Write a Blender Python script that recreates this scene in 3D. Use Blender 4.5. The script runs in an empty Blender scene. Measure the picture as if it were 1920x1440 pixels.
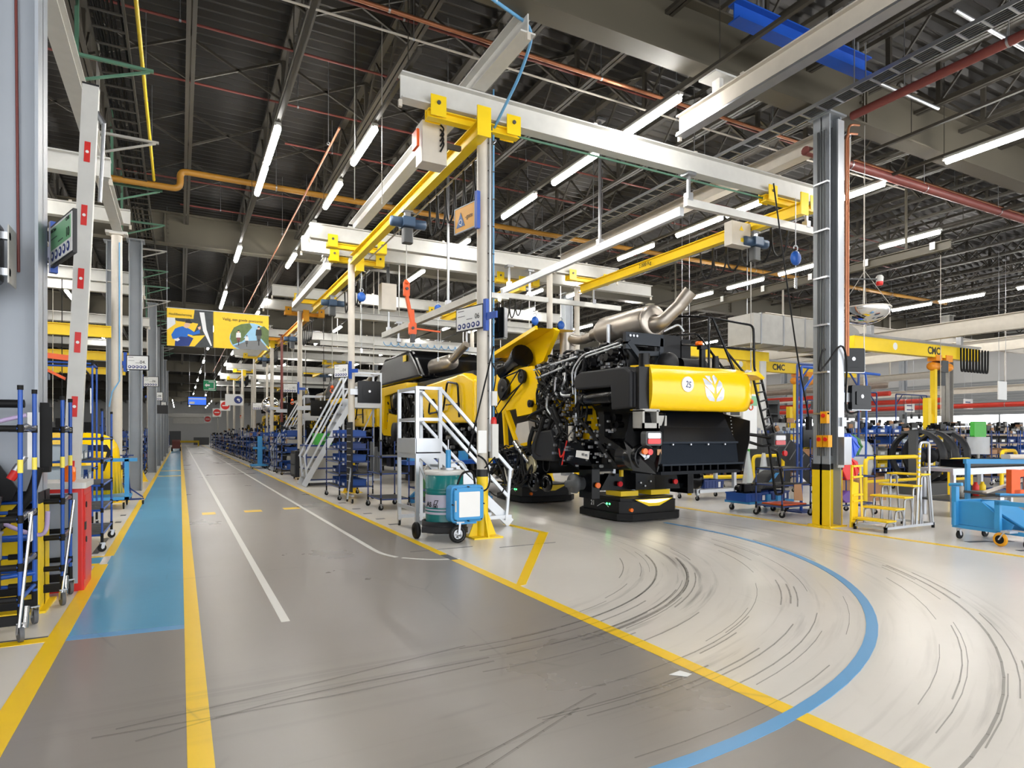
import bpy, math, random
from mathutils import Vector, Matrix
PI = math.pi
rnd = random.Random(7)
scene = bpy.context.scene
COL = scene.collection

# ---------------------------------------------------------------- camera, world, exposure
cam_data = bpy.data.cameras.new('camera')
cam_data.sensor_width = 36.0
cam_data.lens = 22.125
cam_data.shift_y = 0.05
cam_data.clip_end = 500
cam = bpy.data.objects.new('camera', cam_data)
COL.objects.link(cam)
cam.location = (0, 0, 1.55)
cam.rotation_euler = (math.radians(90), 0, math.radians(-27.8))
scene.camera = cam
world = bpy.data.worlds.new('hall_fill')
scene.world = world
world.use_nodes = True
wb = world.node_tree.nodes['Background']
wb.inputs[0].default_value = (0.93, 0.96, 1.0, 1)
wb.inputs[1].default_value = 2.6  # even fill light added through the open hall end behind the camera
vs = scene.view_settings
vs.view_transform = 'Standard'
vs.look = 'None'
vs.gamma = 1.0
vs.use_curve_mapping = False
vs.exposure = 0.55
TUBE_POWER = 62.0
try:
    scene.cycles.use_denoising = True
    scene.cycles.max_bounces = 8
    scene.cycles.diffuse_bounces = 4
    scene.cycles.glossy_bounces = 4
    scene.cycles.sample_clamp_indirect = 3.0
    scene.cycles.use_light_tree = True
except Exception:
    pass

# ---------------------------------------------------------------- materials
def lin(c):
    c = c / 255.0
    return c / 12.92 if c <= 0.04045 else ((c + 0.055) / 1.055) ** 2.4

def rgb(c):
    return (lin(c[0]), lin(c[1]), lin(c[2]), 1.0)

_mats = {}
def mat(name, c, rough=0.5, metal=0.0, var=0.10, scale=6.0, bump=0.0, emit=0.0, alpha=1.0, trans=0.0):
    if name in _mats:
        return _mats[name]
    m = bpy.data.materials.new(name)
    m.use_nodes = True
    nt = m.node_tree
    b = nt.nodes['Principled BSDF']
    b.inputs['Roughness'].default_value = rough
    b.inputs['Metallic'].default_value = metal
    if name in ('black_paint', 'gloss_black', 'blue_black_sheet', 'charcoal_plastic', 'flap_steel', 'tower_steel', 'black_rubber'):
        b.inputs['Specular IOR Level'].default_value = 0.12 if 'sheet' in name or 'flap' in name else 0.28
    base = rgb(c)
    tc = nt.nodes.new('ShaderNodeTexCoord')
    nz = nt.nodes.new('ShaderNodeTexNoise')
    nz.inputs['Scale'].default_value = scale
    nz.inputs['Detail'].default_value = 5
    nt.links.new(tc.outputs['Object'], nz.inputs['Vector'])
    mx = nt.nodes.new('ShaderNodeMix')
    mx.data_type = 'RGBA'
    mx.inputs[6].default_value = tuple(max(0, x * (1 - var)) for x in base[:3]) + (1,)
    mx.inputs[7].default_value = tuple(min(1, x * (1 + var)) for x in base[:3]) + (1,)
    nt.links.new(nz.outputs['Fac'], mx.inputs[0])
    nt.links.new(mx.outputs[2], b.inputs['Base Color'])
    if bump > 0:
        bp = nt.nodes.new('ShaderNodeBump')
        bp.inputs['Strength'].default_value = bump
        bp.inputs['Distance'].default_value = 0.02
        nt.links.new(nz.outputs['Fac'], bp.inputs['Height'])
        nt.links.new(bp.outputs[0], b.inputs['Normal'])
    if emit > 0:
        b.inputs['Emission Color'].default_value = base
        b.inputs['Emission Strength'].default_value = emit
    if alpha < 1:
        b.inputs['Alpha'].default_value = alpha
    if trans > 0:
        b.inputs['Transmission Weight'].default_value = trans
    _mats[name] = m
    return m

M = dict(
    white=mat('white_paint', (208, 207, 202), 0.4),
    cream=mat('cream_paint', (206, 199, 187), 0.45),
    grey=mat('grey_paint', (150, 155, 160), 0.45, var=0.15, scale=2),
    bluegrey=mat('blue_grey_paint', (162, 169, 178), 0.42, var=0.08, scale=2),
    dgrey=mat('dark_grey', (72, 74, 76), 0.5),
    steel=mat('brushed_steel', (176, 178, 182), 0.33, 0.85, var=0.1),
    alu=mat('aluminium', (205, 209, 214), 0.36, 0.6, var=0.05),
    chrome=mat('chrome', (205, 205, 205), 0.25, 1.0, var=0.03),
    mirror=mat('mirror_silver', (240, 240, 240), 0.03, 1.0, var=0.0),
    exhaust=mat('stainless_exhaust', (178, 170, 160), 0.36, 0.85, var=0.18, scale=3),
    black=mat('black_paint', (11, 11, 13), 0.34, var=0.3),
    gloss=mat('gloss_black', (7, 8, 11), 0.2, var=0.3),
    rubber=mat('black_rubber', (15, 15, 16), 0.6),
    plastic=mat('charcoal_plastic', (34, 35, 38), 0.5, var=0.08),
    navyblack=mat('blue_black_sheet', (9, 13, 20), 0.35, var=0.25),
    yellow=mat('crane_yellow', (250, 212, 24), 0.4, var=0.06),
    myellow=mat('machine_yellow', (255, 206, 14), 0.16, var=0.03),
    amber=mat('amber_yellow', (226, 158, 20), 0.45),
    gold=mat('mustard_pipe', (158, 112, 36), 0.45, var=0.15),
    orange=mat('orange_paint', (232, 92, 28), 0.4),
    red=mat('red_paint', (214, 40, 34), 0.35),
    dred=mat('oxide_red', (116, 56, 50), 0.45, var=0.15),
    rack=mat('rack_blue', (20, 78, 168), 0.33, var=0.06),
    navy=mat('rack_navy', (32, 58, 120), 0.4, var=0.1),
    bin=mat('bin_blue', (28, 74, 152), 0.45, var=0.06),
    bluelight=mat('light_blue_paint', (58, 148, 206), 0.38, var=0.06),
    airblue=mat('air_line_blue', (104, 166, 212), 0.4),
    cobalt=mat('cobalt_steel', (20, 74, 168), 0.4),
    motor=mat('hoist_blue', (58, 80, 106), 0.45),
    teal=mat('drum_teal', (14, 112, 112), 0.26, var=0.05),
    green=mat('green_plastic', (72, 176, 66), 0.45),
    dgreen=mat('bin_green', (66, 122, 70), 0.5),
    sgreen=mat('sign_green', (0, 150, 96), 0.45),
    lgreen=mat('screen_green', (128, 186, 138), 0.35, var=0.02),
    purple=mat('purple_plastic', (112, 78, 158), 0.45),
    copper=mat('copper_pipe', (172, 112, 80), 0.35, 0.5),
    galv=mat('galvanised_duct', (166, 164, 158), 0.45, 0.25, var=0.2, scale=4),
    tan=mat('cardboard', (176, 134, 100), 0.75),
    paper=mat('paper', (238, 238, 236), 0.6, var=0.02),
    lilac=mat('lilac_hose', (188, 168, 206), 0.35),
    film=mat('clear_film', (222, 226, 230), 0.25, alpha=0.55),
    navyink=mat('ink_navy', (30, 48, 116), 0.5, var=0.02),
    ink=mat('ink_black', (26, 26, 28), 0.5, var=0.02),
    roof=mat('roof_deck', (46, 44, 42), 0.42, 0.25, var=0.22, scale=1.2),
    joist=mat('roof_steel', (56, 52, 45), 0.55, 0.0, var=0.15, scale=1.5),
    girder=mat('girder_paint', (82, 77, 65), 0.5, var=0.12, scale=1.2),
    trayg=mat('tray_green', (86, 128, 106), 0.5),
    wallg=mat('wall_grey', (206, 207, 206), 0.6, var=0.06, scale=0.5),
    wallp=mat('wall_peach', (224, 204, 180), 0.6, var=0.04, scale=0.5),
    shutter=mat('shutter_grey', (150, 154, 156), 0.5, var=0.05),
    glassy=mat('lens_white', (236, 236, 240), 0.12),
    lensred=mat('lens_red', (220, 24, 28), 0.12),
    lensorange=mat('lens_orange', (240, 110, 20), 0.15),
    tube=mat('lit_tube', (255, 252, 246), 0.4, var=0.0, emit=TUBE_POWER),
    daylight=mat('daylight_pane', (250, 252, 255), 0.2, var=0.0, emit=5.0),
    screen=mat('lit_screen', (40, 96, 210), 0.3, var=0.3, scale=4, emit=0.7),
    led=mat('green_led', (60, 255, 110), 0.3, var=0.0, emit=6.0),
    headlamp=mat('agv_lamp', (255, 246, 220), 0.3, var=0.0, emit=4.0),
    pic_sky=mat('print_sky', (150, 196, 226), 0.6), pic_tree=mat('print_tree', (92, 112, 66), 0.6, var=0.5, scale=8),
    pic_road=mat('print_road', (120, 122, 124), 0.6), pic_skin=mat('print_skin', (226, 186, 160), 0.6),
    pic_blue=mat('print_blue', (28, 104, 196), 0.6), pic_dark=mat('print_dark', (56, 62, 64), 0.6, var=0.5, scale=10),
    pic_yellow=mat('print_yellow', (250, 204, 44), 0.6), pic_white=mat('print_white', (228, 230, 232), 0.6),
    pic_navy=mat('print_navy', (24, 52, 122), 0.6),
    silver=mat('silver_foil', (206, 208, 214), 0.3, 0.5),
)

# ---------------------------------------------------------------- mesh builder
class MB:
    def __init__(s):
        s.v = []; s.f = []; s.m = []; s.s = []
    def add(s, vs_, fs, mi=0, smooth=False):
        o = len(s.v)
        s.v += [tuple(p) for p in vs_]
        for f in fs:
            s.f.append([i + o for i in f]); s.m.append(mi); s.s.append(smooth)
        return s
    def box(s, x0, x1, y0, y1, z0, z1, mi=0):
        v = [(x0, y0, z0), (x1, y0, z0), (x1, y1, z0), (x0, y1, z0), (x0, y0, z1), (x1, y0, z1), (x1, y1, z1), (x0, y1, z1)]
        return s.add(v, [(0, 3, 2, 1), (4, 5, 6, 7), (0, 1, 5, 4), (1, 2, 6, 5), (2, 3, 7, 6), (3, 0, 4, 7)], mi)
    def cb(s, c, d, mi=0):
        return s.box(c[0] - d[0] / 2, c[0] + d[0] / 2, c[1] - d[1] / 2, c[1] + d[1] / 2, c[2] - d[2] / 2, c[2] + d[2] / 2, mi)
    def rbox(s, x0, x1, y0, y1, z0, z1, r=0.02, mi=0, axis='z', n=3):
        lo = {'x': (y0, z0), 'y': (x0, z0), 'z': (x0, y0)}[axis]
        hi = {'x': (y1, z1), 'y': (x1, z1), 'z': (x1, y1)}[axis]
        pts = rrect(lo[0], lo[1], hi[0], hi[1], r, n)
        a = {'x': (x0, x1), 'y': (y0, y1), 'z': (z0, z1)}[axis]
        return s.prism(pts, axis, a[0], a[1], mi)
    def bar(s, p0, p1, w, h=None, mi=0, up=(0, 0, 1)):
        h = h or w
        p0 = Vector(p0); p1 = Vector(p1)
        d = (p1 - p0)
        if d.length < 1e-6: return s
        d.normalize(); u = Vector(up)
        if abs(d.dot(u)) > 0.99: u = Vector((0, 1, 0))
        r = d.cross(u).normalized(); u = r.cross(d)
        q = []
        for p in (p0, p1):
            for a, b in ((-1, -1), (1, -1), (1, 1), (-1, 1)):
                q.append(p + r * a * w / 2 + u * b * h / 2)
        return s.add(q, [(3, 2, 1, 0), (4, 5, 6, 7), (0, 1, 5, 4), (1, 2, 6, 5), (2, 3, 7, 6), (3, 0, 4, 7)], mi)
    def ibeam(s, p0, p1, w, h, t=0.02, mi=0):
        p0 = Vector(p0); p1 = Vector(p1); z = Vector((0, 0, 1))
        s.bar(p0 + z * (h / 2 - t / 2), p1 + z * (h / 2 - t / 2), w, t, mi)
        s.bar(p0 - z * (h / 2 - t / 2), p1 - z * (h / 2 - t / 2), w, t, mi)
        return s.bar(p0, p1, t * 0.8, h - 2 * t, mi)
    def tube(s, pts, r, n=8, mi=0, caps=True):
        P = [Vector(p) for p in pts]
        k = len(P)
        if k < 2: return s
        T = []
        for i in range(k):
            a = P[max(0, i - 1)]; b = P[min(k - 1, i + 1)]
            t = (b - a)
            T.append(t.normalized() if t.length > 1e-9 else Vector((0, 0, 1)))
        u = Vector((0, 0, 1)) if abs(T[0].z) < 0.9 else Vector((1, 0, 0))
        nn = (u - T[0] * u.dot(T[0])).normalized()
        rings = []
        for i in range(k):
            nn = nn - T[i] * nn.dot(T[i])
            if nn.length < 1e-6: nn = T[i].orthogonal()
            nn.normalize()
            bb = T[i].cross(nn)
            ri = r[i] if isinstance(r, (list, tuple)) else r
            rings.append([P[i] + (nn * math.cos(2 * PI * j / n) + bb * math.sin(2 * PI * j / n)) * ri for j in range(n)])
        v = [p for rg in rings for p in rg]
        f = [(i * n + j, i * n + (j + 1) % n, (i + 1) * n + (j + 1) % n, (i + 1) * n + j) for i in range(k - 1) for j in range(n)]
        s.add(v, f, mi, True)
        if caps:
            s.add(rings[0], [tuple(range(n - 1, -1, -1))], mi)
            s.add(rings[-1], [tuple(range(n))], mi)
        return s
    def cyl(s, p0, p1, r0, r1=None, n=16, mi=0, caps=True):
        return s.tube([p0, p1], [r0, r0 if r1 is None else r1], n, mi, caps)
    def lathe(s, prof, o=(0, 0, 0), axis='z', n=20, mi=0, smooth=True):
        v = []
        for r, a in prof:
            for j in range(n):
                c = r * math.cos(2 * PI * j / n); d = r * math.sin(2 * PI * j / n)
                p = {'z': (c, d, a), 'x': (a, c, d), 'y': (d, a, c)}[axis]
                v.append((p[0] + o[0], p[1] + o[1], p[2] + o[2]))
        k = len(prof)
        f = [(i * n + j, i * n + (j + 1) % n, (i + 1) * n + (j + 1) % n, (i + 1) * n + j) for i in range(k - 1) for j in range(n)]
        return s.add(v, f, mi, smooth)
    def prism(s, poly, axis, a0, a1, mi=0):
        def P(p, a):
            return {'x': (a, p[0], p[1]), 'y': (p[0], a, p[1]), 'z': (p[0], p[1], a)}[axis]
        n = len(poly)
        v = [P(p, a0) for p in poly] + [P(p, a1) for p in poly]
        f = [tuple(range(n - 1, -1, -1)), tuple(range(n, 2 * n))] + [(i, (i + 1) % n, n + (i + 1) % n, n + i) for i in range(n)]
        if axis == 'y': f = [tuple(reversed(q)) for q in f]
        return s.add(v, f, mi)
    def ball(s, c, r, n=12, mi=0, sc=(1, 1, 1)):
        k = max(4, n // 2)
        v = []
        for i in range(k + 1):
            t = PI * i / k
            for j in range(n):
                a = 2 * PI * j / n
                v.append((c[0] + sc[0] * r * math.sin(t) * math.cos(a), c[1] + sc[1] * r * math.sin(t) * math.sin(a), c[2] + sc[2] * r * math.cos(t)))
        f = [(i * n + j, (i + 1) * n + j, (i + 1) * n + (j + 1) % n, i * n + (j + 1) % n) for i in range(k) for j in range(n)]
        return s.add(v, f, mi, True)
    def mesh(s, name, mats, off=(0, 0, 0)):
        me = bpy.data.meshes.new(name)
        vv = [(p[0] - off[0], p[1] - off[1], p[2] - off[2]) for p in s.v]
        me.from_pydata(vv, [], s.f)
        if not isinstance(mats, (list, tuple)): mats = [mats]
        for m_ in mats: me.materials.append(m_)
        me.polygons.foreach_set('material_index', [min(i, len(mats) - 1) for i in s.m])
        me.polygons.foreach_set('use_smooth', s.s)
        me.update()
        return me

# every primitive call made from outside starts a new piece, so a builder can be split into one object per piece
def _track(fn):
    def w(s, *a, **k):
        top = not getattr(s, '_in', False)
        if top:
            s._in = True
            s.chunks = getattr(s, 'chunks', [])
            s.chunks.append((len(s.v), len(s.f)))
        try:
            return fn(s, *a, **k)
        finally:
            if top: s._in = False
    return w
for _n in ('add', 'box', 'cb', 'rbox', 'bar', 'ibeam', 'tube', 'cyl', 'lathe', 'prism', 'ball'):
    setattr(MB, _n, _track(getattr(MB, _n)))
def split(mb):
    ch = getattr(mb, 'chunks', [])
    out = []
    for i, (v0, f0) in enumerate(ch):
        v1, f1 = ch[i + 1] if i + 1 < len(ch) else (len(mb.v), len(mb.f))
        if v1 == v0: continue
        q = MB(); q.v = mb.v[v0:v1]; q.f = [[a - v0 for a in f] for f in mb.f[f0:f1]]; q.m = mb.m[f0:f1]; q.s = mb.s[f0:f1]
        out.append(q)
    return out
SPLIT = {'rod': 'rod', 'hanger_rods': 'hanger_rod', 'hanger_post': 'hanger_post', 'hanger': 'hanger', 'clip': 'clip', 'bolt': 'bolt', 'wheel_hub': 'wheel_hub', 'flange_seam': 'flange_seam',
         'support_pad': 'support_pad', 'joint': 'joint', 'machine_box': 'machine_box', 'clamp': 'clamp', 'rung': 'rung', 'drawer': 'drawer', 'support_stand': 'support_stand',
         'wheel': 'wheel', 'screw': 'screw', 'red_knob': 'red_knob', 'switch_box': 'switch_box', 'junction_box': 'junction_box', 'hung_tools': 'hung_tool', 'hung_black_tools': 'hung_tool',
         'tag': 'tag', 'conduit': 'conduit', 'cable_bundle': 'cable', 'cables': 'cable', 'copper_pipe': 'copper_pipe', 'festoon_cable': 'festoon_cable', 'base_bar': 'base_bar',
         'cross_rail': 'cross_rail', 'yellow_dash': 'yellow_dash', 'corner_tape': 'tape_corner', 'tyre_streak': 'tyre_streak', 'strut': 'strut', 'pulley_group': 'pulley', 'status_led': 'status_led',
         'intake_drum': 'intake_drum', 'air_filter_box': 'air_filter_box', 'base_rail': 'base_rail', 'rubber_foot': 'rubber_foot', 'lifting_mast': 'mast_section', 'hanging_wire': 'hanging_wire',
         'steel_tube': 'steel_tube', 'cast_elbow': 'cast_elbow', 'saddle': 'saddle', 'hub_coil': 'hub_coil', 'axle': 'axle', 'stand': 'stand_piece', 'table_leg': 'leg', 'brace': 'brace',
         'yellow_arm': 'yellow_arm', 'hazard_band': 'hazard_band', 'yellow_stripe': 'yellow_stripe', 'chrome_pin': 'chrome_pin', 'slat': 'slat', 'beam': 'beam', 'cable_glands': 'cable_gland', 'safety_strip': 'strip', 'guard_rail': 'rail',
         'grain_tank_piece': 'tank_piece', 'rear_yellow_frame': 'frame_bar', 'lock': 'lock', 'display_banner': 'display_block', 'tape': 'tape', 'suspension_wire': 'suspension_wire', 'handrail': 'handrail', 'folding_leg': 'leg'}
def rrect(x0, y0, x1, y1, r, n=4):
    p = []
    for cx, cy, a in ((x1 - r, y1 - r, 0), (x0 + r, y1 - r, 90), (x0 + r, y0 + r, 180), (x1 - r, y0 + r, 270)):
        for i in range(n + 1):
            t = math.radians(a + 90 * i / n)
            p.append((cx + r * math.cos(t), cy + r * math.sin(t)))
    return p

def disc(cx, cy, r, n=20, a0=0, a1=360):
    full = abs(a1 - a0) >= 360
    k = n if full else n + 1
    return [(cx + r * math.cos(math.radians(a0 + (a1 - a0) * i / n)), cy + r * math.sin(math.radians(a0 + (a1 - a0) * i / n))) for i in range(k)]

def arc_pts(c, r, a0, a1, n, plane='xz', off=0.0):
    q = []
    for i in range(n + 1):
        t = math.radians(a0 + (a1 - a0) * i / n)
        a, b = r * math.cos(t), r * math.sin(t)
        q.append({'xz': (c[0] + a, c[1], c[2] + b), 'xy': (c[0] + a, c[1] + b, c[2]), 'yz': (c[0], c[1] + a, c[2] + b)}[plane])
    return q

def smooth_path(pts, k=4):
    P = [Vector(p) for p in pts]
    out = []
    for i in range(len(P) - 1):
        p0 = P[max(0, i - 1)]; p1 = P[i]; p2 = P[i + 1]; p3 = P[min(len(P) - 1, i + 2)]
        for j in range(k):
            t = j / k
            out.append(0.5 * ((2 * p1) + (p2 - p0) * t + (2 * p0 - 5 * p1 + 4 * p2 - p3) * t * t + (3 * p1 - p0 - 3 * p2 + p3) * t ** 3))
    out.append(P[-1])
    return out

def fillet(pts, r=0.06, n=4):
    P = [Vector(p) for p in pts]
    out = [P[0]]
    for i in range(1, len(P) - 1):
        a = (P[i - 1] - P[i]); b = (P[i + 1] - P[i])
        d = min(r, a.length * 0.45, b.length * 0.45)
        A_ = P[i] + a.normalized() * d; B_ = P[i] + b.normalized() * d
        for j in range(n + 1):
            t = j / n
            out.append(A_ * (1 - t) ** 2 + P[i] * 2 * t * (1 - t) + B_ * t * t)
    out.append(P[-1])
    return out

# ---------------------------------------------------------------- objects
def thing(name, label, cat, loc=(0, 0, 0), rz=0.0, group=None):
    o = bpy.data.objects.new(name, None)
    o.empty_display_size = 0.1
    COL.objects.link(o)
    o.location = loc
    o.rotation_euler = (0, 0, rz)
    o['label'] = label; o['category'] = cat
    if group: o['group'] = group
    return o

def link(name, me, parent=None, loc=(0, 0, 0), rz=0.0, label=None):
    o = bpy.data.objects.new(name, me)
    COL.objects.link(o)
    if parent is not None: o.parent = parent
    o.location = loc
    o.rotation_euler = (0, 0, rz)
    if label: o['label'] = label
    return o

def part(name, mb, mats, parent=None, off=(0, 0, 0), label=None, loc=(0, 0, 0), rz=0.0):
    if name in SPLIT and parent is not None:
        o = None
        for q in split(mb): o = link(SPLIT[name], q.mesh(SPLIT[name], mats, off), parent, loc, rz, label)
        return o
    return link(name, mb.mesh(name, mats, off), parent, loc, rz, label)

def solo(name, mb, mats, label, cat, loc=(0, 0, 0), rz=0.0, group=None, off=(0, 0, 0)):
    o = link(name, mb.mesh(name, mats, off), None, loc, rz, label)
    o['category'] = cat
    if group: o['group'] = group
    return o

def struct(name, mb, mats, parent=None):
    o = link(name, mb.mesh(name, mats), parent)
    o['kind'] = 'structure'
    return o

def stuff(o):
    o['kind'] = 'stuff'
    return o

def copy_tree(o, label=None, loc=None, rz=None, group=None, parent=None):
    c = o.copy()
    COL.objects.link(c)
    if parent is not None: c.parent = parent
    if label: c['label'] = label
    if group: c['group'] = group
    if loc is not None: c.location = loc
    if rz is not None: c.rotation_euler = (0, 0, rz)
    for ch in list(o.children):
        copy_tree(ch, parent=c)
    return c

_texts = {}
def text(name, body, size, m, parent, loc, rot=(PI / 2, 0, 0), align='CENTER', depth=0.001, bold=0.0, sx=1.0):
    key = (body, size, align, depth, bold, m.name, sx)
    if key not in _texts:
        cu = bpy.data.curves.new('lettering', 'FONT')
        cu.body = body; cu.size = size; cu.align_x = align; cu.align_y = 'CENTER'
        cu.extrude = depth; cu.offset = bold; cu.resolution_u = 3
        tmp = bpy.data.objects.new('lettering_tmp', cu)
        COL.objects.link(tmp)
        dg = bpy.context.evaluated_depsgraph_get()
        me = bpy.data.meshes.new_from_object(tmp.evaluated_get(dg))
        COL.objects.unlink(tmp)
        bpy.data.objects.remove(tmp); bpy.data.curves.remove(cu)
        for v in me.vertices: v.co.x *= sx
        me.materials.clear(); me.materials.append(m)
        _texts[key] = me
    o = bpy.data.objects.new(name, _texts[key])
    COL.objects.link(o)
    o.parent = parent
    o.location = loc
    o.rotation_euler = rot
    return o

ORD = 'first second third fourth fifth sixth seventh eighth ninth tenth eleventh twelfth thirteenth fourteenth fifteenth sixteenth seventeenth eighteenth nineteenth twentieth'.split()
TENS = {2: 'twenty', 3: 'thirty', 4: 'forty', 5: 'fifty'}
def nth(i):
    if i < 20: return ORD[i]
    t, u = divmod(i + 1, 10)
    return (TENS[t][:-1] + 'ieth') if u == 0 else TENS[t] + '-' + ORD[u - 1]
# ---------------------------------------------------------------- floor
Y0, Y1 = -13.0, 140.0
XL, XR = -24.0, 46.0

def floor_mat(name, c, marks=1.0, scratch=0.0, rough=0.3, var=0.05):
    m = mat(name, c, rough, 0, 0, 1)
    nt = m.node_tree; N = nt.nodes; L = nt.links
    b = N['Principled BSDF']
    geo = N.new('ShaderNodeNewGeometry')
    sep = N.new('ShaderNodeSeparateXYZ'); L.new(geo.outputs['Position'], sep.inputs[0])
    def mt(op, a, c_=None):
        n = N.new('ShaderNodeMath'); n.operation = op
        for i, q in enumerate((a, c_)):
            if q is None: continue
            if isinstance(q, (int, float)): n.inputs[i].default_value = q
            else: L.new(q, n.inputs[i])
        return n.outputs[0]
    def noise(vec, sc, det=4, dim='3D'):
        n = N.new('ShaderNodeTexNoise'); n.inputs['Scale'].default_value = sc; n.inputs['Detail'].default_value = det
        L.new(vec, n.inputs['Vector']); return n.outputs['Fac']
    def ramp(fac, stops):
        n = N.new('ShaderNodeValToRGB'); L.new(fac, n.inputs[0])
        e = n.color_ramp.elements
        while len(e) < len(stops): e.new(0.5)
        for i, (p, v) in enumerate(stops):
            e[i].position = p; e[i].color = (v, v, v, 1)
        return n.outputs[0]
    # the turning circle of the carriers: distance from its centre and way along it
    dx = mt('MAXIMUM', mt('SUBTRACT', sep.outputs[0], 1.9), 0.0)
    dy = mt('MAXIMUM', mt('SUBTRACT', 8.0, sep.outputs[1]), 0.0)
    r = mt('SQRT', mt('ADD', mt('MULTIPLY', dx, dx), mt('MULTIPLY', dy, dy)))
    along = mt('MULTIPLY', mt('ARCTAN2', dy, mt('ADD', dx, 0.0001)), 5.0)
    along = mt('ADD', along, mt('MINIMUM', mt('SUBTRACT', 1.9, sep.outputs[0]), 0.0))
    along = mt('ADD', along, mt('MULTIPLY', sep.outputs[0], -0.15))
    cmb = N.new('ShaderNodeCombineXYZ')
    wob = mt('MULTIPLY', noise(geo.outputs['Position'], 0.5, 2), 0.05)
    rr = mt('ADD', r, wob)
    L.new(mt('MULTIPLY', rr, 13.0), cmb.inputs[0]); L.new(mt('MULTIPLY', along, 0.32), cmb.inputs[1])
    lines = ramp(noise(cmb.outputs[0], 1.0, 6), [(0.0, 0.0), (0.54, 0.02), (0.66, 0.5), (0.78, 1.0)])
    cm2 = N.new('ShaderNodeCombineXYZ')
    L.new(mt('MULTIPLY', rr, 4.0), cm2.inputs[0]); L.new(mt('MULTIPLY', along, 0.25), cm2.inputs[1])
    soft = ramp(noise(cm2.outputs[0], 1.0, 3), [(0.35, 0.0), (0.7, 1.0)])
    band = ramp(mt('DIVIDE', r, 10.0), [(0.33, 0.0), (0.36, 0.6), (0.40, 1.0), (0.43, 0.9), (0.455, 0.15), (0.485, 0.2), (0.51, 0.8), (0.545, 0.3), (0.60, 0.22), (0.64, 0.55), (0.665, 0.6), (0.69, 0.0)])
    mark = mt('MULTIPLY', mt('ADD', mt('MULTIPLY', lines, 0.95), mt('MULTIPLY', soft, 0.24)), band)
    fade = ramp(mt('MULTIPLY', mt('ADD', sep.outputs[0], 0.9), 0.5), [(0.0, 0.0), (0.6, 1.0)])
    farf = ramp(mt('DIVIDE', sep.outputs[1], 40.0), [(0.22, 1.0), (0.3, 0.0)])
    mark = mt('MULTIPLY', mt('MULTIPLY', mark, fade), mt('MULTIPLY', farf, marks))
    big = noise(geo.outputs['Position'], 0.45, 6)
    fine = noise(geo.outputs['Position'], 9.0, 6)
    base = rgb(c)
    m1 = N.new('ShaderNodeMix'); m1.data_type = 'RGBA'
    m1.inputs[6].default_value = tuple(x * (1 - var) for x in base[:3]) + (1,)
    m1.inputs[7].default_value = tuple(min(1, x * (1 + var)) for x in base[:3]) + (1,)
    L.new(mt('ADD', mt('MULTIPLY', big, 0.7), mt('MULTIPLY', fine, 0.3)), m1.inputs[0])
    last = m1.outputs[2]
    if scratch > 0:
        sc_ = N.new('ShaderNodeTexVoronoi'); sc_.feature = 'DISTANCE_TO_EDGE'; sc_.inputs['Scale'].default_value = 0.5
        mp = N.new('ShaderNodeMapping'); mp.inputs['Scale'].default_value = (1.0, 0.45, 1.0)
        L.new(geo.outputs['Position'], mp.inputs[0]); L.new(mp.outputs[0], sc_.inputs['Vector'])
        sl = ramp(sc_.outputs['Distance'], [(0.0, 1.0), (0.006, 0.0)])
        br = ramp(noise(geo.outputs['Position'], 1.2, 3), [(0.5, 0.0), (0.62, 1.0)])
        spots = ramp(noise(geo.outputs['Position'], 5.0, 5), [(0.66, 0.0), (0.72, 1.0)])
        tot = mt('ADD', mt('MULTIPLY', mt('MULTIPLY', sl, br), scratch), mt('MULTIPLY', spots, 0.0))
        mark = mt('MINIMUM', mt('ADD', mark, tot), 0.9)
    m2 = N.new('ShaderNodeMix'); m2.data_type = 'RGBA'
    m2.inputs[7].default_value = (0.05, 0.045, 0.04, 1)
    L.new(mt('MULTIPLY', mark, 0.85), m2.inputs[0]); L.new(last, m2.inputs[6])
    L.new(m2.outputs[2], b.inputs['Base Color'])
    ro = mt('ADD', rough - 0.08, mt('MULTIPLY', big, 0.14))
    L.new(ro, b.inputs['Roughness'])
    return m

F_BEIGE = floor_mat('floor_beige', (222, 217, 209), 0.8, 0.06, 0.25)
F_GREY = floor_mat('floor_grey', (143, 137, 131), 0.6, 0.3, 0.3, 0.06)
F_BLUE = floor_mat('floor_blue', (88, 164, 204), 0.0, 0.12, 0.26, 0.10)
F_BLUE2 = floor_mat('floor_blue_line', (94, 160, 210), 0.25, 0.2, 0.35, 0.05)
F_YEL = floor_mat('floor_yellow', (252, 206, 0), 0.4, 0.25, 0.35, 0.05)
F_WHT = floor_mat('floor_white', (222, 220, 214), 0.3, 0.3, 0.4, 0.05)
F_DRK = floor_mat('floor_dark_tape', (84, 84, 88), 0.0, 0.2, 0.5, 0.1)

fl = struct('floor', MB().box(XL, XR, Y0, Y1, -0.2, 0.0), F_BEIGE)
def mark_part(name, mb, m, label=None):
    return part(name, mb, m, fl, label=label)
def strip(x0, x1, y0, y1, z=0.002):
    return MB().box(x0, x1, y0, y1, 0.0, z)
mark_part('aisle_coating', MB().box(0.13, 3.0, Y0, Y1, 0, 0.0015).prism([(-0.78, Y0), (0.13, Y0), (0.13, 5.72), (-0.78, 5.78)], 'z', 0, 0.0015), F_GREY, 'grey worn aisle coating')
mark_part('walkway_coating', MB().prism([(-0.78, 5.86), (0.04, 5.78), (0.04, 130), (-0.76, 130)], 'z', 0, 0.0015), F_BLUE, 'blue painted walkway')
mark_part('walkway_edge', MB().prism([(-0.78, 5.76), (0.04, 5.68), (0.04, 5.80), (-0.78, 5.88)], 'z', 0, 0.0022), F_BLUE2)
mark_part('side_walkway', MB().box(-3.2, -0.86, 9.05, 9.5, 0, 0.0015), F_BLUE)
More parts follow.
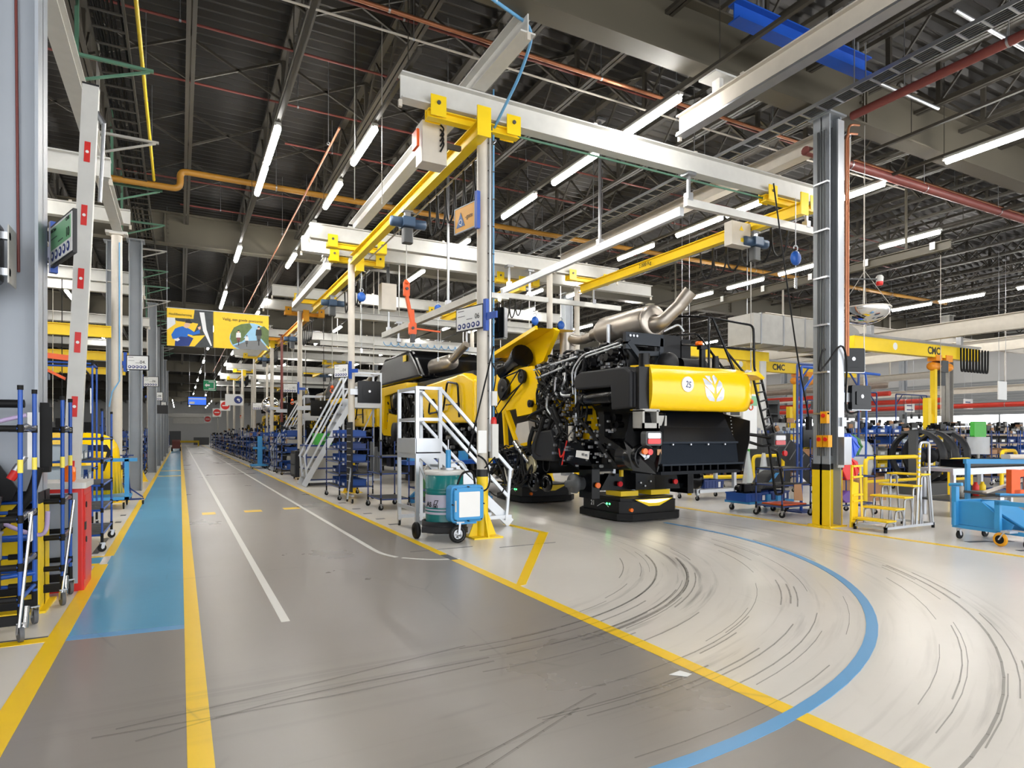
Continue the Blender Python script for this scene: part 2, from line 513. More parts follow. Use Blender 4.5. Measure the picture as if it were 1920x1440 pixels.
mark_part('yellow_line', MB().box(-0.895, -0.765, Y0, 8.95, 0, 0.0035).box(-0.86, -0.755, 9.55, 128, 0, 0.0035), F_YEL)
mark_part('yellow_line', strip(0.03, 0.145, Y0, 128, 0.0035), F_YEL)
mark_part('yellow_line', MB().box(2.97, 3.09, Y0, 7.25, 0, 0.0035).box(2.97, 3.07, 7.62, 128, 0, 0.0035), F_YEL)
mark_part('yellow_line', MB().box(-4.5, -0.87, 5.80, 5.92, 0, 0.003).box(-3, -0.86, 8.93, 9.05, 0, 0.003).box(-3, -0.86, 9.5, 9.58, 0, 0.003), F_YEL)
mark_part('dark_tape', MB().box(2.97, 3.07, 7.25, 7.62, 0, 0.0032).box(-4.5, -0.9, 5.93, 5.96, 0, 0.003).box(-1.02, -0.95, 9.8, 11.2, 0, 0.003), F_DRK)
q = MB()
for y in (11.9, 13.1, 14.2): q.box(-1.02, -0.93, y, y + 0.18, 0, 0.003)
for x, y in ((4.4, 7.75), (3.2, 8.0)): q.box(x - 0.5, x + 0.4, y, y + 0.02, 0, 0.003)
for y in (10.6, 11.4, 12.3, 13.2, 14.5): q.box(3.2, 3.36, y, y + 0.1, 0, 0.003)
for x, y in ((10.1, 5.0), (10.4, 4.85), (9.95, 4.3), (10.4, 4.1), (10.6, 4.35)): q.bar((x, y, 0.001), (x + 0.35, y - 0.12, 0.001), 0.09, 0.003)
mark_part('corner_tape', q, F_DRK)
# yellow diagonal bay marking
q = MB()
q.prism([(3.02, 5.66), (3.18, 5.72), (5.19, 8.60), (5.07, 8.68)], 'z', 0, 0.003)
q.prism([(5.05, 8.52), (5.17, 8.57), (5.07, 9.75), (4.96, 9.75)], 'z', 0, 0.0032)
mark_part('yellow_line', q, F_YEL)
mark_part('thin_yellow_line', MB().box(9.50, 9.57, -2, 60, 0, 0.003).prism([(9.42, 11.0), (9.49, 11.0), (9.57, -2), (9.5, -2)], 'z', 0, 0.0031), F_YEL)
mark_part('yellow_dash', MB().box(0.38, 0.62, 13.6, 14.0, 0, 0.003).box(1.15, 1.48, 13.65, 14.0, 0, 0.003).box(1.92, 2.25, 13.8, 14.12, 0, 0.003), F_YEL)
for k, yy in enumerate((27.0, 31.0)): mark_part('yellow_dash', strip(-0.75, 0.04, yy, yy + 0.35, 0.003), F_YEL)
mark_part('white_line', strip(0.74, 0.81, 5.5, 110, 0.003), F_WHT)
q = MB().box(2.28, 2.345, 8.6, 110, 0, 0.003)
def ribbon(mb, pts, w, z=0.003):
    top = not getattr(mb, '_in', False)
    if top:
        mb._in = True; mb.chunks = getattr(mb, 'chunks', []); mb.chunks.append((len(mb.v), len(mb.f)))
    P = [Vector((p[0], p[1], 0)) for p in pts]
    lft, rgt = [], []
    for i in range(len(P)):
        t = (P[min(i + 1, len(P) - 1)] - P[max(i - 1, 0)]).normalized()
        n = Vector((-t.y, t.x, 0)) * w / 2
        lft.append(P[i] + n); rgt.append(P[i] - n)
    for i in range(len(P) - 1):
        quad = [lft[i], lft[i + 1], rgt[i + 1], rgt[i]]
        mb.prism([(p.x, p.y) for p in reversed(quad)], 'z', 0.0005, z)
    if top: mb._in = False
    return mb
ribbon(q, smooth_path([(2.31, 8.6, 0), (2.33, 8.1, 0), (2.43, 7.75, 0)], 4), 0.06)
ribbon(q, smooth_path([(2.48, 7.68, 0), (2.75, 7.42, 0), (3.1, 7.28, 0)], 4), 0.05)
mark_part('white_line', q, F_WHT)
pts = [(1.9 + 5.7 * math.cos(math.radians(a)), 8.0 - 5.75 * math.sin(math.radians(a))) for a in range(0, 91, 3)]
pts = [(7.6, 8.6)] + pts + [(1.2, 2.22), (0.5, 2.2)]
mark_part('blue_guide_line', ribbon(MB(), pts, 0.085, 0.0042), F_BLUE2)
# loose strong tyre streaks on the turn
q = MB()
for r_, a0, a1, w in ((3.78, 25, 86, 0.02), (4.12, 28, 80, 0.025), (4.2, 40, 62, 0.012), (6.52, 32, 84, 0.016), (5.02, 42, 56, 0.012), (5.10, 44, 55, 0.016), (5.16, 45, 54, 0.012), (3.9, 60, 90, 0.012), (4.05, 52, 88, 0.012), (6.6, 50, 70, 0.008)):
    ribbon(q, [(1.9 + r_ * math.cos(math.radians(a)), 8.0 - r_ * math.sin(math.radians(a))) for a in range(a0, a1 + 1, 3)], w, 0.0045)
mr = random.Random(5)
for _ in range(44):
    r_ = mr.choice((mr.gauss(3.85, 0.28), mr.gauss(4.1, 0.15), mr.gauss(5.1, 0.2), mr.gauss(6.5, 0.15), mr.uniform(3.5, 6.6)))
    a0 = mr.uniform(12, 82); a1 = min(92, a0 + mr.uniform(5, 28))
    k_ = max(3, int((a1 - a0) / 3))
    ribbon(q, [(1.9 + (r_ + 0.0008 * i) * math.cos(math.radians(a0 + (a1 - a0) * i / k_)), 8.0 - r_ * math.sin(math.radians(a0 + (a1 - a0) * i / k_))) for i in range(k_ + 1)], mr.uniform(0.003, 0.011), 0.0044)
for pts in ([(1.85, 4.25), (0.6, 4.02), (-0.3, 3.9)], [(1.9, 3.87), (0.8, 3.8), (-0.4, 3.84)], [(2.2, 3.1), (1.2, 2.72), (0.75, 2.62), (0.35, 2.3)], [(2.0, 2.98), (1.3, 2.66), (0.8, 2.4)], [(1.9, 3.95), (0.7, 3.9), (-0.2, 3.7)]):
    ribbon(q, smooth_path([(a, b, 0) for a, b in pts], 4), 0.014, 0.0045)
mark_part('tyre_streak', q, mat('tyre_streak', (52, 48, 44), 0.5, var=0.5, scale=20, alpha=0.17))
solo('paper_scrap', MB().prism([(2.79, 3.12), (2.87, 3.04), (2.93, 3.06), (2.9, 3.14)], 'z', 0.004, 0.006), M['paper'], 'small torn white paper scrap on the yellow floor line', 'litter')

# ---------------------------------------------------------------- roof
q = MB()
ZR = 8.55
prof = []
y = Y0
while y < Y1:
    prof += [(y, ZR), (y + 0.07, ZR + 0.075), (y + 0.15, ZR + 0.075), (y + 0.22, ZR)]
    y += 0.25
n = len(prof)
q.add([(XL, a, b) for a, b in prof] + [(XR, a, b) for a, b in prof], [(i, i + 1, n + i + 1, n + i) for i in range(n - 1)])
q.box(XL, XR, Y0, Y1, ZR + 0.2, ZR + 0.3, 0)
ceiling = struct('ceiling', q, M['roof'])
q = MB()
L_ = Y1 - Y0
q.box(-0.07, -0.01, 0, L_, 0.02, 0.08).box(0.01, 0.07, 0, L_, 0.02, 0.08).box(-0.06, 0.06, 0, L_, 0.80, 0.88)
y = 0.0; k = 0
while y < L_ - 1:
    q.bar((0, y, 0.06), (0, y + 0.7, 0.82), 0.035, 0.035)
    q.bar((0, y + 0.7, 0.82), (0, y + 1.4, 0.06), 0.035, 0.035)
    if k % 2 == 0: q.box(-0.03, 0.03, y - 0.04, y + 0.04, 0.06, 0.82)
    y += 1.4; k += 1
jm = q.mesh('roof_joist', M['joist'])
x = XL + 0.5; k = 0
JX = []
while x < XR:
    JX.append(x); x += 1.53
sh = 0.15 - min(JX, key=lambda v: abs(v - 0.15))
for x in JX:
    o = link('roof_joist', jm, ceiling, (x + sh, Y0, 7.62))
# cross bracing between joists
q = MB()
for i in range(len(JX) - 1):
    a, b = JX[i] + sh, JX[i + 1] + sh
    for y in (1.5, 4.6, 9.5, 12.2, 15.0, 17.7, 24, 30, 37, 44, 51):
        q.bar((a, y, 7.68), (b, y, 8.42), 0.04, 0.04); q.bar((a, y, 8.42), (b, y, 7.68), 0.04, 0.04)
part('cross_bracing', q, M['joist'], ceiling)
GY = (-6.45, 7.03, 20.5, 34.0, 47.5, 61.0, 74.5, 88.0, 101.5, 115.0)
gm = None
for i, gy in enumerate(GY):
    if gm is None:
        q = MB().ibeam((XL, 0, 0.45), (XR, 0, 0.45), 0.34, 0.9, 0.03)
        for xx in (-1.3, 9.87, 21.0, 32.2):
            q.box(xx + 0.9, xx + 0.93, -0.1, 0.1, 0.04, 0.86)
            for s_ in (0.83, 1.0):
                for zz in (0.2, 0.33, 0.46, 0.59, 0.72): q.cb((xx + s_, -0.03, zz), (0.035, 0.05, 0.035))
        gm = q.mesh('girder', M['girder'])
    o = link('girder', gm, ceiling, (0, gy, 7.0))
# ---------------------------------------------------------------- walls
q = MB().box(XL, XR, Y1 - 0.2, Y1, 0, 8.7)
wb_ = struct('wall_back', q, M['wallg'])
struct('wall_left', MB().box(XL, XL + 0.2, Y0, Y1, 0, 8.7), M['wallg'])
q = MB().box(XR - 0.3, XR, Y0, Y1, 0.0, 2.1).box(XR - 0.3, XR, Y0, Y1, 2.85, 8.7)
wr = struct('wall_right', q, [M['wallg']])
part('lower_cladding', MB().box(XR - 0.34, XR - 0.3, Y0, Y1, 0.0, 2.1), M['wallp'], wr, label='peach lower cladding')
q = MB()
y = Y0
while y < 100:
    q.box(XR - 0.36, XR - 0.3, y, y + 5.6, 2.85, 3.05)
    for k in range(12): q.box(XR - 0.34, XR - 0.3, y + 0.1, y + 5.5, 3.1 + k * 0.16, 3.23 + k * 0.16)
    y += 6.2
part('roller_shutter', q, M['shutter'], wr)
for k in range(17):
    y = Y0 + 6.2 * k
    w = struct('window_%d' % (k + 1), MB().box(XR - 0.2, XR - 0.15, y, y + 5.6, 2.1, 2.85), M['daylight'])
    part('window_frame', MB().box(XR - 0.32, XR, y + 5.6, y + 6.2, 2.1, 2.85).box(XR - 0.25, XR - 0.12, y + 2.75, y + 2.85, 2.1, 2.85), M['grey'], w)

# ---------------------------------------------------------------- tube lights
def tube_light(label, loc):
    if 'tl' not in _texts:
        t = thing('tube_light', label, 'light', loc, 0, 'tube lights under the roof')
        part('housing', MB().rbox(-0.055, 0.055, -0.77, 0.77, 0.035, 0.10, 0.02, axis='y').cb((0, -0.79, 0.05), (0.05, 0.05, 0.04)).cb((0, 0.79, 0.05), (0.05, 0.05, 0.04)), M['galv'], t)
        part('diffuser', MB().tube([(0, -0.75, 0), (0, 0.75, 0)], 0.055, 10), M['tube'], t)
        _texts['tl'] = t
        return t
    return copy_tree(_texts['tl'], label, loc)

rows = [
    ('row above the aisle', 1.45, [11.93, 13.66, 19.5, 25.6, 27.3, 33.5, 41, 49, 57, 66, 76, 88, 100, 112, 124], 6.7),
    ('row right of aisle', 2.9, [11.2, 13.8, 16.6, 19.5, 26.2, 29, 36, 43, 50, 58, 67, 77, 90, 105, 118], 6.7),
    ('row above the first poles', 6.75, [8.07, 10.23, 12.5, 16, 19.5, 23, 27, 31, 36, 42, 49, 57, 67], 6.7),
    ('row over the grey right column', 11.35, [4.0, 9.96, 11.63, 14.08, 17.5, 20, 24, 28, 33, 39, 46, 55], 6.7),
    ('row at the top right', 12.75, [3.2, 5.91, 8.6, 19, 23, 28, 34, 42], 6.7),
    ('row over the yellow cranes', 17.0, [5.0, 9.8, 13.1, 15.25, 17.5, 21, 25, 30, 36, 43], 6.7),
    ('row over the red pipes', 26.0, [10.5, 13.07, 14.9, 18, 22, 26, 31, 37, 44], 6.7),
    ('far row by the right wall', 35.0, [12, 15, 18.5, 22, 25, 29, 33, 38, 44], 6.7),
    ('added end wall row left of aisle', -1.0, [106, 114, 122, 130], 6.7),  # this and the next two rows are extra lamps added to brighten the end wall
    ('added end wall row right of aisle', 4.2, [106, 114, 122, 130], 6.7),
    ('added end wall row at far right', 7.5, [106, 114, 122, 130], 6.7),
    ('row left of the column', -3.6, [10, 13, 16.5, 20, 24, 28, 33, 39, 47, 57], 6.7),
    ('far row behind the left column', -9.0, [12, 17, 22, 28, 35, 44, 55], 6.7),
]
LROW = []
for nm, x, ys, z in rows:
    for i, y in enumerate(ys):
        tube_light('lit tube light, %s in the %s' % (nth(i), nm), (x, y, z))
    ya = -12.0 if x in (1.45, 6.75, 11.35, -3.6) else ys[0] - 3
    t = thing('light_rail', 'long grey rail carrying the tube lights of the %s' % nm, 'rail', (x, ya, z))
    part('rail', MB().box(-0.03, 0.03, 0, ys[-1] + 3 - ya, 0.10, 0.15), M['joist'], t)
    q = MB()
    yy = 0.5
    while yy < ys[-1] + 2.5 - ya:
        q.cyl((0, yy, 0.15), (0, yy, ZR + 0.03 - z), 0.008, n=5); yy += 3.0
    part('hanger_rods', q, M['joist'], t)
# lamps over the part of the hall behind the photographer
for x in (1.45, 6.75, 11.35, -3.6):
    for k, y in enumerate((-9, -5.5, -2, 1.5)):
        tube_light('lit white tube light behind the viewpoint, %s of the row at the %s' % (nth(k), {1.45: 'aisle', 6.75: 'first poles', 11.35: 'right column', -3.6: 'left column'}[x]), (x, y, 6.7))
# ---------------------------------------------------------------- columns, poles, beams
def column(label, x, y, h=7.0, m=None, guard=None, w=0.34):
    t = thing('steel_column', label, 'column', (x, y, 0))
    a = w / 2
    q = MB().box(-a, -a + 0.025, -a, a, 0, h).box(a - 0.025, a, -a, a, 0, h).box(-a, a, -0.01, 0.01, 0, h)
    q.box(-a - 0.06, a + 0.06, -a - 0.06, a + 0.06, h - 0.03, h)
    part('shaft', q, m or M['bluegrey'], t)
    if guard:
        g = MB()
        b = a + 0.012
        g.box(-b, -b + 0.012, -b, b, 0, guard).box(b - 0.012, b, -b, b, 0, guard).box(-b, b, -0.02, 0.02, 0, guard)
        g.box(-b - 0.05, b + 0.05, -b - 0.05, b + 0.05, 0, 0.02)
        part('base_guard', g, M['yellow'], t, label='yellow painted foot')
        g = MB(); b += 0.003
        g.box(-b, -b + 0.012, -b, b, guard, guard + 0.1).box(b - 0.012, b, -b, b, guard, guard + 0.1).box(-b, b, -0.022, 0.022, guard, guard + 0.1)
        part('warning_band', g, M['ink'], t, label='black band')
    return t

cl = column('broad blue-grey roof column beside the red barrier cabinet', -1.32, 7.03, 7.0, M['bluegrey'], 0.95, 0.44)
q = MB()
for dx_ in (-0.19, -0.16): q.cyl((dx_, -0.06, 0.4), (dx_, -0.06, 6.9), 0.012, n=6)
q.cyl((0.05, -0.04, 3.0), (0.02, -0.04, 6.9), 0.012, n=6)
part('conduit', q, M['dred'], cl)
q = MB()
q.box(0.14, 0.225, -0.2, -0.19, 1.25, 1.75)
part('notice', q, M['paper'], cl, label='white paper notice')
cr = column('grey roof column with yellow foot carrying switches and copper pipes', 9.82, 7.03, 7.0, M['grey'], 0.96, 0.31)
q = MB()
for i, dx_ in enumerate((-0.10, -0.06, -0.02, 0.03)):
    q.cyl((dx_, -0.03 - 0.012 * i, 1.2), (dx_, -0.03 - 0.012 * i, 6.8), 0.014, n=6)
q.cyl((-0.2, -0.1, 1.2), (-0.2, -0.1, 6.7), 0.02, n=6).cyl((-0.2, 0.02, 1.2), (-0.2, 0.02, 6.7), 0.02, n=6).cyl((-0.2, -0.04, 1.2), (-0.2, -0.04, 6.7), 0.012, n=6)
part('conduit', q, M['dgrey'], cr)
q = MB()
for z in (1.9, 2.6, 3.4, 4.2, 5.0, 5.8): q.box(-0.235, -0.17, -0.17, 0.1, z, z + 0.03)
part('clamp', q, M['steel'], cr)
q = MB().box(0.02, 0.18, -0.19, -0.165, 1.0, 6.9)
part('cable_duct', q, M['alu'], cr, label='bright aluminium cable duct')
q = MB()
for dx_ in (0.215, 0.27):
    q.tube(fillet([(dx_, -0.2, 2.9), (dx_, -0.2, 6.65 + (dx_ - 0.2) * 3), (dx_ + 0.3, -0.2, 6.7 + (dx_ - 0.2) * 3)], 0.15), 0.02, 8)
part('copper_pipe', q, M['copper'], cr, label='pair of copper pipes')
q = MB().box(-0.28, -0.18, -0.22, -0.12, 1.35, 1.55).box(-0.28, -0.18, -0.1, 0.0, 1.35, 1.55).box(-0.25, -0.18, -0.17, -0.05, 1.75, 1.95)
part('switch_box', q, M['amber'], cr)
q = MB()
for dy in (-0.17, -0.05): q.cyl((-0.30, dy, 1.48), (-0.28, dy, 1.48), 0.035, n=10)
q.cyl((-0.27, -0.11, 1.88), (-0.25, -0.11, 1.88), 0.035, n=10)
part('red_knob', q, M['red'], cr)
q = MB().box(0.02, 0.22, -0.30, -0.19, 1.05, 1.52).box(0.05, 0.17, -0.24, -0.19, 1.7, 1.85)
part('junction_box', q, M['steel'], cr)
q = MB()
q.tube(smooth_path([(-0.19, -0.1, 3.0), (-0.55, -0.3, 2.9), (-0.62, -0.3, 2.6), (-0.35, -0.25, 2.75), (0.0, -0.25, 3.05), (0.2, -0.22, 2.8), (0.22, -0.2, 2.0), (0.4, -0.3, 1.95)], 5), 0.016, 6)
part('looped_cable', q, M['rubber'], cr)
# folded yellow step leaning on the column foot
t = thing('folding_step', 'folded yellow steel step leaning on the yellow foot of the grey column', 'step', (9.86, 6.6, 0))
q = MB()
q.bar((-0.03, 0, 0.12), (0.08, 0.06, 1.05), 0.03, 0.03).bar((0.2, -0.04, 0.14), (0.3, 0.06, 1.04), 0.03, 0.03)
part('leg', q, M['yellow'], t)
q = MB()
for z in (0.13, 0.45, 0.55, 0.85, 1.03): q.bar((-0.03 + z * 0.11, z * 0.06 - 0.01, z), (0.19 + z * 0.1, z * 0.06 - 0.04, z + 0.01), 0.05, 0.03)
part('rung', q, M['yellow'], t)
part('tread', MB().prism([(-0.02, 0.02), (0.17, 0.0), (0.2, 0.75), (0.05, 0.78)], 'y', 0.02, 0.04), M['yellow'], t)
names = ['second grey roof column left of the blue walkway', 'third grey roof column left of the blue walkway', 'fourth grey roof column left of the blue walkway', 'fifth grey roof column left of the blue walkway', 'sixth grey roof column left of the blue walkway', 'seventh grey roof column left of the blue walkway', 'eighth grey roof column left of the blue walkway']
for i, (xx, yy) in enumerate(((-1.72, 20.9), (-1.1, 20.5), (-1.02, 30.0), (-1.02, 36.5), (-1.05, 43.5), (-1.05, 52), (-1.05, 61))):
    column(names[i], xx, yy, 7.0, M['grey'], None, 0.22 if i == 0 else 0.32)
for i, yy in enumerate((20.5, 34.0, 47.5)):
    column('grey roof column inside the right-hand bays, %s from the near end' % ORD[i], 13.2, yy, 7.0, M['grey'])
column('slim grey column below the right-hand yellow crane', 31.0, 16.15, 7.0, M['galv'])
for i, yy in enumerate((24.0, 33.0)):
    column('distant grey column before the window wall, %s from the near end' % ORD[i], 41, yy, 7.0, M['grey'])

def runway_pole(label, x, y, h=6.36, r=0.085, m=None, guard=0.92):
    t = thing('support_pole', label, 'pole', (x, y, 0))
    part('post', MB().cyl((0, 0, 0.02), (0, 0, h), r, n=16).box(-0.14, 0.14, -0.14, 0.14, h - 0.02, h), m or M['cream'], t)
    part('foot_paint', MB().lathe([(r + 0.004, 0.02), (r + 0.004, guard)], n=16), M['yellow'], t, label='yellow painted lower post')
    part('warning_band', MB().lathe([(r + 0.005, guard), (r + 0.005, guard + 0.11)], n=16), M['ink'], t, label='black band')
    q = MB().box(-0.24, 0.24, -0.24, 0.24, 0, 0.02)
    for a in range(4):
        c, s_ = math.cos(a * PI / 2), math.sin(a * PI / 2)
        tri = [(r * 0.9, 0.02), (0.23, 0.02), (r * 0.9, 0.4)]
        v = []
        for off in (-0.008, 0.008):
            for rr_, z in tri: v.append((c * rr_ - s_ * off, s_ * rr_ + c * off, z))
        q.add(v, [(0, 1, 2), (5, 4, 3), (0, 3, 4, 1), (1, 4, 5, 2), (2, 5, 3, 0)])
    part('base_plate', q, M['yellow'], t, label='yellow gusseted base plate')
    return t
p1 = runway_pole('nearest white pole with yellow foot behind the teal drum', 4.09, 8.73)
q = MB()
for i, dx_ in enumerate((0.10, 0.125, 0.15)): q.cyl((dx_, -0.06 + i * 0.02, 1.4), (dx_, -0.06 + i * 0.02, 6.3), 0.011, n=6)
for z in [1.8 + k * 0.42 for k in range(11)]: q.box(0.06, 0.17, -0.075, -0.06, z, z + 0.012)
part('cable_bundle', q, M['dgrey'], p1)
part('cable_trunking', MB().box(0.075, 0.1, -0.1, -0.04, 1.3, 6.3), M['alu'], p1)
part('air_pipe', MB().cyl((0.2, 0.02, 1.6), (0.2, 0.02, 6.9), 0.014, n=8), M['airblue'], p1, label='light blue air pipe')
q = MB().rbox(0.09, 0.2, -0.16, -0.06, 1.2, 1.72, 0.01)
part('control_box', q, M['white'], p1)
part('beacon', MB().lathe([(0.045, 1.72), (0.045, 1.78), (0.03, 1.82), (0.0, 1.83)], (0.14, -0.11, 0), n=12), M['red'], p1, label='red beacon')
part('clipboard', MB().box(-0.12, 0.02, -0.11, -0.1, 1.28, 1.62), M['paper'], p1)
part('stop_button', MB().box(0.06, 0.11, -0.13, -0.09, 1.13, 1.2), M['yellow'], p1)
q = MB().rbox(0.1, 0.19, -0.14, -0.02, 2.0, 2.22, 0.01)
part('socket_box', q, M['white'], p1)
q = MB()
q.tube(smooth_path([(0.15, -0.1, 1.2), (0.28, -0.1, 1.0), (0.33, -0.1, 0.75), (0.2, -0.12, 0.62), (0.05, -0.15, 0.7)], 5), 0.012, 6)
q.tube(smooth_path([(0.15, -0.1, 2.0), (0.2, -0.12, 1.85), (0.12, -0.12, 1.7)], 5), 0.01, 6)
q.tube(smooth_path([(0.14, -0.1, 2.2), (0.18, -0.1, 2.5), (0.1, -0.08, 2.7)], 5), 0.01, 6)
q.tube([(0.13, -0.13, 2.9), (-0.5, -0.6, 1.3)], 0.012, 6)
q.cyl((-0.02, -0.12, 1.05), (0.12, -0.2, 1.22), 0.012, n=6)
part('hanging_cable', q, M['rubber'], p1)
pl_rest = [runway_pole('white support pole with yellow foot, %s along the right of the aisle' % nth(i + 1), 4.1, yy, 6.36, 0.09) for i, yy in enumerate((17.1, 25.4, 33.8, 42.2, 50.6, 59.0, 67.4))]
for i, yy in enumerate((38.0, 46.4, 55.0)): runway_pole('slim cream pole between the aisle support poles, %s from the near end' % ORD[i], 4.35, yy, 5.6, 0.07)
runway_pole('dark red riser pole beside the third aisle support pole', 4.25, 31.4, 6.3, 0.06, M['dred'])
for i, (xx, yy) in enumerate(((9.7, 16.0), (11.4, 17.1), (11.4, 25.4))): runway_pole('white support pole rising behind the combine harvesters, %s from the near end' % ORD[i], xx, yy, 6.36, 0.09)
# poles at the left of the walkway
lp = runway_pole('white pole with yellow foot in front of the yellow body panel, left of walkway', -1.3, 17.2, 6.2, 0.11, None, 0.75)
part('air_pipe', MB().tube([(0.06, -0.12, 6.0), (0.06, -0.12, 2.8), (-0.08, -0.14, 2.55), (-0.14, -0.14, 2.2)], 0.014, 6), M['airblue'], lp)
part('cross_head', MB().box(-0.22, 0.22, -0.14, 0.14, 6.2, 6.26), M['white'], lp)
for i, yy in enumerate((24.5, 31.5, 39.0, 47.0)):
    runway_pole('cream pole left of the walkway, %s beyond the yellow body panel' % ORD[i], -1.2, yy, 6.2, 0.08)

def beam(label, p0, p1, w=0.2, h=0.38, m=None, clips=True, name='crane_beam', cat='beam'):
    c = Vector(p0)
    d = Vector(p1) - c
    t = thing(name, label, cat, p0)
    q = MB().ibeam((0, 0, 0), d, w, h, 0.022)
    part('web_and_flanges', q, m or M['white'], t)
    if clips:
        q = MB()
        n = max(2, int(d.length / 2.2))
        for k in range(n):
            p = d * ((k + 0.5) / n)
            q.cb((p.x, p.y, p.z + h / 2 + 0.03), (0.06, 0.06, 0.06))
        for e in (0.0, 1.0):
            p = d * e
            q.cb((p.x, p.y, p.z - h / 2 - 0.05), (0.05, 0.05, 0.1))
        part('clip', q, m or M['cream'], t)
    return t
ZB = 6.55
b1 = beam('long white crane beam resting on the nearest white pole', (2.79, 8.73, ZB), (11.83, 8.73, ZB))
part('green_conduit', MB().cyl((1.5, 0.1, -0.24), (8.9, 0.1, -0.24), 0.02, n=6), M['trayg'], b1)
beam('second white crane beam across the first bay with pale end plate', (2.79, 15.9, ZB), (12.1, 15.9, ZB))
beam('white rail beam lying on the two nearest crane beams above the aisle edge', (3.98, 7.1, 6.9), (3.98, 16.4, 6.9), 0.22, 0.3)
beam('rust-stained cream beam running from the grey column over the first bay', (10.35, 7.3, 6.9), (10.35, 16.4, 6.9), 0.24, 0.3, M['cream'])
i = 0
for k in range(1, 8):
    for off in (0.0, 7.2 if k > 1 else 5.9):
        yy = 8.73 + 8.4 * k + off
        xa = 2.8 if k < 4 else 3.0
        beam('white crane beam over the far right-hand bays, %s from the near end' % nth(i), (xa, yy, ZB), (14.5, yy, ZB), clips=k < 3)
        i += 1
    beam('white rail beam lying along the pole tops, %s bay from the near end' % nth(k), (4.0 if k % 2 else 9.8, 8.4 * k + 8.2, 6.9), (4.0 if k % 2 else 9.8, 8.4 * k + 16.6, 6.9), 0.2, 0.28, clips=False)
# lower white cross beams in the far bays
for k, (yy, zz) in enumerate(((19.2, 5.2), (21.5, 5.6), (24.0, 5.0), (28.0, 5.3), (31.0, 5.7), (36.0, 5.2), (40, 5.5), (45.0, 5.2), (52, 5.4))):
    b = beam('lower white cross rail hung in the far bays, %s from the near end' % nth(k), (4.6, yy, zz), (13.5, yy, zz), 0.14, 0.2, clips=False)
    part('hanger', MB().cyl((1.5, 0, 0.1), (1.5, 0, ZR - zz), 0.02, n=6).cyl((7.5, 0, 0.1), (7.5, 0, ZR - zz), 0.02, n=6), M['white'], b)
# left side beams
bl = beam('white beam running along the left side above the barrier boom', (-1.28, 3.0, 6.4), (-1.28, 17.4, 6.4), 0.2, 0.3)
for k, (yy, zz) in enumerate(((12.7, 6.08), (17.5, 6.72), (20.9, 6.0), (24.4, 6.38), (28, 5.9), (31.4, 6.38), (39, 6.38), (47, 6.38))):
    b = beam('white cross beam over the left bays, %s from the near end' % nth(k), (-10.5, yy, zz), (-1.05, yy, zz), 0.2, 0.34)
    part('hanger', MB().cyl((2, 0, 0.17), (2, 0, ZR - zz), 0.03, n=6), M['white'], b)
b = beam('cream diagonal rail seen behind the barrier boom', (-2.6, 8.0, 5.6), (-2.6, 17.0, 5.6), 0.16, 0.24, M['cream'])
part('hanger', MB().cyl((0, 1.5, 0.1), (0, 1.5, ZR - 5.6), 0.03, n=6).cyl((0, 7.5, 0.1), (0, 7.5, ZR - 5.6), 0.03, n=6), M['white'], b)
b = beam('second cream diagonal rail behind the barrier boom, further left', (-4.4, 9.0, 5.2), (-4.4, 26.0, 5.2), 0.16, 0.24, M['cream'])
part('hanger', MB().cyl((0, 3.5, 0.1), (0, 3.5, ZR - 5.2), 0.03, n=6).cyl((0, 9.5, 0.1), (0, 9.5, ZR - 5.2), 0.03, n=6), M['white'], b)
# hung rails of the first bay
def light_rail_bar(label, p0, p1, hang, w=0.1, h=0.14, m=None):
    t = thing('hung_rail', label, 'rail', p0)
    d = Vector(p1) - Vector(p0)
    part('rail', MB().bar((0, 0, 0), d, w, h), m or M['white'], t)
    q = MB()
    for f, zt in hang:
        p = d * f
        q.bar((p.x, p.y, h / 2), (p.x, p.y, zt - p0[2]), 0.05, 0.05).cb((p.x, p.y, h / 2 + 0.04), (0.12, 0.12, 0.14)).cb((p.x, p.y, zt - p0[2] - 0.02), (0.2, 0.2, 0.06))
    part('hanger_post', q, M['steel'], t)
    return t
light_rail_bar('white box rail hung below the nearest crane beam at its right half', (8.2, 8.73, 5.82), (11.9, 8.73, 5.82), [(0.02, 6.36), (0.9, 6.36)])
light_rail_bar('pale grey box rail running back along the first bay', (8.27, 8.9, 5.72), (8.27, 16.3, 5.72), [(0.35, 8.58), (0.94, 6.36)], 0.1, 0.16, M['alu'])
light_rail_bar('white box rail hung below the second crane beam', (8.2, 16.0, 5.55), (12.3, 16.0, 5.55), [(0.2, 6.36), (0.75, 6.36)])
light_rail_bar('white channel rail hung beside the second aisle pole', (3.45, 16.9, 6.0), (3.45, 22.6, 6.0), [(0.05, 6.36), (0.85, 8.58)], 0.12, 0.18)
light_rail_bar('grey aluminium profile rail with dark end above the second combine', (5.8, 12.6, 4.62), (5.55, 19.0, 4.62), [(0.25, 8.58), (0.93, 8.58)], 0.14, 0.16, M['galv'])
t = light_rail_bar('white festoon crossbar with small wavy cable above second combine', (5.3, 19.2, 4.4), (9.2, 19.2, 4.4), [(0.2, 5.1), (0.8, 5.1)], 0.12, 0.16)
q = MB()
for k in range(12):
    q.tube(arc_pts((0.4 + k * 0.24, -0.08, 0.05), 0.12, 180, 360, 6), 0.012, 5)
part('festoon_cable', q, M['airblue'], t)
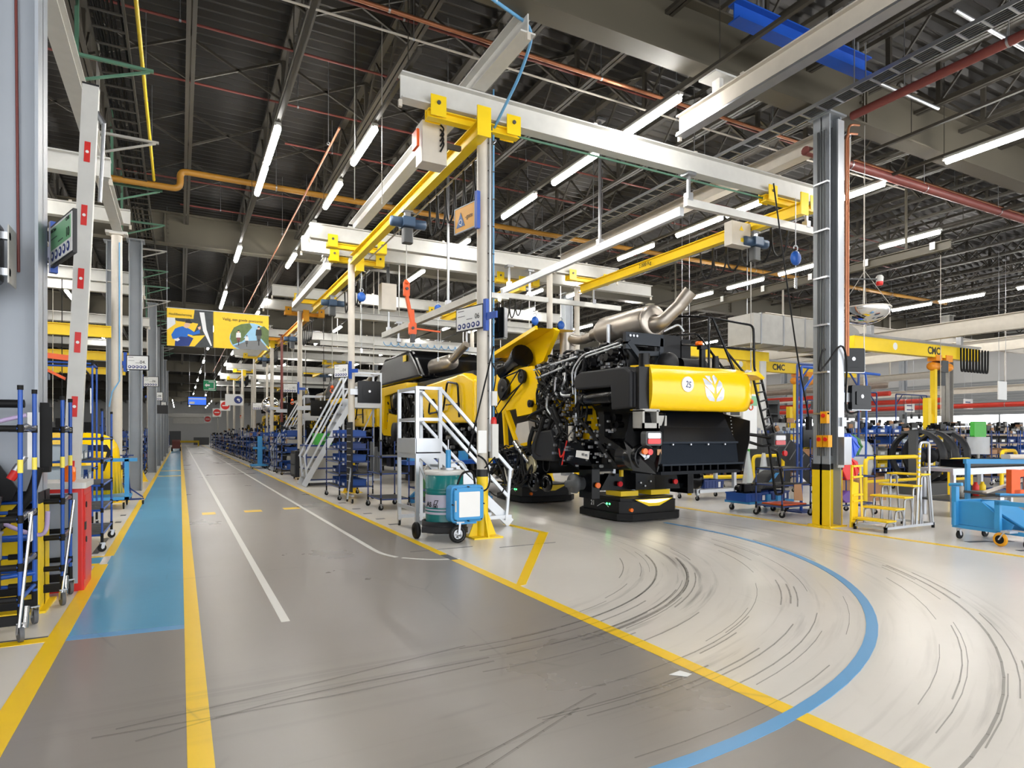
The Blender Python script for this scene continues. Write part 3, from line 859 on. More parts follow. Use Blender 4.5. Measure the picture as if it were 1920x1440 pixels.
# beams at the upper right
t = beam('cream beam with steel track bolted under the great roof girder', (7.25, 2.6, 6.62), (7.25, 7.85, 6.62), 0.16, 0.3, M['cream'])
part('mounting_plate', MB().box(-0.22, 0.22, 4.25, 4.6, 0.34, 0.37).box(-0.04, 0.04, 4.35, 4.5, 0.14, 0.36), M['white'], t)
part('track', MB().box(-0.09, 0.09, 0, 5.25, -0.19, -0.16), M['steel'], t)
t = thing('blue_cross_beam', 'short cobalt blue steel beam bolted high beneath the roof', 'beam', (6.7, 6.2, 7.35))
part('web_and_flanges', MB().ibeam((0, 0, 0), (2.9, 0, 0), 0.2, 0.26, 0.02), M['cobalt'], t)
part('bolt', MB().cyl((0.4, -0.06, 0.13), (0.4, -0.06, 0.3), 0.02, n=6).cyl((0.5, -0.06, 0.13), (0.5, -0.06, 0.3), 0.02, n=6).cyl((2.5, -0.06, 0.13), (2.5, -0.06, 0.3), 0.02, n=6).cyl((2.6, -0.06, 0.13), (2.6, -0.06, 0.3), 0.02, n=6), M['steel'], t)
t = thing('cable_ladder', 'galvanised cable ladder crossing the grey column top, upper right', 'cable tray', (9.3, 1.5, 6.9))
q = MB().box(-0.15, -0.13, 0, 15, 0, 0.06).box(0.13, 0.15, 0, 15, 0, 0.06)
part('side_rail', q, M['steel'], t)
q = MB()
for k in range(50): q.box(-0.14, 0.14, 0.15 + k * 0.3, 0.18 + k * 0.3, 0.0, 0.02)
stuff(part('rung', q, M['steel'], t))
q = MB()
for k in range(5): q.cyl((-0.1 + k * 0.05, 0, 0.03), (-0.1 + k * 0.05, 15, 0.03), 0.014, n=6)
part('cables', q, M['dgrey'], t)
q = MB()
for yy in (1.2, 4.6, 8, 11.5, 14.5): q.cyl((-0.14, yy, 0.03), (-0.14, yy, 1.68), 0.01, n=5).cyl((0.14, yy, 0.03), (0.14, yy, 1.68), 0.01, n=5)
part('hanger_rods', q, M['steel'], t)
t = thing('cable_ladder', 'dark cable ladder on green brackets above the left columns', 'cable tray', (-0.85, 5.0, 7.0))
q = MB().box(-0.22, -0.19, 0, 45, 0, 0.08).box(0.19, 0.22, 0, 45, 0, 0.08)
for k in range(110): q.box(-0.2, 0.2, 0.2 + k * 0.4, 0.23 + k * 0.4, 0.0, 0.02)
part('side_rail_and_rungs', q, M['joist'], t)
q = MB()
for k in range(7):
    q.tube([(-0.15 + k * 0.05 + 0.03 * rnd.uniform(-1, 1), 45 * j / 12, 0.05 + 0.02 * rnd.random()) for j in range(13)], 0.018, 5)
part('cables', q, M['rubber'], t)
for k in range(17):
    q = MB().bar((-0.45, 0, -0.03), (0.5, 0, -0.03), 0.05, 0.04).bar((-0.45, 0, -0.4), (0.45, 0, -0.05), 0.04, 0.03).bar((-0.45, 0, -0.42), (-0.45, 0, 1.6), 0.05, 0.05)
    part('bracket', q, M['trayg'] if k % 3 else M['galv'], t, loc=(0, 0.6 + k * 2.6, 0))

# ---------------------------------------------------------------- pipes under the roof
def pipe(label, pts, r, m, name='pipe', rods=None):
    q = MB().tube(fillet(pts, 0.25, 6) if len(pts) > 2 else pts, r, 10)
    t = thing(name, label, 'pipe', pts[0])
    part('tube', q, m, t, off=pts[0])
    if rods:
        q = MB()
        for p in rods: q.cyl((p[0], p[1], p[2]), (p[0], p[1], ZR + 0.04), 0.007, n=5).lathe([(r + 0.008, -0.015), (r + 0.008, 0.015)], p, 'y' if rods_y else 'x', 10)
        part('hanger_rods', q, M['steel'], t, off=pts[0])
    return t
rods_y = False
pipe('mustard gas pipe with raised bend crossing the whole roof', [(-6, 15.7, 6.98), (-0.35, 15.7, 6.98), (0.0, 15.7, 6.98), (0.0, 15.7, 7.38), (0.3, 15.7, 7.38), (30, 15.7, 7.38)], 0.07, M['gold'], rods=[(x, 15.7, 7.38) for x in (2, 6, 10, 14, 18, 22, 26)])
rods_y = True
pipe('thin bright yellow gas pipe running back to the mustard pipe', [(-0.5, -2, 7.25), (-0.5, 15.6, 7.05)], 0.028, mat('gas_yellow', (250, 214, 40), 0.35), rods=[(-0.5, y, 7.1) for y in (6, 9, 12, 14.5)])
rods_y = False
pipe('copper pipe crossing the roof in front of the great girder', [(-8, 8.3, 7.3), (22, 8.3, 7.3)], 0.03, M['copper'], rods=[(x, 8.3, 7.3) for x in (-2, 2.5, 6, 10)])
pipe('thin cream pipe crossing the roof beside the copper pipe', [(1.0, 8.75, 7.3), (15, 8.75, 7.3)], 0.016, M['cream'], rods=[(x, 8.75, 7.3) for x in (3, 8, 12)])
pipe('second copper pipe crossing the roof further back', [(3.2, 9.9, 7.3), (12, 9.9, 7.3)], 0.024, M['copper'], rods=[(x, 9.9, 7.3) for x in (4, 8, 11)])
for k, (y, x0, x1) in enumerate(((9.2, -8, 20), (10.8, -1.2, 16), (12.6, -9, 22), (14.3, 2, 24), (17.5, -8, 24), (19.4, 0, 26))):
    pipe('thin oxide red sprinkler pipe under the roof, %s from the near end' % ORD[k], [(x0, y, 7.85), (x1, y, 7.85)], 0.02, M['dred'], rods=[(x, y, 7.85) for x in range(int(x0) + 1, int(x1), 5)])
pipe('thick oxide red pipe running right from behind the grey column', [(10.2, 7.75, 6.8), (30, 7.75, 6.8)], 0.085, M['dred'], rods=[(x, 7.75, 6.8) for x in (11.5, 14, 17, 20)])
rods_y = True
pipe('thick oxide red pipe coming forward over the grey column', [(10.15, 1.0, 7.0), (10.15, 6.8, 7.0)], 0.07, M['dred'], rods=[(10.15, y, 7.0) for y in (2.2, 4.5)])
rods_y = False
pipe('grey drain pipe bending beside the copper pipes of the column', [(10.6, 7.2, 6.85), (10.6, 7.2, 6.45), (10.25, 7.15, 5.9), (10.12, 7.12, 5.55)], 0.07, M['galv'], rods=[(10.6, 7.2, 6.9)])
pipe('sky blue air pipe bending down to the nearest pole', [(2.6, 6.2, 7.15), (2.95, 6.9, 7.0), (4.2, 7.3, 6.98), (4.3, 7.9, 6.7), (4.29, 8.72, 6.3)], 0.022, M['airblue'], rods=[(3.5, 7.08, 7.0)])
rods_y = False
pipe('galvanised conduit crossing the bare roof at the upper right', [(9.6, 4.9, 7.5), (13.0, 4.9, 7.5)], 0.03, M['steel'], rods=[(11, 4.9, 7.5)])
pipe('second galvanised conduit crossing the roof at the upper right', [(9.3, 6.3, 7.3), (11.8, 6.3, 7.3)], 0.03, M['steel'], rods=[(10.8, 6.3, 7.3)])
rods_y = True
pipe('copper pipe running along the second row of aisle lights', [(2.5, 11.3, 7.0), (2.5, 60, 7.0)], 0.018, M['copper'], rods=[(2.45, y, 7.0) for y in range(12, 58, 6)])
# red pipes and white beams in the far right bay
for k, (x, z, y0, y1) in enumerate(((33.0, 3.75, 20, 90), (34.5, 3.35, 18, 90), (38, 3.15, 15, 90))):
    t = pipe('long bright red pipe before the window wall, %s from the top' % ORD[k], [(x, y0, z), (x, y1, z)], 0.13, mat('pipe_red', (214, 60, 44), 0.4), rods=[(x, y, z) for y in range(y0 + 2, 88, 8)])
rods_y = False
for k, (x, z, y0, y1) in enumerate(((22.3, 5.0, 6, 50), (27.5, 5.0, 8, 60), (33.0, 4.55, 17, 90), (34.5, 4.3, 21, 90), (38.0, 4.0, 14, 90))):
    b = beam('cream runway beam in the far right bay, %s from the aisle' % ORD[k], (x, y0, z), (x, y1, z), 0.25, 0.5 if k < 2 else 0.34, M['cream'], clips=False)
    part('hanger', MB().cyl((0, 3, 0.15), (0, 3, ZR - z), 0.04, n=6).cyl((0, 12, 0.15), (0, 12, ZR - z), 0.04, n=6).cyl((0, 25, 0.15), (0, 25, ZR - z), 0.04, n=6), M['cream'], b)
for k, (y, z) in enumerate(((14.5, 5.42), (22, 5.42), (31, 5.42))):
    beam('cream cross beam in the far right bay, %s from the near end' % ORD[k], (17, y, z), (34, y, z), 0.2, 0.34, M['cream'], clips=False)
t = thing('air_duct', 'galvanised ventilation duct with rounded end under the roof', 'duct', (14.6, 13.9, 4.35))
q = MB().box(0.7, 5.0, -0.5, 0.5, 0, 0.9)
q.prism([(5.0, 0.0), (5.0, 0.9), (5.4, 0.9), (5.75, 0.75), (5.95, 0.4), (5.95, 0)], 'y', -0.5, 0.5)
part('duct_body', q, M['galv'], t)
q = MB()
for k in range(1, 6): q.box(k * 1.0, k * 1.0 + 0.04, -0.53, 0.53, -0.03, 0.93)
part('flange_seam', q, M['steel'], t)
part('hanger', MB().cyl((1, 0, 0.9), (1, 0, ZR - 4.35), 0.015, n=5).cyl((4.5, 0, 0.9), (4.5, 0, ZR - 4.35), 0.015, n=5), M['steel'], t)
b = beam('olive steel rail with white tags high over the right bays', (15.5, 8, 5.9), (15.5, 40, 5.9), 0.14, 0.22, M['girder'], clips=False)
q = MB()
for k in range(14): q.box(-0.09, -0.08, k * 1.6 + 0.3, k * 1.6 + 0.42, -0.05, 0.12)
part('tag', q, M['paper'], b)
part('hanger', MB().cyl((0, 1, 0.1), (0, 1, 2.65), 0.03, n=6).cyl((0, 9, 0.1), (0, 9, 2.65), 0.03, n=6).cyl((0, 17, 0.1), (0, 17, 2.65), 0.03, n=6).cyl((0, 25, 0.1), (0, 25, 2.65), 0.03, n=6), M['girder'], b)

# ---------------------------------------------------------------- cranes and hoists
def bridge_crane(label, x, y0, y1, zt=6.36, m=None, festoon=True, group=None):
    """single-girder bridge hung below two beams; local origin at (x, y0, zt)"""
    m = m or M['yellow']
    t = thing('bridge_crane', label, 'crane', (x, y0, zt), 0, group)
    L = y1 - y0
    part('bridge', MB().ibeam((0, -0.35, -0.28), (0, L + 0.4, -0.28), 0.16, 0.24, 0.02), m, t)
    part('end_plate', MB().box(-0.11, 0.11, -0.37, -0.345, -0.42, 0.02), m, t)
    for yy in (0, L):
        q = MB().ibeam((-0.75, yy, -0.1), (0.75, yy, -0.1), 0.13, 0.13, 0.016)
        for xx in (-0.62, 0.62): q.box(xx - 0.12, xx + 0.12, yy - 0.13, yy - 0.115, -0.16, 0.14).box(xx - 0.12, xx + 0.12, yy + 0.115, yy + 0.13, -0.16, 0.14)
        e = part('end_truck', q, m, t)
        q = MB()
        for xx in (-0.62, 0.62): q.cyl((xx, yy - 0.15, 0.03), (xx, yy - 0.13, 0.03), 0.03, n=10)
        part('wheel_hub', q, M['dgrey'], e)
    q = MB().cyl((0.32, -0.1, -0.3), (0.32, L, -0.3), 0.018, n=6)
    for yy in (0.2, L * 0.5, L - 0.3): q.bar((0.05, yy, -0.2), (0.33, yy, -0.3), 0.03, 0.03)
    part('festoon_rail', q, M['steel'], t)
    if festoon:
        q = MB()
        for k in range(6):
            ya = 0.3 + k * 0.42
            q.tube(smooth_path([(0.32, ya, -0.32), (0.33, ya + 0.03, -0.8), (0.32, ya + 0.2, -1.0), (0.33, ya + 0.37, -0.8), (0.32, ya + 0.4, -0.32)], 4), 0.022, 5)
        part('festoon_cable', q, M['rubber'], t)
    return t

def chain_hoist(label, loc, drop=1.2, m=None, group=None):
    t = thing('chain_hoist', label, 'hoist', loc, 0, group)
    m = m or M['motor']
    q = MB().rbox(-0.12, 0.12, -0.14, 0.14, -0.34, -0.14, 0.03, axis='x')
    q.lathe([(0, -0.34), (0.09, -0.34), (0.1, -0.3), (0.1, -0.12), (0.07, -0.1)], (0, 0, -0.24), 'x', 12)
    q.lathe([(0.08, 0.12), (0.095, 0.14), (0.095, 0.36), (0.06, 0.38), (0, 0.38)], (0, 0, -0.24), 'x', 12)
    part('motor_body', q, m, t)
    part('suspension', MB().box(-0.06, 0.06, -0.03, 0.03, -0.14, 0.02).box(-0.1, 0.1, -0.06, 0.06, -0.03, 0.0), M['steel'], t)
    part('chain_bag', MB().rbox(-0.1, 0.1, -0.09, 0.09, -0.64, -0.36, 0.04), M['dgrey'], t)
    part('chain', MB().tube([(0.02, 0.12, -0.3), (0.02, 0.12, -0.34 - drop)], 0.012, 5), M['galv'], t)
    part('hook_block', MB().ball((0.02, 0.12, -0.38 - drop), 0.06, 8).tube(arc_pts((0.02, 0.12, -0.5 - drop), 0.06, 120, 400, 8), 0.014, 6), M['orange'], t)
    return t

c1 = bridge_crane('near yellow bridge crane hung under the nearest white beam, left', 3.95, 8.73, 15.9)
q = MB().rbox(-0.2, 0.2, 0, 0.3, -0.3, 0.32, 0.01)
t = thing('crane_control_box', 'cream crane control box with orange pad on the near yellow crane', 'control box', (3.42, 9.0, 5.98))
part('housing', q, M['cream'], t)
part('bracket', MB().box(0.2, 0.48, 0.1, 0.14, 0.02, 0.1).box(0.1, 0.14, 0.1, 0.14, 0.3, 0.4), M['dgrey'], t)
part('orange_pad', MB().box(-0.28, -0.24, 0.02, 0.24, -0.08, 0.18), M['orange'], t)
q = MB()
for k in range(4): q.tube(smooth_path([(0.06 + k * 0.02, -0.02, 0.3 - k * 0.08), (0.12, -0.06, 0.22 - k * 0.08), (0.08, -0.02, 0.12 - k * 0.08)], 4), 0.014, 5)
part('cable_glands', q, M['rubber'], t)
chain_hoist('slate blue chain hoist on the near yellow crane with orange hook', (3.95, 11.9, 5.96), 1.0)
t = thing('lifting_hook', 'orange articulated lifting arm hanging from the chain, above second combine', 'lifting arm', (3.97, 12.02, 4.6))
q = MB().rbox(-0.06, 0.06, -0.03, 0.03, -0.3, 0.0, 0.03, axis='y').bar((0, 0, -0.25), (0.12, 0, -0.85), 0.09, 0.05).bar((0.12, 0, -0.55), (0.14, 0, -0.85), 0.06, 0.06)
q.rbox(0.05, 0.2, -0.04, 0.04, -1.05, -0.8, 0.04, axis='y').bar((0.15, 0, -0.92), (0.75, 0.1, -0.93), 0.03, 0.03)
part('arm', q, M['orange'], t)
part('joint', MB().cyl((0.0, -0.06, -0.15), (0.0, 0.06, -0.15), 0.03, n=8).cyl((0.12, -0.06, -0.92), (0.12, 0.06, -0.92), 0.03, n=8).rbox(0.08, 0.18, -0.05, 0.05, -1.2, -1.04, 0.02), M['dgrey'], t)
c2 = bridge_crane('yellow bridge crane at the right end of the nearest white beam', 11.0, 8.73, 15.9)
t = thing('crane_control_box', 'cream control box with yellow labels on the right-hand bridge crane', 'control box', (10.6, 9.6, 5.9))
part('housing', MB().rbox(-0.28, 0.28, 0, 0.22, -0.3, 0.2, 0.01), M['cream'], t)
part('warning_label', MB().box(-0.02, 0.22, -0.006, 0, -0.22, -0.14).prism([(-0.06, 0.02), (0.06, 0.02), (0, 0.12)], 'y', -0.006, 0), M['yellow'], t)
part('bracket', MB().box(0.28, 0.42, 0.08, 0.14, 0.05, 0.15), M['dgrey'], t)
chain_hoist('slate blue chain hoist on the right-hand bridge crane beside the grey column', (11.0, 9.6, 5.96), 3.3)
text('capacity_lettering', '2.000 Kg', 0.14, M['ink'], c2, (-0.09, 4.4, -0.28), (PI / 2, 0, -PI / 2), depth=0.002)
for k in range(1, 7):
    xx = (4.25, 4.3, 4.1, 9.0, 4.2, 8.6)[k - 1]
    y0 = 8.73 + 8.4 * k
    bridge_crane('%s bridge crane in bay %s of the right-hand bays' % ('amber' if k == 2 else 'yellow', ORD[k]), xx, y0, y0 + (5.9 if k == 1 else 7.2), m=M['amber'] if k == 2 else None)
    chain_hoist('slate blue chain hoist hanging in the %s right-hand bay' % ORD[k], (xx, y0 + 3.1, 5.96), 2.5)
c3 = bridge_crane('yellow bridge crane in the middle of the second right-hand bay', 9.2, 17.13, 23.03)
t = thing('crane_control_box', 'cream crane control box hung at the second aisle pole', 'control box', (5.3, 17.6, 5.55))
part('housing', MB().rbox(-0.22, 0.22, 0, 0.3, -0.4, 0.35, 0.01), M['cream'], t)
part('bracket', MB().box(-0.04, 0.04, 0.1, 0.14, 0.35, 0.85).bar((0, 0.12, 0.84), (-1.05, 0.12, 0.6), 0.04, 0.04), M['dgrey'], t)
# yellow cranes of the left bays
for k, (y, z, xa) in enumerate(((19.5, 4.25, -9.5), (26, 4.3, -9.5), (32, 4.3, -10))):
    t = thing('bridge_crane', 'yellow crane girder over the left bays, %s from the near end' % ORD[k], 'crane', (xa, y, z))
    part('bridge', MB().ibeam((0, 0, 0), (7.9, 0, 0), 0.16, 0.3, 0.02), M['yellow'], t)
    part('hanger', MB().cyl((0.6, 0, 0.15), (0.6, 0, ZR - z), 0.03, n=6).cyl((6.4, 0, 0.15), (6.4, 0, ZR - z), 0.03, n=6), M['white'], t)
    q = MB()
    for j in range(7): q.tube(arc_pts((3.0 + j * 0.4, -0.12, -0.1), 0.2, 180, 360, 6), 0.02, 5)
    part('festoon_cable', q, M['rubber'], t)
    part('trolley', MB().box(4.6, 5.2, -0.2, 0.2, -0.45, -0.16), M['motor'], t)
# lettered cranes of the far right bay
def cmc(label, x0, x1, y, z, hx, lett, group=None):
    t = thing('bridge_crane', label, 'crane', (x0, y, z))
    L = x1 - x0
    part('bridge', MB().box(0, L, -0.12, 0.12, -0.2, 0.22), M['yellow'], t)
    part('rail_trim', MB().box(0, L, -0.14, 0.14, 0.22, 0.25).box(0.3, L, -0.2, -0.17, 0.25, 0.3), M['steel'], t)
    part('hanger', MB().box(0.9, 1.05, -0.08, 0.08, 0.25, 0.62).box(L - 1.1, L - 0.95, -0.08, 0.08, 0.25, 0.62), M['steel'], t)
    text('lettering', 'CMC', 0.34, M['ink'], t, (lett, -0.122, 0.0), depth=0.002, bold=0.01)
    part('sign_disc', MB().prism(disc(lett - 2.2, 0.02, 0.12), 'y', -0.125, -0.121), M['paper'], t)
    q = MB()
    n_ = 9
    for j in range(n_):
        xa = hx + 0.9 + j * 0.2
        q.tube(smooth_path([(xa, -0.2, 0.2), (xa + 0.02, -0.2, -0.5), (xa + 0.1, -0.2, -0.62), (xa + 0.18, -0.2, -0.5), (xa + 0.2, -0.2, 0.2)], 3), 0.03, 5)
    part('festoon_cable', q, M['rubber'], t)
    h = thing('chain_hoist', 'orange electric hoist on the %s' % label.replace('yellow ', '', 1), 'hoist', (x0 + hx, y, z - 0.2))
    q = MB().lathe([(0, -0.6), (0.13, -0.6), (0.15, -0.5), (0.15, -0.2), (0.1, -0.2)], (0, 0, -0.3), 'x', 12).lathe([(0.1, 0.2), (0.15, 0.2), (0.15, 0.5), (0.13, 0.6), (0, 0.6)], (0, 0, -0.3), 'x', 12).box(-0.5, -0.15, -0.15, 0.15, -0.12, 0.08).box(0.1, 0.5, -0.15, 0.15, -0.12, 0.1)
    part('motor_body', q, mat('hoist_orange', (240, 150, 30), 0.4), h)
    part('gear_case', MB().rbox(-0.2, 0.2, -0.18, 0.18, -0.5, -0.1, 0.04).rbox(-0.1, 0.14, -0.12, 0.12, -0.95, -0.5, 0.04), M['dgrey'], h)
    q = MB().box(-0.5, -0.36, -0.1, 0.06, -2.3, -0.4).box(-0.9, -0.72, -0.1, 0.08, -3.6, -1.4).box(-0.85, -0.42, -0.05, 0.03, -2.3, -1.95).box(-1.3, -0.5, -0.15, 0.12, -4.0, -3.6)
    part('lifting_mast', q, M['yellow'], h, label='yellow hanging lifting mast')
    return t
cmc('yellow lettered crane girder with black festoon at the far right', 18.45, 25.6, 12.4, 4.42, 4.9, 4.3)
cmc('yellow lettered crane girder seen behind the grey column', 19.6, 27.0, 18.0, 4.35, 3.9, 2.3)
t = thing('bridge_crane', 'yellow gantry arm on a white post behind the combine ladder', 'crane', (17.8, 15.3, 0))
part('post', MB().cyl((0, 0, 0), (0, 0, 4.1), 0.2, n=16), M['white'], t)
part('bridge', MB().box(-3.4, 0.3, -0.12, 0.12, 4.1, 4.42).box(-0.55, -0.22, -0.15, 0.15, 2.9, 4.1), M['yellow'], t)
part('bracket', MB().bar((-0.4, 0, 3.4), (-1.5, 0, 4.1), 0.1, 0.1), M['yellow'], t)
# ---------------------------------------------------------------- combine harvesters on carriers
def hood_surface(x0, x1, z0, z1, yf, n=28, k=9):
    """bulged rear hood: left end open edge, right end rounded and wrapped round the corner"""
    q = MB()
    rings = []
    W_ = x1 - x0
    for i in range(n + 1):
        u = i / n
        x = x0 + W_ * u
        e = max(0.0, (u - 0.80) / 0.20)
        sq = (1 - e ** 2.6) ** (1 / 2.6) if e < 1 else 0.0
        zc_, hz = (z0 + z1) / 2 - 0.02 * e, (z1 - z0) / 2 * (0.30 + 0.70 * sq)
        y = yf + 0.04 * (1 - u) ** 2 + 0.30 * (1 - sq) * 0.6
        ring = []
        for j in range(k + 1):
            v = -1 + 2 * j / k
            ring.append((x, y + 0.07 * abs(v) ** 2.2, zc_ + hz * v + 0.0))
        ring.append((x, y + 0.55, zc_ + hz + 0.03)); ring.append((x, y + 0.55, zc_ - hz))
        rings.append(ring)
    m = len(rings[0])
    v = [p for r in rings for p in r]
    f = [(i * m + j, (i + 1) * m + j, (i + 1) * m + (j + 1) % m, i * m + (j + 1) % m) for i in range(n) for j in range(m)]
    q.add(v, f, 0, True)
    q.add(rings[-1], [tuple(range(m))], 0, True)
    q.add(rings[0], [tuple(range(m - 1, -1, -1))], 0)
    return q

def pulley(c, r, w, axis='x', n=20):
    q = MB()
    q.lathe([(r * 0.25, -w / 2), (r * 0.8, -w / 2), (r, -w / 2), (r * 0.93, 0), (r, w / 2), (r * 0.8, w / 2), (r * 0.72, 0), (r * 0.3, 0), (r * 0.3, -w * 0.7), (0, -w * 0.7)], c, axis, n)
    for k in range(6):
        a = k * PI / 3
        if axis == 'x':
            q.bar((c[0] - w * 0.2, c[1] + 0.25 * r * math.cos(a), c[2] + 0.25 * r * math.sin(a)), (c[0] - w * 0.2, c[1] + 0.85 * r * math.cos(a), c[2] + 0.85 * r * math.sin(a)), r * 0.13, w * 0.5)
    return q

def belt(x, c0, r0, c1, r1, w=0.035):
    """flat belt round two pulleys in the plane x = const; c = (y, z)"""
    d = Vector((c1[0] - c0[0], c1[1] - c0[1])); a = math.atan2(d.y, d.x)
    q = MB()
    pts = [(x, c0[0] + r0 * math.cos(a + t), c0[1] + r0 * math.sin(a + t)) for t in [PI / 2 + PI * i / 10 for i in range(11)]]
    pts += [(x, c1[0] + r1 * math.cos(a + t), c1[1] + r1 * math.sin(a + t)) for t in [-PI / 2 + PI * i / 10 for i in range(11)]]
    pts.append(pts[0])
    return q.tube(pts, w / 2, 5, caps=False)

def hoses(seed, x, y0, y1, z0, z1, n, r=0.02, length=0.7):
    rr = random.Random(seed)
    q = MB()
    for _ in range(n):
        y = rr.uniform(y0, y1); z = rr.uniform(z0, z1)
        p = [(x + rr.uniform(-0.06, 0.06), y, z)]
        for _k in range(3):
            y = min(y1, max(y0, y + rr.uniform(-length, length) * 0.6)); z = min(z1, max(z0, z + rr.uniform(-length, length) * 0.6))
            p.append((x + rr.uniform(-0.1, 0.06), y, z))
        q.tube(smooth_path(p, 3), r * rr.uniform(0.6, 1.5), 6)
    return q

def fittings(seed, x, y0, y1, z0, z1, n, s=0.03):
    rr = random.Random(seed)
    q = MB()
    for _ in range(n):
        y = rr.uniform(y0, y1); z = rr.uniform(z0, z1); a = s * rr.uniform(0.5, 1.4)
        if rr.random() < 0.5: q.cyl((x - a, y, z), (x + a, y, z), a * 0.9, n=8)
        else: q.cb((x, y, z), (a * 2, a * 2.2, a * 1.5))
    return q

def tail_lamp(t, c, off, wmir=1):
    q = MB().rbox(c[0] - 0.16, c[0] + 0.16, c[1], c[1] + 0.12, c[2] - 0.11, c[2] + 0.11, 0.04, axis='y')
    p_ = part('tail_lamp', q, M['dgrey'], t, off)
    part('clear_lens', MB().rbox(c[0] - 0.125, c[0] + 0.125, c[1] - 0.015, c[1], c[2] + 0.0, c[2] + 0.085, 0.02, axis='y'), M['glassy'], p_, off)
    part('red_lens', MB().rbox(c[0] - 0.125, c[0] + 0.125, c[1] - 0.015, c[1], c[2] - 0.085, c[2] - 0.005, 0.02, axis='y'), M['lensred'], p_, off)

O1 = (7.56, 9.6, 0.0)
cb = thing('combine_harvester', 'half-built yellow and black combine harvester with its rear hood towards the blue floor curve', 'combine harvester', O1)
P = lambda n_, q_, m_, label=None, par=None: part(n_, q_, m_, par or cb, O1, label)
hd = P('rear_hood', hood_surface(6.50, 8.78, 1.95, 2.66, 7.60), M['myellow'], 'glossy yellow rear hood')
def on_hood(px, py):
    x = 6.50 - 0.12 + (px - 1225) / (1410 - 1225) * 2.2
    z = 2.64 - (py - 690) / (771 - 690) * 0.69
    v = (z - 2.305) / 0.355
    u = (x - 6.5) / 2.28
    return (x, 7.60 + 0.04 * (1 - u) ** 2 + 0.07 * abs(v) ** 2.2 - 0.006, z)
q = MB()
for poly in ([(460, 680), (540, 750), (600, 830), (655, 930), (660, 975), (560, 960), (495, 880), (470, 780)],
             [(430, 520), (490, 540), (600, 640), (640, 720), (635, 820), (540, 740), (460, 650)],
             [(475, 470), (570, 470), (610, 590), (600, 625), (520, 540)],
             [(610, 480), (650, 440), (705, 520), (690, 570), (645, 640)],
             [(740, 545), (785, 600), (795, 670), (740, 750), (685, 825), (675, 700)],
             [(800, 680), (830, 740), (830, 860), (820, 930), (760, 965), (690, 975), (690, 930), (740, 820)]):
    pts = [on_hood(1280 + a / 10.29, 660 + b / 10.29 - 2) for a, b in poly]
    c = [sum(p[i] for p in pts) / len(pts) for i in range(3)]
    c[1] -= 0.006
    n = len(pts)
    q.add(pts + [c], [((i + 1) % n, i, n) for i in range(n)])
P('leaf_emblem', q, M['silver'], 'silver leaf emblem', hd)
c = on_hood(1294, 722)
P('sticker', MB().prism(disc(c[0], c[2], 0.125, 24), 'y', c[1] - 0.008, c[1] + 0.02), M['paper'], 'round white sticker', hd)
text('sticker_number', '25', 0.15, M['navyink'], hd, (c[0] - O1[0] + 0.01, c[1] - O1[1] - 0.012, c[2] - O1[2] - 0.01), (PI / 2, 0.15, 0), sx=0.8)
# black inner body
q = MB().box(6.75, 8.45, 8.25, 13.0, 1.05, 2.55).box(6.9, 8.3, 8.1, 9.0, 1.9, 2.7)
P('body_core', q, M['black'])
P('engine_deck', MB().box(6.7, 8.5, 9.2, 12.2, 2.55, 2.75).box(6.75, 7.9, 9.0, 10.8, 2.7, 3.15), M['black'])
# chopper housing under the hood
q = MB()
q.bar((7.6, 8.05, 1.97), (7.6, 7.78, 1.46), 1.72, 0.02, up=(0, 1, 0))
P('straw_deflector', MB().add([(6.78, 8.05, 1.97), (8.42, 8.05, 1.97), (8.42, 7.9, 1.68), (6.74, 7.9, 1.68), (6.72, 7.74, 1.44), (8.42, 7.74, 1.44)], [(0, 1, 2, 3), (3, 2, 5, 4)]), M['navyblack'])
q = MB().add([(6.72, 7.72, 1.42), (8.40, 7.72, 1.42), (8.36, 7.64, 1.10), (6.66, 7.64, 1.10)], [(0, 1, 2, 3)])
q.bar((6.7, 7.71, 1.43), (8.42, 7.71, 1.43), 0.03, 0.03).bar((6.62, 7.6, 1.085), (8.4, 7.6, 1.085), 0.1, 0.03)
P('chopper_flap', q, mat('flap_steel', (30, 36, 44), 0.3, 0.3))
q = MB()
for k in range(4): q.cyl((6.95 + k * 0.38, 7.67, 1.40), (6.95 + k * 0.38, 7.70, 1.40), 0.015, n=6)
for k in range(9): q.ball((8.52 - 0.012 * k, 7.96 - 0.02 * k, 1.86 - k * 0.06), 0.012, 6)
P('bolt', q, M['steel'])
q = MB().box(6.6, 8.3, 7.55, 8.3, 0.93, 0.97).bar((6.55, 7.53, 0.96), (8.2, 7.53, 0.96), 0.05, 0.05)
for k in range(9): q.box(6.8 + k * 0.17, 6.83 + k * 0.17, 7.75, 8.1, 0.97, 1.07)
P('spreader_tray', q, M['navyblack'])
def plate(pts, th=0.02):
    n = len(pts)
    q_ = MB()
    v = list(pts) + [(p[0] + th, p[1] + th * 0.3, p[2]) for p in pts]
    return q_.add(v, [tuple(range(n - 1, -1, -1)), tuple(range(n, 2 * n))] + [(i, (i + 1) % n, n + (i + 1) % n, n + i) for i in range(n)])
P('side_plate', plate([(8.45, 8.15, 1.95), (8.72, 7.72, 1.80), (8.60, 7.62, 1.46), (8.46, 7.58, 1.18), (8.34, 7.55, 0.96), (8.2, 8.1, 0.96)]), M['black'])
P('side_plate', plate([(6.72, 8.1, 1.94), (6.80, 7.70, 1.90), (6.72, 7.66, 1.5), (6.62, 7.6, 1.15), (6.5, 7.55, 0.95), (6.2, 7.75, 1.0), (6.15, 7.9, 1.45), (6.3, 7.95, 1.9)]), M['gloss'])
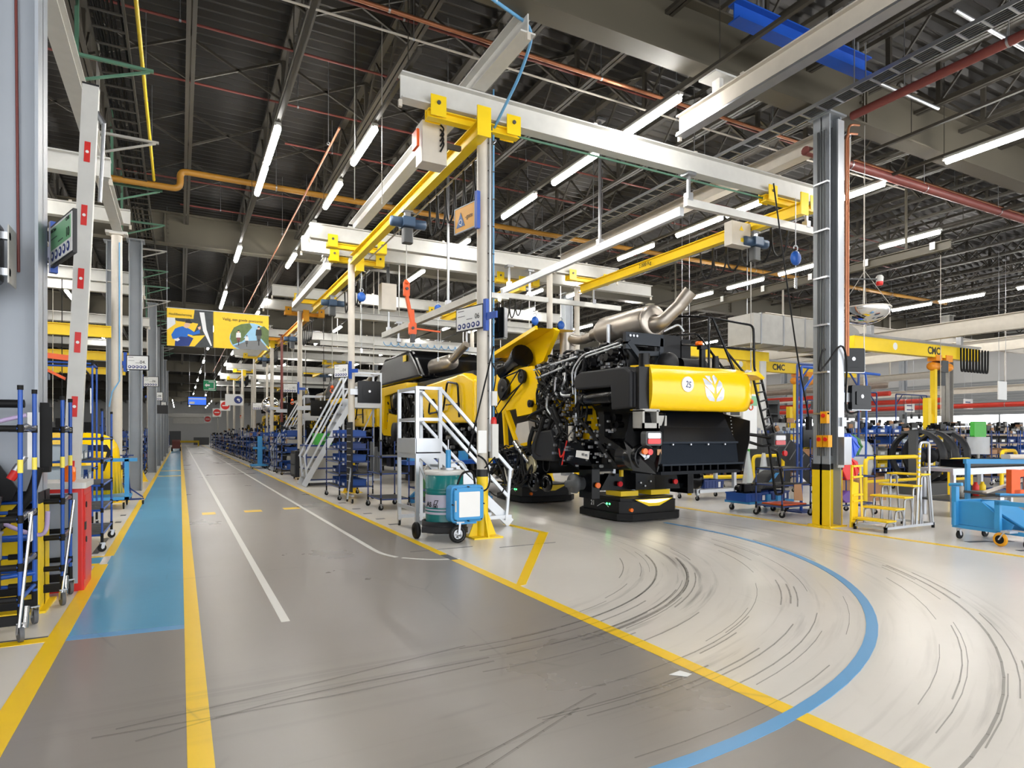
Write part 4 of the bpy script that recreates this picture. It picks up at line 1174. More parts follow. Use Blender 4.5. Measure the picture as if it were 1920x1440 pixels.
# left corner: bracket, lamp, fan drum
q = MB().box(6.32, 6.66, 7.66, 7.9, 1.62, 1.66).box(6.32, 6.36, 7.66, 7.9, 1.62, 1.94).box(6.6, 6.64, 7.66, 7.9, 1.62, 1.94).box(6.32, 6.66, 7.66, 7.9, 1.92, 1.96).box(6.32, 6.66, 7.66, 7.68, 1.62, 1.74).box(6.64, 6.84, 7.7, 7.9, 1.7, 1.86)
P('lamp_bracket', q, M['galv'], 'galvanised lamp bracket')
tail_lamp(cb, (6.46, 7.56, 1.50), O1)
q = MB().lathe([(0.0, 0.0), (0.18, 0.0), (0.2, -0.02), (0.22, 0.0), (0.22, 0.5), (0, 0.5)], (6.42, 7.72, 1.2), 'y', 20)
P('fan_drum', q, M['gloss'])
q = MB()
for k in range(3):
    a = k * 2.1 + 0.4
    q.bar((6.42, 7.70, 1.2), (6.42 + 0.15 * math.cos(a), 7.70, 1.2 + 0.15 * math.sin(a)), 0.05, 0.01, up=(0, 1, 0))
P('fan_blade', q, M['steel'])
P('side_reflector', MB().cyl((6.33, 7.60, 1.30), (6.33, 7.64, 1.30), 0.048, n=16), M['lensorange'], 'round orange reflector')
P('side_reflector', MB().cyl((6.43, 7.60, 1.29), (6.43, 7.64, 1.29), 0.048, n=16), M['lensred'], 'round red reflector')
P('tag', MB().box(6.58, 6.66, 7.62, 7.63, 1.24, 1.33), M['tan'])
# left rear charcoal cover and air tank
q = MB().prism([(7.84, 1.98), (8.34, 1.96), (8.36, 2.34), (9.40, 2.36), (9.46, 2.48), (9.40, 2.60), (9.25, 2.66), (8.0, 2.64), (7.84, 2.55)], 'x', 6.22, 6.62)
q.prism([(7.80, 1.98), (7.92, 1.98), (7.92, 2.6), (7.80, 2.55)], 'x', 6.28, 6.56)
cv = P('side_cover', q, M['plastic'], 'charcoal plastic side cover')
bm_ = cv.modifiers.new('bevel', 'BEVEL'); bm_.width = 0.035; bm_.segments = 3; bm_.limit_method = 'ANGLE'
q = MB().lathe([(0, 8.24), (0.08, 8.24), (0.125, 8.29), (0.125, 9.35), (0.08, 9.41), (0, 9.41)], (6.36, 0, 2.19), 'y', 20)
q.lathe([(0.13, 8.42), (0.13, 8.46)], (6.36, 0, 2.19), 'y', 20).lathe([(0.13, 9.2), (0.13, 9.24)], (6.36, 0, 2.19), 'y', 20)
P('air_tank', q, M['gloss'], 'glossy black air tank')
q = MB().box(6.3, 6.62, 7.72, 7.8, 1.95, 2.62).cyl((6.55, 7.9, 2.6), (6.55, 7.9, 2.85), 0.09, n=14)
P('corner_panel', q, M['black'])
# exhaust
q = MB().lathe([(0.0, 8.42), (0.2, 8.42), (0.265, 8.5), (0.265, 9.72), (0.2, 9.88), (0.11, 9.98), (0.11, 10.15)], (7.15, 0, 3.52), 'y', 24)
q.lathe([(0.0, 8.36), (0.22, 8.37), (0.285, 8.40), (0.285, 8.44), (0.22, 8.46)], (7.17, 0, 3.5), 'y', 24)
ex = P('exhaust_muffler', q, M['exhaust'], 'large stainless exhaust muffler')
q = MB().tube(smooth_path([(7.17, 8.42, 3.45), (7.2, 8.24, 3.46), (7.3, 8.1, 3.60), (7.42, 7.98, 3.76)], 4), [0.15, 0.15, 0.14, 0.13, 0.13, 0.12, 0.115, 0.11, 0.11, 0.11, 0.11, 0.11, 0.11], 18, caps=False)
q.lathe([(0.155, -0.02), (0.165, 0.0), (0.155, 0.02)], (7.18, 8.36, 3.45), 'y', 18)
a, b = Vector((7.40, 8.0, 3.74)), Vector((7.50, 7.86, 3.94))
q.tube([a, b], [0.112, 0.12], 18, caps=False).tube([b, a + (b - a) * 0.3], [0.112, 0.095], 18, caps=False)
P('tail_pipe', q, M['exhaust'], None, ex)
P('drain_pipe', MB().tube(fillet([(7.3, 8.3, 3.32), (7.55, 8.2, 3.45), (7.62, 8.15, 3.32)], 0.06), 0.022, 8), M['steel'], None, ex)
q = MB().tube(smooth_path([(7.15, 10.1, 3.50), (7.13, 10.5, 3.46), (7.10, 10.85, 3.52)], 4), 0.095, 14)
for y in (10.15, 10.4, 10.8): q.lathe([(0.1, y - 0.02), (0.108, y), (0.1, y + 0.02)], (7.13, 0, 3.48), 'y', 14)
q.cyl((7.10, 11.0, 3.0), (7.10, 11.0, 3.66), 0.16, n=18).cyl((7.10, 11.0, 2.85), (7.10, 11.0, 3.0), 0.18, n=18)
P('front_pipe', q, M['exhaust'], None, ex)
q = MB()
for y in (8.7, 9.6): q.box(7.0, 7.3, y, y + 0.06, 3.1, 3.3).bar((6.98, y + 0.03, 3.12), (7.32, y + 0.03, 3.3), 0.04, 0.04)
P('saddle', q, M['black'], None, ex)
q = MB().box(6.5, 7.3, 8.3, 8.38, 3.06, 3.26).box(6.5, 6.62, 8.3, 8.38, 2.98, 3.1).bar((6.56, 8.34, 3.1), (7.02, 8.34, 2.64), 0.1, 0.09).bar((7.28, 8.34, 3.2), (7.25, 8.34, 2.86), 0.08, 0.08).bar((7.25, 8.34, 2.9), (7.08, 8.34, 2.64), 0.08, 0.08).bar((6.8, 8.34, 2.92), (7.25, 8.34, 2.94), 0.06, 0.08)
tw = P('exhaust_tower', q, mat('tower_steel', (38, 43, 50), 0.35, 0.2), 'slate steel exhaust tower')
q = MB()
for k in range(3): q.cyl((6.58 + k * 0.07, 8.28, 3.2), (6.58 + k * 0.07, 8.3, 3.2), 0.022, n=8)
P('bolt', q, M['steel'], None, tw)
# top of the deck: box, fan, filler, beacon
q = MB().box(7.45, 8.05, 8.7, 9.3, 2.7, 3.35).rbox(8.08, 8.3, 8.7, 9.1, 2.75, 3.3, 0.04, axis='y')
P('air_filter_box', q, M['plastic'])
q = MB().lathe([(0, -0.04), (0.07, -0.05), (0.16, 0.0), (0.18, 0.05), (0.18, 0.35)], (7.35, 8.15, 2.78), 'y', 20).lathe([(0.13, 0), (0.13, 0.55)], (7.65, 8.3, 2.76), 'x', 16)
P('intake_drum', q, M['plastic'])
P('filler_neck', MB().cyl((8.1, 7.9, 2.6), (8.1, 7.9, 2.86), 0.06, n=14).cyl((8.1, 7.9, 2.86), (8.1, 7.9, 2.9), 0.05, n=14), M['black'])
P('deck_post', MB().box(7.88, 7.97, 8.0, 8.06, 2.6, 3.06).box(7.85, 8.0, 7.98, 8.08, 3.02, 3.08), M['black'])
P('beacon', MB().lathe([(0.06, 0), (0.07, 0.01), (0.06, 0.06), (0, 0.07)], (7.85, 8.03, 3.09), 'z', 14), M['lensorange'], 'orange beacon')
# handrails
q = MB()
q.tube(fillet([(7.75, 9.3, 3.8), (8.25, 8.3, 3.66), (9.48, 8.3, 3.60), (9.5, 8.3, 2.74), (9.35, 8.0, 2.62)], 0.12), 0.022, 8)
q.tube([(7.9, 8.5, 3.16), (9.5, 8.3, 3.16)], 0.02, 8).tube([(8.35, 8.3, 3.66), (8.35, 8.3, 2.62)], 0.022, 8)
q.tube(fillet([(8.2, 9.0, 2.6), (8.2, 9.0, 3.42), (8.75, 9.0, 3.5), (9.05, 8.5, 2.66)], 0.1), 0.022, 8)
q.tube([(8.45, 8.3, 3.64), (8.8, 8.1, 2.64)], 0.024, 8).tube([(8.75, 8.3, 3.1), (9.1, 8.1, 2.6)], 0.02, 8)
P('handrail', q, M['gloss'], 'black tubular handrail')
P('rear_lamp', MB().cyl((9.02, 8.05, 2.68), (9.02, 7.97, 2.66), 0.05, n=12), M['glassy'])
# yellow fin above the hood end
P('hood_fin', MB().prism([(8.45, 2.60), (8.85, 2.66), (9.02, 2.55), (8.98, 2.52), (8.8, 2.58)], 'y', 7.65, 8.2), M['myellow'])
# ladder with right lamp
q = MB()
A0, A1 = Vector((9.12, 8.0, 2.6)), Vector((9.48, 7.95, 1.35))
B0, B1 = Vector((9.38, 8.05, 2.62)), Vector((9.72, 8.0, 1.45))
q.tube([A0, A1], 0.022, 8).tube(fillet([(9.2, 8.05, 2.66), B0, B1], 0.08), 0.022, 8)
q.tube(fillet([A1, (9.62, 7.95, 0.62), (9.66, 7.95, 0.46), (9.9, 8.0, 0.46), (9.92, 8.0, 0.6), (9.76, 8.0, 1.25), (9.5, 7.96, 1.3)], 0.06), 0.024, 8)
P('ladder_rail', q, M['gloss'])
for k in range(7):
    f = 0.1 + k * 0.13
    P('ladder_rung', MB().bar(A0 + (A1 - A0) * f, B0 + (B1 - B0) * f, 0.035, 0.025), M['black'])
for z in (0.62, 0.95): P('ladder_rung', MB().bar((9.58 + (0.95 - z) * 0.1, 7.95, z), (9.86 + (0.95 - z) * 0.1, 8.0, z), 0.06, 0.03), M['black'])
q = MB().tube(smooth_path([(8.8, 8.1, 1.5), (9.0, 7.95, 1.42), (9.25, 7.9, 1.36), (9.45, 7.9, 1.38)], 4), 0.025, 6).tube([(8.6, 8.3, 1.62), (9.2, 8.0, 1.55), (9.5, 7.9, 1.5)], 0.03, 6)
P('lamp_arm', q, M['black'])
tail_lamp(cb, (9.62, 7.82, 1.46), O1)
P('side_reflector', MB().cyl((9.74, 7.80, 1.22), (9.74, 7.84, 1.22), 0.05, n=16), M['lensred'], 'round red reflector')
# left flank: yellow inner panels, pulleys, tubes, hoses
P('flank_panel', MB().prism([(9.3, 1.35), (10.9, 1.30), (11.1, 1.9), (11.1, 2.45), (10.2, 2.6), (9.5, 2.0)], 'x', 6.66, 6.74), M['myellow'], 'yellow inner flank sheet')
P('flank_rail', MB().bar((6.52, 9.55, 1.38), (6.52, 11.0, 1.36), 0.06, 0.1).bar((6.55, 9.6, 1.4), (6.55, 10.6, 2.4), 0.07, 0.07).bar((6.55, 10.5, 1.4), (6.55, 11.1, 2.3), 0.06, 0.06), M['myellow'])
q = MB().prism([(11.0, 2.2), (13.0, 2.05), (13.1, 2.9), (12.6, 3.0), (11.3, 2.98), (10.95, 2.75)], 'x', 6.42, 6.5)
q.prism([(11.25, 2.0), (11.9, 1.95), (12.0, 2.25), (11.2, 2.3)], 'x', 6.40, 6.5)
P('pulley_plate', q, M['myellow'], 'yellow pulley side plate')
q = MB().add([(6.35, 13.2, 3.35), (6.35, 11.0, 3.72), (7.3, 11.0, 3.74), (7.3, 13.2, 3.4)], [(0, 1, 2, 3)])
q.prism([(13.2, 2.95), (13.2, 3.38), (11.0, 3.75), (10.9, 3.68), (11.4, 3.1), (12.2, 2.95)], 'x', 6.75, 6.85)
q.bar((6.36, 13.2, 3.36), (6.36, 11.0, 3.72), 0.05, 0.08)
P('upper_shroud', q, M['myellow'], 'yellow upper air shroud')
q = MB().tube(smooth_path([(6.55, 12.6, 3.02), (6.5, 12.2, 3.12), (6.45, 11.75, 3.25)], 5), [0.3, 0.28, 0.24, 0.2, 0.2, 0.2, 0.21, 0.22, 0.24, 0.25, 0.25], 18)
P('intake_duct', q, M['gloss'], 'glossy black intake duct')
for c, r in (((12.45, 2.58), 0.24), ((11.6, 2.78), 0.14), ((11.25, 2.2), 0.08)):
    P('pulley', pulley((6.36, c[0], c[1]), r, 0.07), M['black'])
P('drive_belt', belt(6.34, (12.45, 2.58), 0.25, (11.6, 2.78), 0.14), M['rubber'])
P('drive_belt', belt(6.31, (12.9, 1.95), 0.1, (11.6, 2.78), 0.15, 0.03), M['rubber'])
for c, r in (((10.55, 1.72), 0.15), ((10.30, 1.66), 0.17), ((10.4, 2.86), 0.1), ((10.7, 2.72), 0.09)):
    P('pulley', pulley((6.38, c[0], c[1]), r, 0.08), M['dgrey'])
P('drive_belt', belt(6.36, (10.55, 1.72), 0.15, (10.62, 0.95), 0.12, 0.02), M['rubber'])
P('grain_tank_piece', MB().prism([(10.75, 1.45), (11.1, 1.5), (11.15, 1.95), (10.8, 1.9)], 'x', 6.45, 6.6).prism([(11.4, 1.4), (12.2, 1.35), (12.0, 1.8), (11.5, 1.85)], 'x', 6.45, 6.6), mat('raw_panel', (196, 190, 180), 0.6))
P('rear_yellow_frame', MB().bar((6.45, 11.9, 1.3), (6.45, 12.5, 2.1), 0.1, 0.1).bar((6.45, 12.6, 1.25), (6.45, 11.2, 1.4), 0.07, 0.07).bar((6.45, 12.5, 1.3), (6.45, 12.6, 2.1), 0.08, 0.08), M['myellow'])
q = MB()
q.tube(fillet([(6.36, 9.55, 1.62), (6.36, 9.6, 2.72), (6.4, 9.35, 2.95), (6.5, 8.4, 3.05)], 0.12), 0.02, 8)
q.tube(fillet([(6.33, 9.62, 2.3), (6.33, 9.66, 2.74), (6.38, 9.4, 2.99), (6.5, 8.5, 3.1)], 0.12), 0.016, 8)
q.tube([(6.3, 11.0, 2.86), (6.4, 9.6, 2.98)], 0.022, 8).tube([(6.3, 10.8, 2.7), (6.35, 10.0, 2.82)], 0.022, 8)
q.cyl((6.85, 9.25, 3.15), (6.85, 9.25, 3.55), 0.035, n=10)
P('steel_tube', q, M['alu'], 'bright steel pipes')
q = MB().tube(smooth_path([(6.35, 9.9, 2.7), (6.3, 9.85, 2.55), (6.34, 10.0, 2.45), (6.3, 9.95, 2.3), (6.34, 9.7, 2.28)], 4), 0.03, 8).tube(smooth_path([(6.3, 10.45, 2.3), (6.3, 10.5, 2.1), (6.3, 10.35, 1.95), (6.35, 10.3, 1.85)], 4), 0.028, 8).tube(smooth_path([(6.3, 10.15, 2.65), (6.3, 10.2, 2.4), (6.3, 10.1, 2.3)], 4), 0.028, 8)
P('cast_elbow', q, M['steel'])
stuff(P('hoses', hoses(3, 6.42, 9.35, 11.0, 1.3, 2.95, 64, 0.022), M['rubber']))
stuff(P('thin_lines', hoses(4, 6.36, 9.5, 10.9, 1.4, 2.9, 26, 0.008, 1.0), M['black']))
stuff(P('fittings', fittings(5, 6.36, 9.4, 10.95, 1.3, 2.95, 170, 0.026), M['steel']))
stuff(P('brackets', fittings(6, 6.5, 8.4, 11.0, 1.0, 3.0, 120, 0.06), M['black']))
q = hoses(8, 6.35, 10.0, 11.2, 1.2, 2.1, 8, 0.035, 1.2)
stuff(P('thick_hoses', q, M['rubber']))
stuff(P('engine_clutter', hoses(9, 6.75, 8.6, 11.0, 2.66, 3.15, 56, 0.028).box(6.6, 7.0, 9.0, 9.4, 2.7, 2.95).box(6.6, 6.9, 9.7, 10.1, 2.7, 2.9), M['black']))
stuff(P('engine_fittings', fittings(10, 6.62, 8.6, 10.95, 2.7, 3.12, 110, 0.026), M['steel']))
P('red_valve', MB().tube(smooth_path([(6.32, 9.85, 1.35), (6.3, 9.9, 1.2), (6.3, 10.0, 1.15), (6.3, 10.05, 1.3)], 4), 0.018, 6).cyl((6.3, 9.78, 1.45), (6.3, 9.95, 1.0), 0.014, n=6), M['red'])
P('filter_can', MB().cyl((6.36, 9.72, 1.45), (6.36, 9.72, 1.72), 0.06, n=14), M['cream'])
q = MB().prism([(10.2, 1.05), (11.0, 1.05), (11.05, 1.35), (10.85, 1.62), (10.3, 1.66), (10.15, 1.4)], 'x', 6.25, 6.7)
tk = P('side_tank', q, M['plastic'], 'charcoal plastic side tank')
bm_ = tk.modifiers.new('bevel', 'BEVEL'); bm_.width = 0.04; bm_.segments = 3; bm_.limit_method = 'ANGLE'
# lower body
q = MB().prism([(8.2, 1.0), (9.6, 0.92), (10.2, 1.1), (10.2, 1.45), (8.3, 1.5)], 'x', 6.45, 8.6)
q.prism([(9.0, 1.05), (10.0, 1.05), (10.0, 1.4), (9.3, 1.42)], 'x', 6.3, 6.46)
P('lower_chassis', q, M['gloss'])
q = MB().bar((6.3, 8.9, 1.6), (6.3, 8.0, 1.25), 0.05, 0.1).bar((6.3, 9.2, 1.75), (6.3, 8.3, 1.05), 0.05, 0.08).box(6.28, 6.4, 8.6, 8.75, 1.4, 1.9)
P('strut', q, M['black'])
P('paper_label', MB().prism([(9.05, 1.13), (9.45, 1.16), (9.42, 1.28), (9.02, 1.27)], 'x', 6.27, 6.28), M['paper'])
P('copper_sheet', MB().box(6.6, 7.6, 8.45, 8.5, 0.99, 1.13), mat('primer_sheet', (176, 134, 116), 0.5))
q = MB().box(6.6, 8.5, 11.3, 13.3, 0.75, 1.35).prism([(11.0, 0.5), (12.2, 0.45), (13.2, 0.75), (13.2, 1.2), (11.0, 1.25)], 'x', 6.35, 6.6)
P('front_chassis', q, M['gloss'])
stuff(P('front_hoses', hoses(12, 6.3, 11.0, 12.9, 0.5, 1.3, 24, 0.018, 0.8), M['rubber']))
stuff(P('chassis_fittings', fittings(14, 6.28, 8.3, 10.2, 1.0, 1.9, 60, 0.022), M['steel']))
stuff(P('front_fittings', fittings(13, 6.32, 10.9, 13.0, 0.5, 1.35, 60, 0.025), M['steel']))
P('brake_disc', MB().cyl((6.26, 11.05, 0.95), (6.3, 11.05, 0.95), 0.17, n=20).lathe([(0.17, -0.02), (0.19, 0), (0.17, 0.02)], (6.26, 11.05, 0.95), 'x', 20), mat('brass_disc', (196, 186, 150), 0.3, 0.6))
P('cylinder_rod', MB().cyl((6.3, 11.6, 1.25), (6.25, 11.1, 1.0), 0.05, n=12).cyl((6.3, 11.8, 1.4), (6.3, 11.6, 1.25), 0.07, n=12), M['chrome'])
P('hub_coil', MB().lathe([(0.12, 0), (0.2, 0.02), (0.2, 0.08), (0.1, 0.1)], (6.25, 11.0, 0.62), 'x', 18).lathe([(0.1, 0), (0.17, 0.02), (0.17, 0.08), (0.08, 0.1)], (6.25, 10.5, 0.62), 'x', 18), M['gloss'])
P('white_tube', MB().tube(fillet([(6.25, 12.2, 0.85), (6.22, 12.0, 0.55), (6.22, 11.8, 0.62), (6.22, 11.75, 0.85)], 0.05), 0.018, 6), M['cream'])
P('front_yellow_block', MB().box(6.5, 6.8, 12.5, 12.8, 0.42, 0.75), M['yellow'])
# rear axle
q = MB().box(6.4, 9.0, 9.45, 9.7, 0.6, 0.82).prism([(6.7, 0.55), (8.6, 0.52), (8.5, 0.8), (6.9, 0.85)], 'y', 9.3, 9.45).box(7.35, 7.8, 9.1, 9.7, 0.55, 1.0)
q.box(6.45, 6.62, 9.2, 9.6, 0.42, 1.0).box(8.7, 8.85, 9.2, 9.7, 0.42, 1.0)
ax = P('rear_axle', q, M['gloss'])
P('wheel_hub', MB().lathe([(0, -0.32), (0.06, -0.32), (0.07, -0.2), (0.17, -0.2), (0.18, -0.12), (0.12, -0.1), (0.12, 0.1)], (6.42, 9.5, 0.68), 'x', 18), M['dgrey'], None, ax)
P('wheel_hub', MB().lathe([(0.12, -0.1), (0.1, 0.2), (0.2, 0.22), (0.22, 0.3), (0.1, 0.32), (0.0, 0.32)], (9.0, 9.6, 0.66), 'x', 18), M['gloss'], None, ax)
P('side_reflector', MB().cyl((6.55, 9.14, 0.66), (6.55, 9.18, 0.66), 0.05, n=14), M['lensorange'], 'orange axle reflector', ax)
P('side_reflector', MB().cyl((7.1, 9.22, 0.66), (7.1, 9.26, 0.66), 0.05, n=14), M['lensred'], 'red axle reflector', ax)
P('side_reflector', MB().cyl((8.42, 9.22, 0.66), (8.42, 9.26, 0.66), 0.05, n=14), M['lensred'], 'red axle reflector', ax)
q = MB()
for x, z in ((7.45, 0.95), (7.5, 0.9), (7.66, 0.93), (7.7, 0.84), (7.45, 0.68), (7.55, 0.62), (7.68, 0.7)): q.cyl((x, 9.07, z), (x, 9.1, z), 0.018, n=6)
P('bolt', q, M['steel'], None, ax)
P('support_pad', MB().box(7.05, 7.45, 9.15, 9.6, 0.44, 0.53).box(7.75, 8.2, 9.15, 9.6, 0.44, 0.53).box(7.05, 7.1, 9.14, 9.2, 0.8, 0.92).box(8.3, 8.35, 9.14, 9.2, 0.8, 0.92), M['yellow'], 'yellow support pads', ax)

# ---------------------------------------------------------------- driverless carriers
def carrier(label, loc, lamp=True):
    t = thing('transport_carrier', label, 'carrier', loc)
    w, l = 0.66, 0.72
    oct_ = lambda a, b, c: [(-a, -b + c), (-a + c, -b), (a - c, -b), (a, -b + c), (a, b - c), (a - c, b), (-a + c, b), (-a, b - c)]
    part('body', MB().prism(oct_(w, l, 0.16), 'z', 0.05, 0.36).prism(oct_(w - 0.04, l - 0.04, 0.14), 'z', 0.36, 0.42), M['black'], t)
    part('bumper_skirt', MB().prism(oct_(w + 0.07, l + 0.07, 0.2), 'z', 0.03, 0.15), M['rubber'], t)
    q = MB()
    for sx in (-0.4, 0.4):
        for sy in (-0.45, 0.45): q.cyl((sx - 0.03, sy, 0.06), (sx + 0.03, sy, 0.06), 0.06, n=12)
    part('wheel', q, M['rubber'], t)
    part('yellow_nose', MB().prism([(-0.44, 0.40), (0.44, 0.40), (0.12, 0.27), (-0.12, 0.27)], 'y', -l - 0.012, -l), M['yellow'], t)
    if lamp:
        part('nose_lamp', MB().prism([(-0.36, 0.385), (0.36, 0.385), (0.1, 0.33), (-0.1, 0.33)], 'y', -l - 0.016, -l - 0.012), M['headlamp'], t)
    part('status_led', MB().box(-w - 0.004, -w, -0.3, -0.26, 0.28, 0.31).box(-w - 0.004, -w, -0.22, -0.18, 0.28, 0.31), M['led'], t)
    part('push_button', MB().cyl((-0.52, -l + 0.02, 0.22), (-0.52, -l - 0.03, 0.22), 0.035, n=12), M['lensorange'], t)
    text('lettering', '21', 0.13, M['paper'], t, (-w - 0.003, 0.25, 0.27), (PI / 2, 0, -PI / 2))
    q = MB().tube(smooth_path([(-w - 0.004, 0.1, 0.22), (-w - 0.004, -0.1, 0.3), (-w - 0.004, -0.25, 0.24)], 4), 0.006, 5)
    part('swoosh', q, M['paper'], t)
    return t
carrier('low black driverless carrier with lit yellow nose under the combine rear', (7.60, 9.62, 0))
carrier('low black driverless carrier under the front of the nearest combine', (7.56, 13.15, 0), False)

# ---------------------------------------------------------------- machines further along
def further_combine(label, dy):
    off = (7.4, 17.5, 0)
    t = thing('combine_harvester', label, 'combine harvester', (off[0], off[1] + dy, 0))
    p = lambda n_, q_, m_, l_=None: part(n_, q_, m_, t, off, l_)
    p('body_core', MB().box(6.6, 8.9, 14.6, 22.4, 1.1, 3.2).box(6.8, 8.6, 15.0, 21.5, 0.6, 1.1), M['black'])
    q = MB().prism([(13.9, 1.85), (17.4, 1.9), (17.6, 2.6), (17.3, 3.0), (14.6, 3.12), (13.9, 2.9)], 'x', 6.28, 6.6)
    o = p('side_panel', q, M['myellow'], 'yellow left side panel')
    b = o.modifiers.new('bevel', 'BEVEL'); b.width = 0.06; b.segments = 3
    q = MB().tube(fillet([(6.2, 14.6, 2.0), (6.2, 14.7, 2.85), (6.2, 15.4, 2.95), (6.2, 15.7, 2.2), (6.2, 16.8, 2.15), (6.2, 16.7, 2.5), (6.2, 16.4, 2.55), (6.2, 15.9, 1.9)], 0.1), 0.03, 6)
    q.tube([(6.2, 14.6, 2.35), (6.2, 15.5, 2.35)], 0.02, 6)
    p('handrail', q, M['gloss'], 'black folded handrail')
    q = MB().prism([(18.2, 3.3), (18.9, 3.95), (19.4, 4.3), (22.2, 4.3), (23.4, 3.6), (23.4, 3.3)], 'x', 6.5, 8.9)
    o = p('tank_cover', q, M['gloss'], 'glossy black grain tank cover')
    b = o.modifiers.new('bevel', 'BEVEL'); b.width = 0.12; b.segments = 3
    p('warning_label', MB().box(6.45, 6.47, 19.6, 19.9, 3.95, 4.15), M['yellow'])
    q = MB().tube(smooth_path([(6.9, 19.9, 3.2), (6.9, 19.7, 3.5), (6.9, 19.2, 3.4), (6.9, 18.6, 3.5), (6.9, 18.0, 3.62)], 4), 0.1, 10)
    q.lathe([(0.1, 18.3), (0.22, 18.2), (0.22, 16.8), (0, 16.75)], (6.9, 0, 3.66), 'y', 18).tube([(6.9, 16.8, 3.7), (7.1, 16.2, 4.1)], 0.11, 12)
    p('exhaust', q, M['exhaust'], 'stainless exhaust with raised tail pipe')
    q = MB().prism([(18.9, 3.2), (21.7, 3.2), (22.3, 3.0), (22.3, 1.9), (21.4, 1.75), (21.3, 2.9), (18.9, 3.0)], 'x', 6.25, 6.65).prism([(21.2, 1.75), (22.3, 1.95), (21.6, 1.55), (20.2, 1.5), (20.0, 2.2), (21.0, 2.3)], 'x', 6.3, 6.5)
    o = p('front_shroud', q, M['myellow'], 'yellow front shroud')
    p('round_intake', MB().lathe([(0, -0.02), (0.3, 0), (0.38, 0.05), (0.38, 0.3)], (6.3, 20.4, 2.75), 'x', 18), M['gloss'])
    stuff(p('hoses', hoses(21, 6.4, 17.6, 22.3, 1.2, 3.0, 50, 0.03, 1.0), M['rubber']))
    stuff(p('fittings', fittings(22, 6.4, 14.0, 22.3, 1.0, 2.9, 110, 0.05), M['steel']))
    stuff(p('brackets', fittings(23, 6.5, 14.0, 22.3, 0.7, 1.9, 120, 0.1), M['black']))
    p('front_drum', MB().cyl((6.2, 22.0, 0.9), (8.9, 22.0, 0.9), 0.45, n=18), M['gloss'])
    p('axle', MB().box(6.2, 9.1, 15.3, 15.7, 0.5, 0.85).box(6.2, 9.1, 20.4, 20.9, 0.5, 0.9).lathe([(0, -0.1), (0.2, -0.1), (0.2, 0.1)], (6.2, 15.5, 0.65), 'x', 14), M['gloss'])
    p('support_stand', MB().box(6.9, 7.2, 15.2, 15.8, 0, 0.5).box(8.1, 8.4, 15.2, 15.8, 0, 0.5).box(6.9, 7.2, 20.3, 21, 0, 0.5).box(8.1, 8.4, 20.3, 21, 0, 0.5), M['black'])
    return t
k2 = further_combine('second yellow and black combine harvester behind the aluminium steps', 0)
for i, dy in enumerate((9.4, 18.2, 27, 36)):
    copy_tree(k2, 'yellow and black combine harvester further up the line, %s beyond the aluminium steps' % ORD[i + 1], (7.4, 17.5 + dy, 0))
# ---------------------------------------------------------------- casters, racks, bins
def caster_mb(r=0.05):
    w = MB().cyl((-0.014, 0, r), (0.014, 0, r), r, n=14)
    f = MB().box(-0.03, 0.03, -0.03, 0.03, 2 * r + 0.015, 2 * r + 0.025).bar((0.022, 0.0, r), (0.022, -0.015, 2 * r + 0.02), 0.005, 0.04).bar((-0.022, 0.0, r), (-0.022, -0.015, 2 * r + 0.02), 0.005, 0.04).cyl((-0.026, 0, r), (0.026, 0, r), 0.012, n=8)
    return w, f
_cast = {}
def caster(t, x, y, r=0.05, rz=0.0, tyre=None):
    k = (r, (tyre or M['rubber']).name)
    if k not in _cast:
        w, f = caster_mb(r)
        _cast[k] = (f.mesh('caster_fork', M['steel']), w.mesh('caster_wheel', tyre or M['rubber']))
    f = link('caster_fork', _cast[k][0], t, (x, y, 0), rz)
    link('caster_wheel', _cast[k][1], f)
    return 2 * r + 0.025

_bins = {}
def bin_mesh(w, d, h, m, slant=True):
    k = (round(w, 3), round(d, 3), round(h, 3), m.name, slant)
    if k not in _bins:
        q = MB(); t = 0.008
        q.box(-w / 2, w / 2, -d / 2, d / 2, 0, t)
        q.box(-w / 2, -w / 2 + t, -d / 2, d / 2, 0, h).box(w / 2 - t, w / 2, -d / 2, d / 2, 0, h)
        q.box(-w / 2, w / 2, d / 2 - t, d / 2, 0, h).box(-w / 2, w / 2, -d / 2, -d / 2 + t, 0, h * (0.6 if slant else 1.0))
        q.box(-w / 2 - 0.008, w / 2 + 0.008, d / 2 - 0.01, d / 2 + 0.008, h - 0.02, h)
        q.box(-w / 2 - 0.008, -w / 2 + 0.006, -d / 2, d / 2, h - 0.02, h).box(w / 2 - 0.006, w / 2 + 0.008, -d / 2, d / 2, h - 0.02, h)
        q.box(-w * 0.2, w * 0.2, -d / 2 - 0.004, -d / 2, h * 0.12, h * 0.45, 1)
        _bins[k] = q.mesh('parts_bin', [m, M['paper']])
    return _bins[k]
def put_bin(label, loc, rz, w, d, h, m, name='parts_bin', cat='bin', group='parts bins on the racks'):
    o = link(name, bin_mesh(w, d, h, m), None, loc, rz, label)
    o['category'] = cat
    if group: o['group'] = group
    return o

